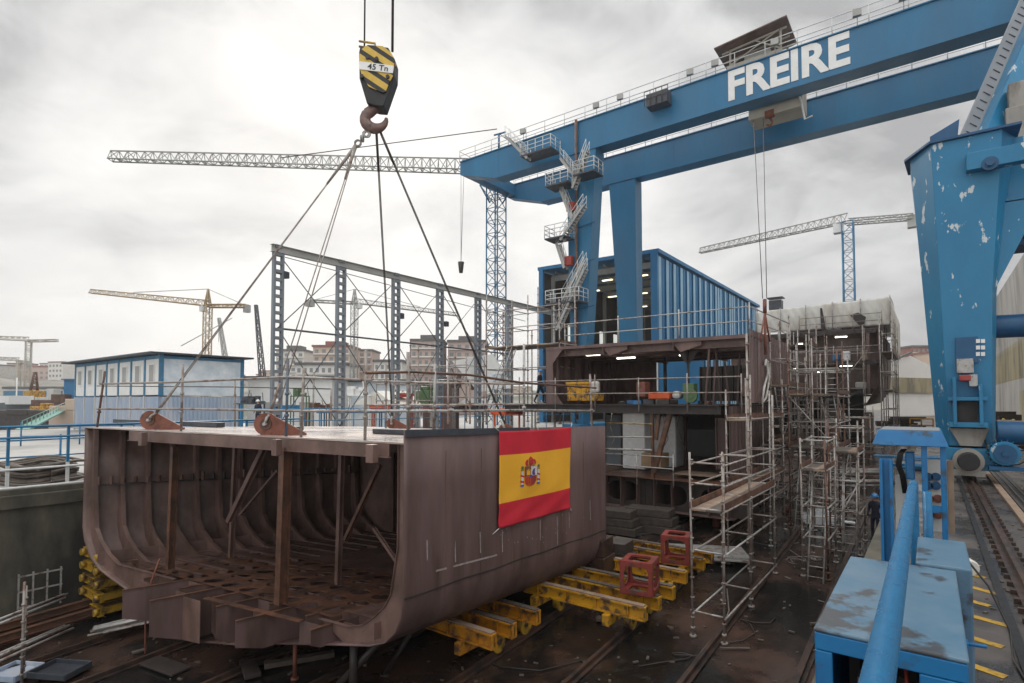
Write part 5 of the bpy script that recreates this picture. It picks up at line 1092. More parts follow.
crate('drum', 671, 680, 391, 399, fy+.5, 'offwhite', 'pale low drum right of the orange welding set', 'drum', .6, bev=.15)
crate('pallet_load', 622, 645, 413, 470, fy+2.2, 'wrap', 'tall plastic wrapped white load on the lower deck', 'pallet load', 1.4, bev=.08)
crate('pallet_load', 645, 676, 416, 468, fy+3.4, 'wrap', 'second wrapped load with loose sheeting behind the brown braces', 'pallet load', 1.4, bev=.1)
crate('cardboard_box', 641, 661, 453, 468, fy+1.2, 'card', 'brown cardboard box in front of the wrapped loads', 'box', 1.0, bev=.02)
crate('steel_plate', 687, 720, 429, 457, fy+3, 'black', 'dark upright plate on the lower deck', 'plate', .1, bev=.01)
crate('timber_stack', 672, 714, 474, 477, fy+.5, 'wood', 'pale planks lying on the lower deck', 'planks', 1.5, bev=.01)
crate('white_panel', 606, 621, 415, 470, fy+3.5, 'ship_grey', 'grey panel left of the wrapped white load', 'panel', .1, bev=.01)
mb = MB(); c = PY(690, 396, fy+.3); mb.tube(c, c+V((0,.2,0)), .3, 16); mb.box(c+V((-.1,.3,.35)), (.5,.5,.4)); mb.tube(c+V((0,-.02,-.0)), c+V((0,.05,0)), .15, 12); T('pump', mb, M['green'], 'green pump with round flange on the working deck', 'pump', bev=.02)
for i in range(14):
    x = random.uniform(603, 715); y_ = fy+random.uniform(.2, 3); c = PY(x, 400, y_); mb = MB(); s = random.uniform(.12, .3); mb.box((c.x, y_, z1+.02+s/2), (s*2.2, s, s), random.uniform(0, 2)); gm, gn = [('dark_steel','black'),('rust','rusty'),('slate','dark grey'),('hat_blue','blue'),('galv','pale')][i % 5]; T('clutter_piece', mb, M[gm], '%s %s piece of gear among the clutter on the working deck' % ('larger' if s > .2 else 'small', gn), 'gear', '%s %s gear on the working deck' % ('larger' if s > .2 else 'small', gn), bev=.02)
# hose coil on the corrugated wall, plate with lug hanging on ropes
mb = MB(); pts = [PX(x, y, rx+.12) for x, y in ((766,362),(768,372),(764,388),(762,403),(766,398),(769,380),(768,362),(766,360),(765,366))]; mb.path(pts, .05, 8); T('hose', mb, M['offwhite'], 'pale hose looped on the corrugated side wall', 'hose')
mb = MB(); c = PX(765, 320, rx+.15); 
for s_ in (-1, 1): mb.tube(c+V((0, s_*.9, -1.0)), c+Z*.35, .04, 6)
mb.tube(c+Z*.3, c+Z*.9, .08, 8); mb.tube(c+V((0,0,.2)), c+V((0,0,-1.5)), .06, 6); T('lifting_tackle', mb, M['rust_red'], 'rusty lifting tackle on the edge of the corrugated wall', 'tackle')
# ================================================================ SCAFFOLDING
def scaffold(name, lab, xs, ys_, zf, levels, tops, planks=(), guard=(), ladders=(), braces=(), m='tube', r=.03, inner=True, group=None, loc=None):
    """xs, ys_: post grid; levels: heights of horizontals; tops: post top; planks: (level, i0, i1) across all ys"""
    t = thing(name, lab, 'scaffolding', loc or (sum(xs)/len(xs), sum(ys_)/len(ys_), zf if not callable(zf) else zf(sum(ys_)/len(ys_))), group)
    fz = zf if callable(zf) else (lambda y: zf)
    for i, x in enumerate(xs):
        for j, y in enumerate(ys_):
            if not inner and 0 < i < len(xs)-1 and 0 < j < len(ys_)-1: continue
            tp = tops(i, j) if callable(tops) else tops; mb = MB(); jx, jy = random.uniform(-.03, .03), random.uniform(-.03, .03); mb.tube((x, y, fz(y)), (x+jx, y+jy, tp), r, 8)
            mb.tube((x, y, fz(y)), (x, y, fz(y)+.05), r*3, 8); mb.tube((x, y, fz(y)+.2), (x, y, fz(y)+.26), r*2, 8)
            z = fz(y)+.5
            while z < tp-.1: mb.tube((x, y, z-.015), (x, y, z+.015), r*1.75, 8); z += .5
            mb.build('post', M[random.choice([m, m, m, 'galv', 'rust'])], t)
    for z in levels:
        for x in xs: mb = MB(); mb.tube((x+r, ys_[0]-.06, z), (x+r, ys_[-1]+.06, z+random.uniform(-.03, .03)), r*.85, 8); mb.build('ledger', M[random.choice([m, 'galv'])], t)
        for y in ys_: mb = MB(); mb.tube((xs[0]-.06, y+r, z+.03), (xs[-1]+.06, y+r, z+.03), r*.85, 8); mb.build('transom', M[random.choice([m, 'galv'])], t)
    for z in planks:
        n_ = max(2, int((xs[-1]-xs[0])/.28))
        for k in range(n_): x0 = xs[0]+.03+(xs[-1]-xs[0]-.06)*k/n_; mb = MB(); mb.bx(x0, x0+(xs[-1]-xs[0])/n_-.02, ys_[0]-.1, ys_[-1]+.1, z+.06, z+.105); mb.build('plank', M[random.choice(['wood', 'wood', 'wood_wet'])], t)
        mb = MB(); mb.bx(xs[0]-.03, xs[0]-.005, ys_[0]-.1, ys_[-1]+.1, z+.1, z+.27); mb.bx(xs[-1]+.0, xs[-1]+.025, ys_[0]-.1, ys_[-1]+.1, z+.1, z+.27); mb.build('toe_board', M['rust'], t)
    for a, b in ladders:
        a, b = V(a), V(b); mb = MB(); o = V((.22, 0, 0)) if abs((b-a).y) > abs((b-a).x) else V((0, .22, 0))
        for s_ in (-1, 1): mb.tube(a+o*s_, b+o*s_, .026, 6)
        n_ = int((b-a).length/.3)
        for k in range(n_): c = a.lerp(b, (k+.5)/n_); mb.tube(c-o, c+o, .016, 5)
        mb.build('ladder', M['galv'], t)
    for a, b in braces: mb = MB(); mb.tube(a, b, r*.85, 8); mb.build('brace', M[m], t)
    return t
# main stepped tower in front
def mt(i, j):
    return [[-1.32, -1.32], [1.95, 1.95], [1.2, 2.6]][j][i] if j < 3 else 1
ft = scaffold('scaffold_tower', 'stepped tube scaffold tower with plank deck and red toe board beside the flagged block', (-4.98, -4.2), (14.4, 17.0, 20.1), floor_z, (-5.4, -3.85, -2.78, -2.15, -1.62), lambda i, j: (-1.32, 1.95 if i else -1.5, .2)[j], planks=(-2.85,))
scaffold('scaffold_bay', 'low braced scaffold bay standing on the slip floor behind the stepped tower', (-3.4, -2.7), (20.3, 22.2), floor_z, (-4.4, -3.4, -2.2, -1.3), -1.2, planks=(-2.3,), ladders=(((-3.0, 19.9, floor_z(20)), (-3.05, 21.6, -2.2)),))
scaffold('scaffold_walkway', 'scaffold walkway with planks against the lower corrugated wall', (-5.75, -4.95), (20.3, 23.0, 25.6), floor_z, (-3.6, -2.9, -1.9, -.62), lambda i, j: .4+(.5 if (i+j) % 2 else 0), planks=(-.75, -3.0))
st2 = scaffold('stair_scaffold', 'tall scaffold stair tower with ladders between the two ship sections', (-4.8, -3.9, -3.0), (26.0, 28.0, 30.0), floor_z, (-4.2, -3.1, -2.0, -.9, .2, 1.3), lambda i, j: 2.1+.5*((i+j) % 2), planks=(-2.0, .2),
   ladders=(((-4.4,25.8,floor_z(26)),(-4.4,27.4,-2)),((-3.4,25.9,floor_z(26)),(-3.5,27.6,-2)),((-4.3,27.9,-2),(-4.4,26.3,.2)),((-3.3,27.9,-2),(-3.4,26.3,.2)),((-3.2,25.8,-2),(-3.4,27.6,1.4))), braces=(((-4.8,26,-4.2),(-3,26,-2)),((-3,26,-2),(-4.8,26,.2)),((-3,26,.2),(-3,30,-2)),((-3,26,-4.4),(-3,30,-2))))
scaffold('stair_scaffold', 'low scaffold with ladders and a plank platform right of the tall stair tower', (-3.0, -2.1), (23.4, 25.4), floor_z, (-4.0, -2.9, -1.9, -1.0), -.7, planks=(-1.9,), ladders=(((-2.4,23.2,floor_z(23)),(-2.5,24.8,-1.9)),((-2.8,23.2,floor_z(23)),(-2.9,24.8,-1.9))), braces=(((-3.0,23.4,-4.8),(-2.1,23.4,-2.9)),))
scaffold('scaffold_tower', 'scaffold tower in the gap before the tented section', (-7.2, -6.2, -5.2), (34, 36.5), floor_z, (-3, -1.5, 0, 1.5, 3.0), lambda i, j: 4.2+.6*((i+j) % 2), planks=(0, 3.0), braces=(((-7.2,34,-3),(-5.2,34,0)),((-5.2,34,0),(-7.2,34,3))))
scaffold('scaffold_facade', 'slim scaffold wall up the right side of the tented section', (-3.1, -2.3), (53, 56, 59, 62), floor_z, (-2.2, -.7, .8, 2.3, 3.8, 5.3), lambda i, j: 6.8, planks=(.8, 3.8), r=.035)
scaffold('scaffold_facade', 'scaffold rows in front of the tented section', (-12.2, -9.6, -7.0, -4.3), (53.2, 54.6), floor_z, (-2.2, -.7, 1.0, 2.6, 4.2), lambda i, j: 5.6+.5*(i % 2), planks=(3.0,), r=.035, braces=(((-12.2,53,-2),(-8.2,53,1)),((-6.2,53,-2),(-8.2,53,1)),((-6.2,53,1),(-4.3,53,3.6))))
scaffold('scaffold_tower', 'scaffold on the slip floor under the tented section', (-5.2, -3.4), (46.5, 49), floor_z, (-3.2, -2.2, -1.2), lambda i, j: -.4-.5*((i+j) % 2), planks=(-1.3,))
scaffold('scaffold_tower', 'narrow scaffold beside the corrugated wall of the two deck section', (-5.6, -4.9), (26.5, 28.6, 31), floor_z, (-4.2, -3.0, -1.8, -.6, .6, 1.8), lambda i, j: 2.6+.7*((i+j) % 2), planks=(-1.8, .6), braces=(((-5.6,26.4,-3),(-5.6,31,-.6)),((-4.9,31,-.6),(-4.9,26.4,1.8))), ladders=(((-5.2,26.3,-4.2),(-5.2,28.2,-1.8)),((-5.3,28.2,-1.8),(-5.2,26.4,.6))))
0 and scaffold('scaffold_tower', 'low scaffold in the shadow behind the low braced bay', (-4.9, -4.1), (22.0, 24.2), floor_z, (-4.3, -3.2, -2.1), -1.2, planks=(-3.1,), braces=(((-4.9,22,-5),(-4.1,22,-3.2)),))
# guard rails on the roof and decks of the second block
def railing(name, lab, pts, h, step, mids, m='galv', r=.03, hang=.3):
    pts = [V(p) for p in pts]; t = thing(name, lab, 'railing', pts[0])
    for a, b in zip(pts, pts[1:]):
        k = max(1, round((b-a).length/step))
        for i in range(k+(1 if b is pts[-1] else 0)): c = a.lerp(b, i/k); mb = MB(); mb.tube(c-Z*hang, c+Z*(h+random.uniform(.02, .3)), r, 8); mb.build('post', M[m], t)
        for q_ in (1,)+tuple(mids): mb = MB(); mb.tube(a+Z*h*q_, b+Z*h*q_, r*.85, 8); mb.build('rail', M[m], t)
    return t
railing('guard_railing', 'tube railing on the roof of the two deck section', [(lx2+1, fy+.2, zr), (rx, fy+.1, zr), (rx, fy+d2, zr+.2)], 1.15, 2.6, (.5,))
railing('guard_railing', 'tube railing along the upper working deck', [(le-1, fy-.5, z1), (re_+.9, fy-.5, z1)], 1.15, 2.3, (.45,), 'tube')
railing('guard_railing', 'scaffold rail in front of the lower deck', [(lw-.2, fy-.3, z2), (wx-2.2, fy-.3, z2)], 1.0, 1.9, (.5,), 'galv')
for k, (ya, yb_) in enumerate(((423, 424), (437, 437), (449, 450))):
    a, b = PY(606, ya, fy-.35), PY(652, yb_, fy-.35); mb = MB(); mb.tube(a, b, .05 if k == 2 else .03, 8); T('scaffold_tube', mb, M['galv' if k else 'yellow2'], ['yellowish tube across the lower deck opening', 'middle tube across the lower deck opening', 'thick pale tube across the lower deck opening'][k], 'tube')
# scaffolding on the left quay, by the crane leg
lq = PD(520, 402, 31.)
x0, y0 = lq.x, lq.y
scaffold('scaffold_tower', 'scaffold tower with long plank platform left of the crane leg', (x0-2.4, x0-.6, x0+1.2, x0+2.6), (y0, y0+1.6), -1.2, (.4, 1.8, 3.05, 4.1, 5.1), lambda i, j: 6.2-(.8*((i+j) % 2)), planks=(2.95,), ladders=(((x0-1.9, y0-.3, -.9), (x0-.2, y0-.3, 2.9)), ((x0-2.1, y0-.3, -.6), (x0-.5, y0-.3, 3.0))), r=.032)
scaffold('scaffold_tower', 'lower scaffold frame behind the deck rails near the person in blue', (x0-5.4, x0-4, x0-2.6), (y0-1.5, y0), -1.2, (.2, 1.2, 2.0), lambda i, j: 2.6, r=.028)
scaffold('scaffold_tower', 'scaffold posts and rails on the left quay behind the flag', (x0-8.5, x0-6.9), (y0-3, y0-1.4, y0+.2), -1.4, (0, 1.0), lambda i, j: 1.5+.3*i, r=.026)
# ================================================================ THIRD BLOCK under the tarpaulin
gy = 56.0; r3 = PY(878, 330, gy).x; l3 = -16.0; zt3 = PY(870, 328, gy).z; zm3 = PY(850, 361, gy).z; zb3 = -1.0
b3 = thing('ship_block', 'far ship section under a white tarpaulin tent with lit interior', 'ship block', ((l3+r3)/2, gy+12, floor_z(58)))
def hollow(x0, x1, za, zb, open_left=False):
    mb = MB(); mb.bx(x0, x1, gy, gy+18, zb-.1, zb); mb.build('deck', M['primer'], b3)
hollow(l3, r3, 0, zt3); hollow(l3, r3-.1, 0, zm3); hollow(l3, r3-1.2, 0, .6)
mb = MB(); pts = [(r3, zt3), (r3+.02, zm3-.4), (r3-.15, zm3-2.2), (r3-.9, zm3-3.6), (r3-2.4, zb3+.5), (r3-6, zb3+.1), (l3, zb3)]
mb.loft([[(x, gy, z) for x, z in pts], [(x, gy+18, z) for x, z in pts]], 0, True, False, False); mb.build('side_shell', M['primer'], b3, solid=.05)
mb = MB(); mb.bx(l3, r3-.02, gy+2.4, gy+2.5, .6, zt3-.1); mb.build('bulkhead', M['primer_in'], b3)
for x in (PY(815, 350, gy).x, PY(868, 350, gy).x):
    mb = MB(); mb.bx(x-.12, x+.12, gy, gy+.4, .6, zt3-.1); mb.build('web_frame', M['primer_in'], b3)
for k, z in enumerate((zt3-.4, zm3-.35)): mb = MB(); mb.bx(l3, r3-.1, gy-.05, gy-.02, z, z+.33); mb.build('deck_beam', M['dark_steel'], b3)
for k, (x, y) in enumerate(((841, 337), (846, 366), (796, 369), (800, 344), (820, 372))):
    c = PY(x, y, gy+.5); t = thing('strip_lamp', ['lit strip lamp under the top deck of the tented section','lit strip lamp under the middle deck of the tented section','small lit lamp far left under the tented section','small lit lamp left on the upper level of the tented section','faint lamp low in the tented section'][k], 'lamp', c); mb = MB(); mb.box(c, (.9 if k < 2 else .45, .1, .07)); mb.build('tube', M['lamp'], t); mb = MB(); mb.box(c+Z*.12, (1.0 if k < 2 else .5, .15, .06)); mb.build('housing', M['offwhite'], t)
for k, (x0_, y0_, x1_, y1_, m, l, dy) in enumerate(((832,354,839,361,'hat_blue','blue tool bag on the tented section deck',-.3),(841,351,850,361,'wrap','crumpled white sheeting on the tented section deck',-.3),(860,350,868,360,'wood','upright timber boards at the right of the tented deck',-.4),(826,322,842,330,'ship_grey','pale crate on top of the tented section',1),(855,382,867,388,'offwhite','white carton inside the tented section',1),(831,318,841,324,'rust_red','red brown box on top of the tented section',2))):
    a, b = PY(x0_, y0_, gy+dy), PY(x1_, y1_, gy+dy); mb = MB(); mb.bx(a.x, b.x, gy+dy, gy+dy+.9, b.z, a.z); T('deck_load', mb, M[m], l, 'load', bev=.12)
railing('guard_railing', 'railing along the middle deck of the tented section', [(PY(812,360,gy).x, gy-.6, zm3), (r3+.3, gy-.6, zm3)], 1.2, 1.8, (.5,), 'galv', .035)
railing('guard_railing', 'railing on the top deck in front of the tarpaulin', [(PY(800,330,gy).x, gy-.3, zt3), (r3+.3, gy-.3, zt3)], 1.2, 1.8, (.5,), 'tube', .035)
mb = MB(); mb.bx(l3, r3-1.5, gy+5, gy+5.2, QR, .6); mb.build('keel_bulkhead', M['dark_steel'], b3)
for k in range(5): mb = MB(); x = l3+1+k*2.6; mb.bx(x, x+.5, gy+.5, gy+4, QR, zb3); mb.build('keel_block', M['wood_wet'], b3)
# slanted plate and props under it
mb = MB(); a, b, c = PY(816, 404, gy-.8), PY(866, 388, gy-.8), PY(866, 392, gy-.8); mb.prism([a, b, c, a-Z*.15], (0,.6,0)); T('curved_plate', mb, M['dark_steel'], 'dark curved plate slanting below the tented section', 'plate')
for (p, q, w_, l) in (((823,405),(828,430),.3,'vertical brown prop under the tented section'),((844,404),(828,426),.3,'slanting brown prop under the tented section'),((868,415),(872,440),.2,'thin prop at the right under the tented section')):
    a, b = PY(*p, gy-1), PY(*q, gy-1); b.z = floor_z(gy-1) if w_ > .25 else b.z; mb = MB(); mb.beam(a, b, w_, w_, up=V((0,1,0))); T('steel_prop', mb, M['rust'], l, 'prop')
# tarpaulin
tx0, tx1 = PY(757, 330, gy+1).x, PY(890, 300, gy+1).x; z_l, z_r = PY(757, 312, gy+1).z, PY(889, 297, gy+1).z
mb = MB(); nx, nz = 60, 14; rr = []
def tz(k): return z_l+(z_r-z_l)*k
for j in range(nz+1):
    row = []
    for i in range(nx+1):
        k = i/nx; x = tx0+(tx1-tx0)*k; z = zt3+.3+(tz(k)-zt3-.3)*j/nz; scal = (abs(math.sin(k*math.pi*5)))**.6
        row.append((x, gy+1-.18*scal*math.sin(j/nz*math.pi)+.1*math.sin(i*1.7+j*.8)*.5, z))
    rr.append(row)
for j in range(1, 9):
    row = []
    for i in range(nx+1): k = i/nx; x = tx0+(tx1-tx0)*k; row.append((x, gy+1+j*2.4, tz(k)+.25-.04*j*j*.6+.12*math.sin(i*.9+j*2)*.5-.25*abs(math.sin(k*math.pi*5))))
    rr.append(row)
mb.loft(rr, 0, True, False, False); tp = mb.build('tarpaulin_tent', M['tarp'], None, solid=.03); tag(tp, 'large off white tarpaulin tent over the far ship section', 'tarpaulin')
mb = MB(); mb.loft([[(tx1+.02, gy+1, zt3-1.5+.4*j), (tx1+.5*(j/14)*0+.02, gy+10, zt3-1.5+.4*j), (tx1, gy+20, zt3-1.5+.4*j)] for j in range(0, 1+int((z_r-zt3+1.5)/.4))], 0, True, False, False); mb.build('tent_side', M['tarp'], tp, solid=.03)
mb = MB(); a, b = PY(782, 309, gy+.7), PY(788, 323, gy+.7)
for i in range(6): x = tx0+(tx1-tx0)*i/5; mb.tube((x, gy+.75, zt3), (x, gy+.75, tz(i/5)+.1), .05, 6)
mb.build('tent_pole', M['galv'], tp)
mb = MB(); c = PY(859, 320, gy+.6); mb.prism([PY(850,315,gy+.7),PY(858,312.5,gy+.7),PY(866,317,gy+.7),PY(864,324,gy+.7),PY(859,325,gy+.7),PY(854,320,gy+.7)], (0,.04,0)); mb.build('torn_opening', M['dark_steel'], tp)
mb = MB(); mb.prism([PY(820,308,gy+.7),PY(822,308,gy+.7),PY(826,329,gy+.7),PY(821,330,gy+.7)], (0,.04,0)); mb.build('slit', M['dark_steel'], tp)
mb = MB(); a = PY(776, 304.5, gy+3); mb.box(a-Z*.1, (1.1, 1, .9)); mb.bx(a.x-.7, a.x+.7, a.y-.6, a.y+.6, a.z+.55, a.z+.65); T('vent_box', mb, M['slate'], 'dark ventilation box on top of the tent', 'vent')
# ================================================================ TROLLEYS under the flagged block
def trolley(lab, x0, x1, ys_, zt, wheels, long_x, zf, ym='yellow'):
    t = thing('slipway_trolley', lab, 'trolley', ((x0+x1)/2, sum(ys_)/len(ys_), zf(ys_[0])))
    for y in ys_:
        mb = MB(); mb.bx(x0, x1, y-.10, y+.10, zt-.34, zt-.30); mb.bx(x0, x1, y-.02, y+.02, zt-.30, zt-.04); mb.bx(x0, x1, y-.11, y+.11, zt-.04, zt); mb.bx(x1-.03, x1, y-.10, y+.10, zt-.30, zt-.04)
        for k in range(4): x = x0+(x1-x0)*(k+.5)/4; mb.bx(x-.01, x+.01, y-.10, y+.10, zt-.30, zt-.04)
        o = mb.build('cross_beam', M[ym], t); mb = MB(); mb.bx(x0+.05, x1-.04, y-.085, y+.085, zt+.003, zt+.035); mb.build('wood_packing', M['wood_wet'] if y != ys_[0] else M['wood'], o)
    for x in long_x:
        mb = MB(); mb.bx(x-.09, x+.09, ys_[0]-.25, ys_[-1]+.3, zt-.62, zt-.345); mb.build('side_beam', M[ym], t, bev=.01)
    for (x, y) in wheels:
        x += .22; z = zf(y)+.13; mb = MB(); c = V((x, y, z+.20)); mb.tube(c-V((.07,0,0)), c+V((.07,0,0)), .20, 24); mb.ring(c+V((.09,0,0)), (1,0,0), .24, .10, .04, 24); w_ = mb.build('wheel', M['yellow2'], t); mb = MB(); mb.tube(c-V((.13,0,0)), c+V((.13,0,0)), .05, 10); mb.build('hub', M['dark_steel'], w_)
    return t
W1 = PF(489, 653); W2 = PF(425, 631)
zt_ = floor_z(W1.y)+.98
e = [PZ(x, y, zt_) for x, y in ((500,636),(516,624),(532,609))]
trolley('small yellow rail trolley with three timber topped beams under the hull', W2.x-.5, sum(q.x for q in e)/3, [q.y for q in e], zt_, ((W1.x, W1.y), (W1.x, e[2].y+.3), (W2.x, W1.y+.2)), (W1.x, W2.x), floor_z, 'orange_yellow')
W3 = PF(622, 630); zt_ = floor_z(W3.y)+1.02
e = [PZ(x, y, zt_) for x, y in ((650,608),(661,597),(670,586))]; x1 = sum(q.x for q in e)/3
trolley('long yellow rail trolley beams beside the red cube frame', x1-3.6, x1, [q.y for q in e], zt_, ((W3.x, W3.y), (W3.x, e[2].y), (W3.x-2.2, W3.y)), (W3.x, W3.x-2.2), floor_z)
e2 = [PZ(x, y, zt_) for x, y in ((688,572),(703,559))]; x2 = sum(q.x for q in e2)/2
trolley('farther yellow rail trolley beams behind the red cube frames', x2-3.6, x2, [q.y for q in e2]+[e2[1].y+.9], zt_, ((W3.x+.1, e2[0].y), (W3.x+.1, e2[1].y+.6)), (W3.x+.1, W3.x-2.1), floor_z)
def cube_frame(px, py, z, sz, hh, lab, rz):
    c = PZ(px, py, z); t = thing('cube_frame', lab, 'steel frame', c); t.rotation_euler.z = 0
    def loc(a, b, cc): q = Matrix.Rotation(rz, 3, 'Z') @ V((a, b, 0)); return V((c.x+q.x, c.y+q.y, z+cc))
    h = sz/2; w_ = sz*.15
    for (i, nrm_) in enumerate(((1,0),(0,1),(-1,0),(0,-1))):
        n_ = 24; mb = MB(); o_, i_ = [], []
        for k in range(n_):
            a = 2*math.pi*k/n_; ca, sa = math.cos(a), math.sin(a); m1 = max(abs(ca), abs(sa)); u, v = ca/m1, sa/m1; e_ = 5; q = (abs(ca)**e_+abs(sa)**e_)**(-1/e_)*.77
            def P_(uu, vv): return loc(nrm_[0]*h-nrm_[1]*uu*h, nrm_[1]*h+nrm_[0]*uu*h, hh/2+vv*hh/2)
            o_.append(P_(u, v)); i_.append(P_(ca*q, sa*q))
        mb.add(o_+i_, [(k, (k+1)%n_, n_+(k+1)%n_, n_+k) for k in range(n_)]); mb.build('side_plate', M['cube_red'], t, solid=.03)
    for zz in (0, hh):
        n_ = 24; mb = MB(); o_, i_ = [], []
        for k in range(n_):
            a = 2*math.pi*k/n_; ca, sa = math.cos(a), math.sin(a); m1 = max(abs(ca), abs(sa)); e_ = 5; q = (abs(ca)**e_+abs(sa)**e_)**(-1/e_)*.66
            o_.append(loc(ca/m1*h, sa/m1*h, zz)); i_.append(loc(ca*q*h, sa*q*h, zz))
        mb.add(o_+i_, [(k, (k+1)%n_, n_+(k+1)%n_, n_+k) for k in range(n_)]); mb.build('end_plate', M['cube_red'], t, solid=.05)
cube_frame(640, 590, zt_+.07, .82, .80, 'nearer dark red open cube frame standing on the yellow beams', R(10))
cube_frame(677, 560, zt_+.07, .82, .80, 'farther dark red open cube frame behind the nearer one', R(12))
def stack_x(px0, px1, py, D0, lab): pass
# aluminium scaffold decks stacked on trestles
a = PZ(640, 548, -5.35); b = PZ(745, 553, -5.35)
sd = thing('scaffold_deck_stack', 'stack of grey aluminium scaffold decks beside the red cube frames', 'deck stack', (a+b)/2)
for k in range(2):
    mb = MB(); mb.beam(a+Z*(k*.08-.1)+V((0,k*.1,0)), b+Z*(k*.08-.1)+V((0,k*.1,0)), 1.5, .07); mb.build('deck_panel', M['galv'], sd, bev=.008)
for f_ in (.2, .8): c = a.lerp(b, f_); mb = MB(); mb.bx(c.x-.15, c.x+.15, c.y-.5, c.y+.5, floor_z(c.y)+.02, c.z-.14); mb.build('trestle', M['wood_wet'], sd)
# yellow stacked frames and tube bundles on the left
c = V((PD(110, 610, 17.6).x, PD(110, 610, 17.6).y, 0)); c.z = floor_z(c.y)
ys = thing('yellow_frame_stack', 'stack of worn yellow steel frames under the left end of the flagged block', 'frame stack', c)
for k in range(5):
    mb = MB(); z = c.z+.02+k*.40
    for o_ in (-.45, .45): mb.ibeam((c.x-.7, c.y+o_, z+.2), (c.x+.7, c.y+o_, z+.2), .16, .26, .03)
    for o_ in (-.6, 0, .6): mb.beam((c.x+o_, c.y-.5, z+.2), (c.x+o_, c.y+.5, z+.2), .14, .18)
    for o_ in (-.6, .6): mb.tube((c.x+o_, c.y-.62, z+.2), (c.x+o_, c.y-.5, z+.2), .11, 10)
    mb.build('frame', M['yellow2'], ys)
def bundle(lab, p, q, n_, r=.026, spread=.25, m='galv', wet=0):
    p, q = V(p), V(q); t = thing('tube_bundle', lab, 'tube bundle', (p+q)/2); d = (q-p).normalized(); sd_ = d.cross(Z).normalized()
    for i in range(n_):
        o_ = sd_*random.uniform(-spread, spread)+Z*random.uniform(0, spread*.8)+d*random.uniform(-.25, .25); mb = MB(); mb.tube(p+o_, q+o_*1.05, r, 7); mb.build('tube', M[random.choice([m, m, 'tube'])], t)
    return t
a = PD(100, 632, 15.5); b = PD(190, 612, 16.5); bundle('silver scaffold tubes stacked beside the yellow frames', a, b, 22)
a, b = PD(-20, 632, 12.5), PD(66, 598, 15); bundle('upper bundle of pale scaffold tubes at the bottom left corner', a, b, 7, .03, .12)
a, b = PD(-20, 668, 11.5), PD(70, 628, 14.5); bundle('lower bundle of pale scaffold tubes at the bottom left corner', a, b, 5, .03, .12)
for k, (x0, y0, x1, y1, lab) in enumerate(((22,668,14,582,'upright scaffold post at the far bottom left'),(24,660,21,586,'second upright scaffold post beside the tube bundles'))):
    a = PD(x0, y0, 13.2+k*.4); b = V((a.x, a.y, PD(x1, y1, 13.2+k*.4).z)); a.z = floor_z(a.y); mb = MB(); mb.tube(a, b, .03, 8)
    for j in range(5): z = a.z+.3+j*.4; mb.tube((a.x, a.y, z), (a.x, a.y, z+.04), .05, 8)
    T('scaffold_post', mb, M['tube'], lab, 'post')
for k, (x, y, w_, l, m) in enumerate(((15, 678, .8, 'pale blue tray at the bottom left corner', 'paleblue'), (60, 676, 1.0, 'dark open tray with pale rim at the bottom left', 'dark_steel'))):
    c = PF(x, y); mb = MB(); mb.box((c.x, c.y, c.z+.1), (w_, .7, .06), .5)
    for s_ in (-1, 1):
        q = Matrix.Rotation(.5, 3, 'Z') @ V((0, s_*.36, 0)); mb.box((c.x+q.x, c.y+q.y, c.z+.16), (w_, .04, .14), .5); q = Matrix.Rotation(.5, 3, 'Z') @ V((s_*w_/2, 0, 0)); mb.box((c.x+q.x, c.y+q.y, c.z+.16), (.04, .72, .14), .5)
    T('steel_tray', mb, M['slate'] if k else M['cont_blue'], l, 'tray', bev=.01)
for k, (x, y, l) in enumerate(((40, 590, 'rusty beams piled along the base of the left wall'), (75, 570, 'second pile of rusty beams by the left wall below the ship block'))):
    c = PD(x, y, 15.5+k*2); mb = MB()
    for j in range(5): mb.ibeam((XL+.4+j*.25, c.y-2, floor_z(c.y-2)+.12+.15*(j % 3)), (XL+.45+j*.25, c.y+2, floor_z(c.y+2)+.12+.15*(j % 3)), .15, .2, .02)
    T('beam_pile', mb, M['rust'], l, 'beams')
# wall niche grid
c = PX(38, 590, XL+.02); mb = MB()
for i in range(4): mb.bx(XL+.12, XL+.18, c.y-.5+i*.33, c.y-.46+i*.33, c.z-.5, c.z+.6)
for i in range(3): mb.bx(XL+.13, XL+.17, c.y-.5, c.y+.55, c.z-.4+i*.45, c.z-.36+i*.45)
T('wall_grille', mb, M['galv'], 'small rusty grille on the left slipway wall', 'grille')
# ================================================================ LEFT QUAY RAILING
lr = thing('quay_railing', 'blue and white railing along the left quay wall', 'railing', (XL-.25, 6, QL))
xr_ = XL-.2; zq = lambda y, px_=8: PX(px_, y, xr_).z
y0_ = PX(-60, 470, xr_).y; y1_ = 14
ztop_ = zq(427); zw0, zw1 = zq(488.5), zq(470)
yp = [PX(p, 450, xr_).y for p in (8, 68)]; dy = yp[1]-yp[0]
for i in range(-2, 6):
    y = yp[0]+i*dy; mb = MB(); mb.bx(xr_-.04, xr_+.04, y-.04, y+.04, QL, zw1+.12, 0); mb.build('white_post', M['white_rail'], lr); mb = MB(); mb.bx(xr_-.035, xr_+.035, y-.035, y+.035, zw1+.123, ztop_); mb.build('blue_post', M['rail_blue'], lr)
for z, m in ((ztop_, 'rail_blue'), (ztop_-.33, 'rail_blue'), (zw1, 'white_rail'), (zw0, 'white_rail')):
    mb = MB(); mb.tube((xr_+.05, y0_-3, z), (xr_+.05, y1_, z), .035, 8); mb.build('rail', M[m], lr)
railing('quay_railing', 'second blue railing farther back on the left quay', [(-26, -4, QL), (-26, 11, QL), (-34, 16, QL)], 1.2, 2.2, (.5,), 'rail_blue', .035, 0)
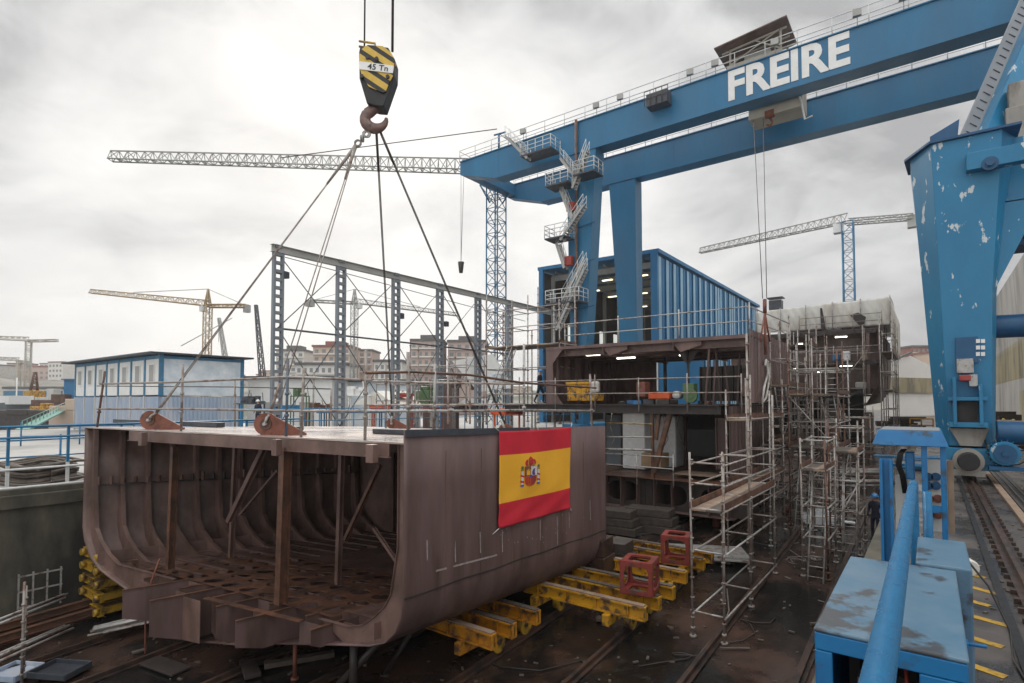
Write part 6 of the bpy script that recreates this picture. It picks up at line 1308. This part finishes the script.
railing('quay_railing', 'green blue railing in front of the container offices', [(-42, 9, QL), (-40, 14, QL), (-30, 15.5, QL)], 1.1, 2.2, (.5,), 'rail_blue', .04, 0)
c = PD(40, 458, 18.5); mb = MB()
for i in range(16):
    rr_ = random.uniform(.5, 1.3); pts = [V((c.x+random.uniform(-.1,.1)+rr_*math.cos(a)*1.2, c.y+rr_*math.sin(a), QL+.08+i*.035+.05*math.sin(a*3))) for a in [k*math.pi/10 for k in range(21)]]; mb.path(pts, .05, 6)
T('rope_pile', mb, M['wood_wet'], 'pile of coiled brown mooring rope behind the blue railing', 'rope pile')
# yard clutter on the left quay behind the deck rails
LQ = [(250,409,40,2.0,1.1,'slate','dark bench beside the two workers in white helmets'),(288,412,42,2.6,.7,'trim_blue','blue steel trestle behind the deck rails left of centre'),(318,412,40,1.6,.8,'rust','rusty box behind the deck rails'),(352,414,38,4.5,.5,'rail_blue','long blue beam behind the deck rails'),(384,412,40,1.8,.7,'orange','orange crate row behind the deck rails'),(405,398,44,1.2,.5,'red','small red machine near the green tree'),(446,398,46,2.4,2.2,'primer','brown cabin behind the green machine'),(470,412,36,2.0,.7,'dark_steel','dark heap of gear behind the flag'),(507,416,30,1.6,.5,'orange','orange tarp bundle behind the flag'),(498,385,36,.7,.9,'paleblue','pale drum on a stand near the person in blue'),(545,416,33,1.4,1.0,'offwhite','pale board leaning right of the person in blue'),(360,403,43,1.8,1.5,'white','white tank between the columns'),(300,402,45,1.4,1.3,'green','dull green box before the white shed'),(428,414,38,2.2,.6,'rust_red','red brown beams behind the corner posts')]
for (x, y, D, w_, h, m, l) in LQ:
    c = PD(x, y, D); zt_ = c.z+h*.45; mb = MB(); dx = V((math.cos(YAW+.2), math.sin(YAW+.2), 0))
    for sgn in (-1, 1):
        for s2 in (-.3, .3): p_ = c+dx*sgn*w_*.42+_h*s2; mb.beam((p_.x, p_.y, QL), (p_.x, p_.y, zt_-.1), .08, .08)
    mb.beam(V((c.x, c.y, zt_-.12))-dx*w_*.5, V((c.x, c.y, zt_-.12))+dx*w_*.5, .8, .08)
    for j in range(9):
        p_ = c+dx*random.uniform(-.45, .45)*w_; hh_ = random.uniform(.12, .5)*h; mb.box((p_.x, p_.y+random.uniform(-.25, .25), zt_-.08+hh_/2), (random.uniform(.12, .38)*min(w_, 2), random.uniform(.2, .4), hh_), random.uniform(-.5, .9))
    for j in range(3): p_ = c+dx*random.uniform(-.5, .5)*w_; mb.tube((p_.x, p_.y, zt_-.1), (p_.x+random.uniform(-.5, .5), p_.y, zt_+random.uniform(.3, .8)*h), .03, 6)
    T('yard_equipment', mb, M[m], l, 'equipment', bev=.05)
railing('guard_railing', 'blue railing on the left quay behind the ship block', [(-27, 14, QL+.9), (-24.5, 30, QL+.9), (-23, 40, QL+.9)], 1.3, 2.0, (.5,), 'rail_blue', .03, 1)
for k, (x, y0, y1, D) in enumerate(((313,372,430,30),(410,340,420,38),(418,345,420,39),(455,352,420,40),(512,300,420,44),(532,330,420,36),(505,310,420,40))):
    a = PD(x, y1, D); b = V((a.x, a.y, PD(x, y0, D).z)); mb = MB(); mb.tube(V((a.x, a.y, QL)), b, .045, 8); mb.tube(b-Z*.4, b-Z*.34, .08, 8); T('quay_pole', mb, M['tube'], ['thin pole left of the second steel column','thin pole just right of the third steel column','second thin pole right of the third steel column','pole beside the fourth steel column','tall pole beside the blue lattice tower','tall pole left of the crane stairs','dark tall pole right of the blue lattice tower'][k], 'pole')
# ================================================================ PEOPLE
def person(loc, rz, lab, hat='hat_blue', pose='stand', body='navy', sc=1.0):
    J = {'pel':(0,0,.95),'sp':(0,0,1.15),'ch':(0,-.01,1.36),'nk':(0,-.01,1.49),'hd':(0,-.03,1.60),'ht':(0,-.03,1.72),
         'hl':(.09,0,.90),'kl':(.10,-.03,.50),'al':(.10,.02,.10),'tl':(.11,-.14,.035),'hr':(-.09,0,.90),'kr':(-.11,-.02,.50),'ar':(-.12,.02,.10),'tr':(-.13,-.14,.035),
         'sl':(.18,0,1.41),'el':(.24,.02,1.14),'wl':(.23,-.10,.90),'ml':(.22,-.15,.82),'sr':(-.18,0,1.41),'er':(-.24,.02,1.14),'wr':(-.22,-.12,.92),'mr':(-.20,-.17,.84)}
    rad = {'pel':.135,'sp':.125,'ch':.145,'nk':.055,'hd':.078,'ht':.06,'hl':.095,'kl':.065,'al':.045,'tl':.04,'hr':.095,'kr':.065,'ar':.045,'tr':.04,'sl':.07,'el':.05,'wl':.035,'ml':.035,'sr':.07,'er':.05,'wr':.035,'mr':.035}
    if pose == 'walk': J['kl'] = (.10,-.16,.52); J['al'] = (.10,-.14,.11); J['tl'] = (.11,-.30,.05); J['kr'] = (-.10,.10,.50); J['ar'] = (-.10,.28,.14); J['tr'] = (-.11,.14,.05); J['wr'] = (-.22,-.28,1.06); J['mr'] = (-.20,-.36,1.08)
    if pose == 'lean': 
        for k in ('sp','ch','nk','hd','ht','sl','sr'): x, y, z = J[k]; J[k] = (x, y-(z-.95)*.35, z-(z-.95)*.06)
        J['wl'] = (.2,-.42,1.05); J['ml'] = (.18,-.5,1.03); J['wr'] = (-.2,-.42,1.05); J['mr'] = (-.18,-.5,1.03); J['el'] = (.24,-.18,1.12); J['er'] = (-.24,-.18,1.12)
    E_ = [('pel','sp'),('sp','ch'),('ch','nk'),('nk','hd'),('hd','ht'),('pel','hl'),('hl','kl'),('kl','al'),('al','tl'),('pel','hr'),('hr','kr'),('kr','ar'),('ar','tr'),('ch','sl'),('sl','el'),('el','wl'),('wl','ml'),('ch','sr'),('sr','er'),('er','wr'),('wr','mr')]
    ks = list(J); me = bpy.data.meshes.new('skeleton'); me.from_pydata([J[k] for k in ks], [(ks.index(a), ks.index(b)) for a, b in E_], [])
    o = bpy.data.objects.new('skeleton', me); S.collection.objects.link(o); md = o.modifiers.new('skin', 'SKIN'); sv = me.skin_vertices[0].data
    for i, k in enumerate(ks): sv[i].radius = (rad[k], rad[k]*(.72 if k in ('ch','sp','pel') else 1)); sv[i].use_root = (k == 'pel')
    o.modifiers.new('sub', 'SUBSURF').levels = 1; o.modifiers['sub'].render_levels = 1; md.use_smooth_shade = True
    dg = bpy.context.evaluated_depsgraph_get(); dg.update(); m2 = bpy.data.meshes.new_from_object(o.evaluated_get(dg)); bpy.data.objects.remove(o)
    m2.materials.clear(); m2.materials.append(M[body]); m2.materials.append(M['skin']); m2.materials.append(M['black'])
    hand = [V(J['ml']), V(J['mr'])]
    for p in m2.polygons:
        c = p.center; p.material_index = 1 if (c.z > V(J['nk']).z+.01 or min((c-h).length for h in hand) < .075) else (2 if c.z < .12 else 0)
    t = bpy.data.objects.new('person', m2); S.collection.objects.link(t); t.location = loc; t.rotation_euler.z = rz; t.scale = (sc,)*3; t['_w'] = (0,0,0); tag(t, lab, 'person')
    h = V(J['ht']); mb = MB(); rr_ = []
    for j in range(6): a = j/5*math.pi/2; rr_.append([(h.x+.125*math.cos(a)*math.cos(k*math.pi/8), h.y+.145*math.cos(a)*math.sin(k*math.pi/8), h.z-.05+.135*math.sin(a)) for k in range(16)])
    mb.loft(rr_[:-1]+[[(h.x, h.y, h.z+.085)]*16], 0, True, True); mb.tube((h.x, h.y-.02, h.z-.055), (h.x, h.y-.02, h.z-.04), .155, 16)
    ho = mb.build('helmet', M[hat], t)
    mb = MB(); n_ = V(J['hd']); mb.tube(n_+V((0,-.085,.03)), n_+V((0,-.115,0)), .012, 6, .02); 
    mb.build('nose', M['skin'], t)
    for sgn, k in ((1, 'ml'), (-1, 'mr')):
        pass
    return t
q = PF(876, 541); person((q.x, q.y, floor_z(q.y)+.02), R(-20), 'person in dark overalls and blue helmet standing in the slipway', 'hat_blue')
c = PY(541, 402, fy+.5); person((c.x, fy+.4, z1+.02), R(100), 'person in dark jacket and blue helmet walking on the upper working deck', 'hat_blue', 'walk')
c = PY(836, 395, gy+.8); person((c.x, gy+.6, zm3-2.4), R(60), 'person leaning over work inside the tented section', 'hat_blue', 'lean'); mb = MB(); mb.bx(c.x-2, c.x+3, gy+.05, gy+2.3, zm3-2.5, zm3-2.42); T('work_platform', mb, M['dark_steel'], 'work platform inside the tented section', 'platform')
for x, D, l, hh in ((258, 38, 'left one of the two workers in white helmets behind the lug', 'hat_white'), (278, 36, 'right one of the two workers in white helmets, in blue', 'hat_white')):
    c = PD(x, 411, D); person((c.x, c.y, QL+.9), R(30 if x < 270 else -60), l, hh); mb = MB(); mb.bx(c.x-.5, c.x+.5, c.y-.5, c.y+.5, QL+.005, QL+.89); T('plinth', mb, M['concrete'], 'low platform under the '+('left' if x < 270 else 'right')+' worker in a white helmet', 'platform')
c = PD(789, 388, 33.); person((c.x, c.y, c.z-1.72), R(160), 'person in yellow helmet on the stair scaffold platform', 'hat_yellow')
for x, D, l in ((1003, 52, 'left one of two distant workers in yellow helmets by the right workshop'), (1013, 50, 'right one of two distant workers by the right workshop')):
    c = PD(x, 410, D); person((c.x, c.y, QR), R(10), l, 'hat_yellow')
# ================================================================ FOREGROUND: blue box, pipe, canopy stand
zt = -1.7
bb = thing('machinery_box', 'blue steel machinery box with worn wet lid and open front in the foreground', 'machinery box', (-.28, 6, QR))
mb = MB(); mb.prism([(-.74,4.78,zt-.03),(.17,4.78,zt-.03),(.17,7.2,zt-.03),(-.74,7.2,zt-.03)], (0,0,.03)); mb.build('lid', M['worn_blue'], bb, bev=.012)
mb = MB(); mb.bx(-.735,.165,4.785,4.83,zt-.16,zt-.032); mb.bx(-.735,-.62,4.785,4.83,QR,zt-.162); mb.bx(-.10,.165,4.785,4.83,QR,zt-.162); mb.build('front_frame', M['box_blue'], bb, bev=.01)
mb = MB(); mb.bx(-.735,-.70,4.832,7.19,QR,zt-.032); mb.bx(.13,.165,4.832,7.19,QR,zt-.032); mb.bx(-.698,.128,7.15,7.19,QR,zt-.032); mb.build('side_panel', M['box_blue'], bb)
mb = MB(); mb.bx(-.28,-.272,4.79,7.1,zt+.0005,zt+.006); mb.build('lid_seam', M['box_blue'], bb)
mb = MB(); mb.bx(-.6,-.12,5.6,5.64,QR,zt-.2); mb.build('inner_panel', M['dark_steel'], bb)
for k in range(6):
    mb = MB(); x = -.52+k*.07; mb.path([(x,5.3,QR),(x,5.25,zt-.6),(x+.06,5.1,zt-.42),(x+.05,5.2,zt-.3)], .014, 6); mb.build('hose', M[['black','rust_red','white_rail','black','red','black'][k]], bb)
mb = MB(); mb.box((-.35,5.25,zt-.55),(.3,.2,.22)); mb.tube((-.35,5.1,zt-.55),(-.35,5.15,zt-.55),.07,12); mb.build('valve_block', M['galv'], bb, bev=.01)
mb = MB(); mb.bx(-.16,.30,7.22,8.6,QR,zt+.03); T('machinery_box', mb, M['worn_blue'], 'smaller blue box just behind the machinery box', 'machinery box', bev=.02)
mb = MB(); mb.box((.20,6.6,zt-.5),(.06,.12,.05)); mb.tube((.2,6.6,zt-.5),(.36,6.6,zt-.49),.018,8); T('lever_handle', mb, M['box_blue'], 'short blue lever on the right of the machinery box', 'lever', bev=.01)
# the rail pipe
mb = MB(); pts = [(-.150,.9,-.905),(-.158,1.8,-.925),(-.17,4,-.975),(-.185,6.5,-1.02),(-.195,8.75,-1.06)]
for k in range(7): a = k/6*math.pi/2; pts.append((-.197, 8.85+.16*math.sin(a), -1.06-.16*(1-math.cos(a))))
pts += [(-.197,9.01,-1.8),(-.197,9.01,QR)]
mb.path(pts, .050, 24); mb.ring((-.192,8.4,-1.055),(0,1,0),.057,.045,.03,20); T('rail_pipe', mb, M['fresh_blue'], 'thick wet bright blue pipe rail running over the machinery box', 'pipe rail')
mb = MB(); mb.path([(-.06,9.3,-1.2),(-.05,9.25,-1.9),(-.05,9.2,QR)], .05, 16); T('stand_pipe', mb, M['fresh_blue'], 'upright blue pipe beside the end of the pipe rail', 'pipe')
# canopy stand
cs = thing('canopy_stand', 'blue canopy roof on posts sheltering gauges and valves', 'canopy', (-.25, 10.7, QR))
D9 = 9.2; c0, c1 = PD(872, 446, D9), PD(948, 446, D9); yv = (c0.y+c1.y)/2; X0, X1, ZB_ = c0.x, c1.x, c0.z; yv0 = 10.5
X0, X1 = PY(872,446,yv0).x, PY(949,446,yv0).x; ZB_ = PY(910,446,yv0).z; ZC = PY(910,431,yv0).z
mb = MB(); mb.loft([[(X0,yv0,ZB_),(X1,yv0,ZB_),(X1,yv0+1.5,ZB_),(X0,yv0+1.5,ZB_)], [(X0+.08,yv0+.08,ZC),(X1-.08,yv0+.08,ZC),(X1-.08,yv0+1.4,ZC),(X0+.08,yv0+1.4,ZC)]]); mb.build('roof', M['box_blue'], cs, bev=.01)
mb = MB(); mb.bx(X0+.1,X1-.1,yv0+.1,yv0+1.38,ZC+.003,ZC+.012); mb.build('roof_top', M['ship_grey'], cs)
pxs = [PY(p, 450, yv0+.1).x for p in (921, 927, 940, 946)]
for (a, b) in ((0,1),(2,3)): mb = MB(); mb.bx(pxs[a], pxs[b], yv0+.06, yv0+.14, QR, ZB_); mb.build('post', M['box_blue'], cs, bev=.006)
for y in (509, 547): z = PY(933, y, yv0+.1).z; mb = MB(); mb.bx(pxs[1]+.002, pxs[2]-.002, yv0+.07, yv0+.13, z-.05, z+.05); mb.build('crossbar', M['box_blue'], cs)
a, b = PY(880, 458, yv0), PY(893, 458, yv0); mb = MB(); mb.bx(a.x, b.x, yv0-.1, yv0-.02, QR, a.z); mb.bx(a.x+.0, a.x+.04, yv0-.2, yv0-.1, QR, a.z-.01); mb.bx(b.x-.04, b.x, yv0-.2, yv0-.1, QR, a.z-.01); mb.build('cable_column', M['dark_blue'] if False else M['box_blue'], cs)
a, b = PY(895, 475, yv0+.5), PY(905, 530, yv0+.5); mb = MB(); mb.bx(a.x, b.x+.06, yv0+.5, yv0+.55, b.z, a.z); mb.build('back_panel', M['offwhite'], cs)
a, b = PY(924, 459, yv0+.3), PY(951, 533, yv0+.3); mb = MB(); mb.bx(a.x, b.x, yv0+.3, yv0+.34, b.z, a.z); gp = mb.build('gauge_panel', M['offwhite'], cs); mb = MB(); mb.bx(b.x-.02, b.x+.05, yv0+.26, yv0+.3, b.z, a.z); mb.build('panel_edge', M['wood'], gp)
for k, (x, y, m) in enumerate(((928,477,'dark_blue'),(936,477,'dark_blue'),(928,486,'dark_blue'),(936,486,'dark_blue'),(929,499,'rust_red'),(938,499,'rust_red'),(929,515,'rust_red'),(938,515,'rust_red'))):
    c = PY(x, y, yv0+.25); mb = MB(); mb.tube(c, c+V((0,.05,0)), .062, 16); mb.tube(c-V((0,.02,0)), c, .03, 10); mb.build('valve_wheel', M[m], cs)
a, b = PY(905, 452, yv0+.2), PY(915, 480, yv0+.2); mb = MB(); mb.bx(a.x, b.x, yv0+.2, yv0+.4, b.z, a.z); mb.build('switch_box', M['box_blue'], cs, bev=.02)
for k in range(4): c = PY(902+k*1.5, 449, yv0+.2); mb = MB(); mb.path([c, c+V((-.05,-.03,-.08)), c+V((-.08,0,-.25)), c+V((-.03,.05,-.42)), c+V((.0,.1,-.7))], .013, 6); mb.build('cable', M['black'], cs)
# things on the right quay
c = PZ(953, 556, QR); mb = MB(); mb.bx(c.x-.15,c.x+.12,c.y,c.y+.4,QR,QR+.2); T('yellow_box', mb, M['yellow'], 'small yellow box on the quay behind the blue boxes', 'box', bev=.02)
mb = MB(); c = PZ(971, 575, QR)
for k in range(5): y = c.y+k*.17; mb.tube((c.x-k*.05, y, QR+.13), (c.x-k*.05, y+.14, QR+.13), .14, 16)
T('hose_roll', mb, M['offwhite'], 'ribbed pale hose roll lying beside the crane rail', 'hose roll', bev=.01)
mb = MB(); mb.path([(.3,10.6,-2.2),(.6,10.4,-2.6),(.8,10.2,-3.1),(.8,9.9,QR+.03),(.9,8.7,QR+.03)], .015, 6); T('cable', mb, M['black'], 'black cable drooping from the canopy stand to the quay', 'cable')
for k, (x, y, D, w_, h, m, l) in enumerate(((905,432,33,2.6,.25,'rail_blue','blue steel beams stacked left of the crane leg'),(912,440,28,2.2,.3,'rail_blue','second stack of blue beams above the canopy roof'),(921,405,60,2,1.6,'yellow','yellow guard frame beyond the canopy roof'),(900,405,70,5,1.5,'dark_steel','dark scrap heap in front of the warehouse'),(930,420,45,3,.8,'rust','rusty steel heap left of the crane leg'),(905,418,48,3,.8,'slate','grey steel heap above the canopy roof'),(1012,418,40,3.0,1.0,'rust','rusty steel pile right of the crane leg'),(1018,408,48,2.2,1.6,'offwhite','white crate right of the crane leg'),(1000,392,60,3,2.2,'dark_steel','dark machinery by the right workshop'),(1020,388,55,3,1.5,'stucco2','tan crates by the right workshop'))):
    c = PD(x, y, D); c.z = QR; mb = MB()
    if m == 'yellow':
        for a_, b_ in (((-1,0,0),(-1,0,1.5)),((1,0,0),(1,0,1.5)),((-1,0,1.5),(1,0,1.5)),((-1,0,.8),(1,0,.8)),((0,0,0),(0,0,1.5))): mb.beam(c+V(a_), c+V(b_), .14, .14)
    else:
        for j in range(7): mb.box((c.x+random.uniform(-.4,.4)*w_, c.y+random.uniform(-.5,.5), QR+h*random.uniform(.1,.9)), (w_*random.uniform(.3,.8), random.uniform(.2,.7), h*random.uniform(.2,.5)), random.uniform(-.6,.6))
    T('yard_material', mb, M[m], l, 'yard material', bev=.02)
for k, (px0, py0, D, ln, l) in enumerate(((868, 458, 30, 2.6, 'heap of silver scaffold tubes left of the canopy roof'), (862, 452, 33, 2.4, 'second heap of silver scaffold tubes by the slipway edge'), (905,412,52,3,'long tubes piled beyond the canopy roof'))):
    c = PD(px0, py0, D); c.z = max(floor_z(c.y), QR)+.1 if k == 2 else floor_z(c.y)+.15; bundle(l, c-V((ln/2,.4,0)), c+V((ln/2,.5,.1)), 18, .035, .4)
q = PF(822, 524); mb = MB(); mb.box((q.x, q.y, q.z+.2), (1.6,.8,.35), .2); mb.box((q.x-.1, q.y, q.z+.45), (.7,.6,.3), .5); mb.tube((q.x+.6,q.y,q.z+.2),(q.x+1.2,q.y+.2,q.z+.15),.07,8); T('wrapped_bundle', mb, M['wrap'], 'white plastic covered bundle on the slip floor behind the scaffold', 'bundle', bev=.08)
# overhead lines and hoses
mb = MB(); pts = [PD(845+12*k, 452+12*k+ (k*k*.6), 24-k*.3) for k in range(4)]; 
mb = MB(); a, b = PX(341, 275, -28), PX(541, 330, -28); mb.tube(a+V((-6,0,2)), b+V((-6,6,2)), .03, 5); T('overhead_cable', mb, M['slate'], 'thin cable strung behind the steel columns', 'cable')
for k in range(12):
    x, y = random.uniform(-7.5, -1.6), random.uniform(9, 30); L_ = random.uniform(1.2, 3.5); a0 = random.uniform(0, 6); pts = []
    for j in range(9): pts.append(V((x+L_*j/8*math.cos(a0)+.35*math.sin(j*1.1+k), y+L_*j/8*math.sin(a0)+.35*math.cos(j*.9+k*2), 0)))
    for p_ in pts: p_.x = min(p_.x, -1.3); p_.z = floor_z(p_.y)+.03
    T('floor_cable', MB().path(pts, random.uniform(.010, .018), 5), M[['black','dark_steel','rust_red','tube'][k % 4]], '%s cable on the slip floor %s, %s' % (['black','dark brown','rusty red','pale'][k % 4], 'near the yellow trolleys' if y < 15 else 'beside the stepped tower' if y < 21 else 'under the stair scaffolds', 'hull side' if x < -4.5 else 'quay side'), 'cable', 'loose cables on the slip floor')
for k in range(26):
    x, y = random.uniform(-20, -1.6), random.uniform(6, 30); rz = random.uniform(0, 3); z = floor_z(y); L_ = random.uniform(.25, 1.1); mb = MB(); mb.box((x, y, z+.05), (L_, random.uniform(.06, .2), random.uniform(.03, .1)), rz)
    T('offcut', mb, M[['wood_wet','rail_rust','dark_steel'][k % 3]], '%s %s offcut lying on the slip floor %s' % ('long' if L_ > .65 else 'short', ['timber','rusty steel','dark steel'][k % 3], 'on the right' if x > -6 else 'in the middle' if x > -12 else 'on the left'), 'offcut', 'offcuts on the slip floor', bev=.008)
# hose trailing on the slip floor
pts = [PF(x, y)+Z*.03 for x, y in ((727,590),(729,612),(722,628),(712,640),(700,655),(690,676),(684,683))]; mb = MB(); mb.path(pts, .018, 6); T('floor_hose', mb, M['tube'], 'thin hose trailing over the floor by the scaffold foot', 'hose')
pts = [PF(x, y)+Z*.03 for x, y in ((452,640),(470,655),(500,668),(540,672),(590,660),(610,645))]; mb = MB(); mb.path(pts, .015, 6); T('floor_hose', mb, M['black'], 'dark cable on the floor in front of the yellow trolleys', 'cable')
# ================================================================ HAZE
hz = MB(); hz.bx(-700, 760, -60, 1200, -9.5, 60)
ho = hz.build('haze', None); ho['kind'] = 'stuff'
hm = bpy.data.materials.new('haze'); hm.use_nodes = True; t_ = hm.node_tree; t_.nodes.clear(); o_ = t_.nodes.new('ShaderNodeOutputMaterial'); v_ = t_.nodes.new('ShaderNodeVolumePrincipled')
v_.inputs['Color'].default_value = (.95,.95,.95,1); v_.inputs['Density'].default_value = .0004; v_.inputs['Anisotropy'].default_value = .3
t_.links.new(v_.outputs[0], o_.inputs['Volume']); ho.data.materials.clear(); ho.data.materials.append(hm)
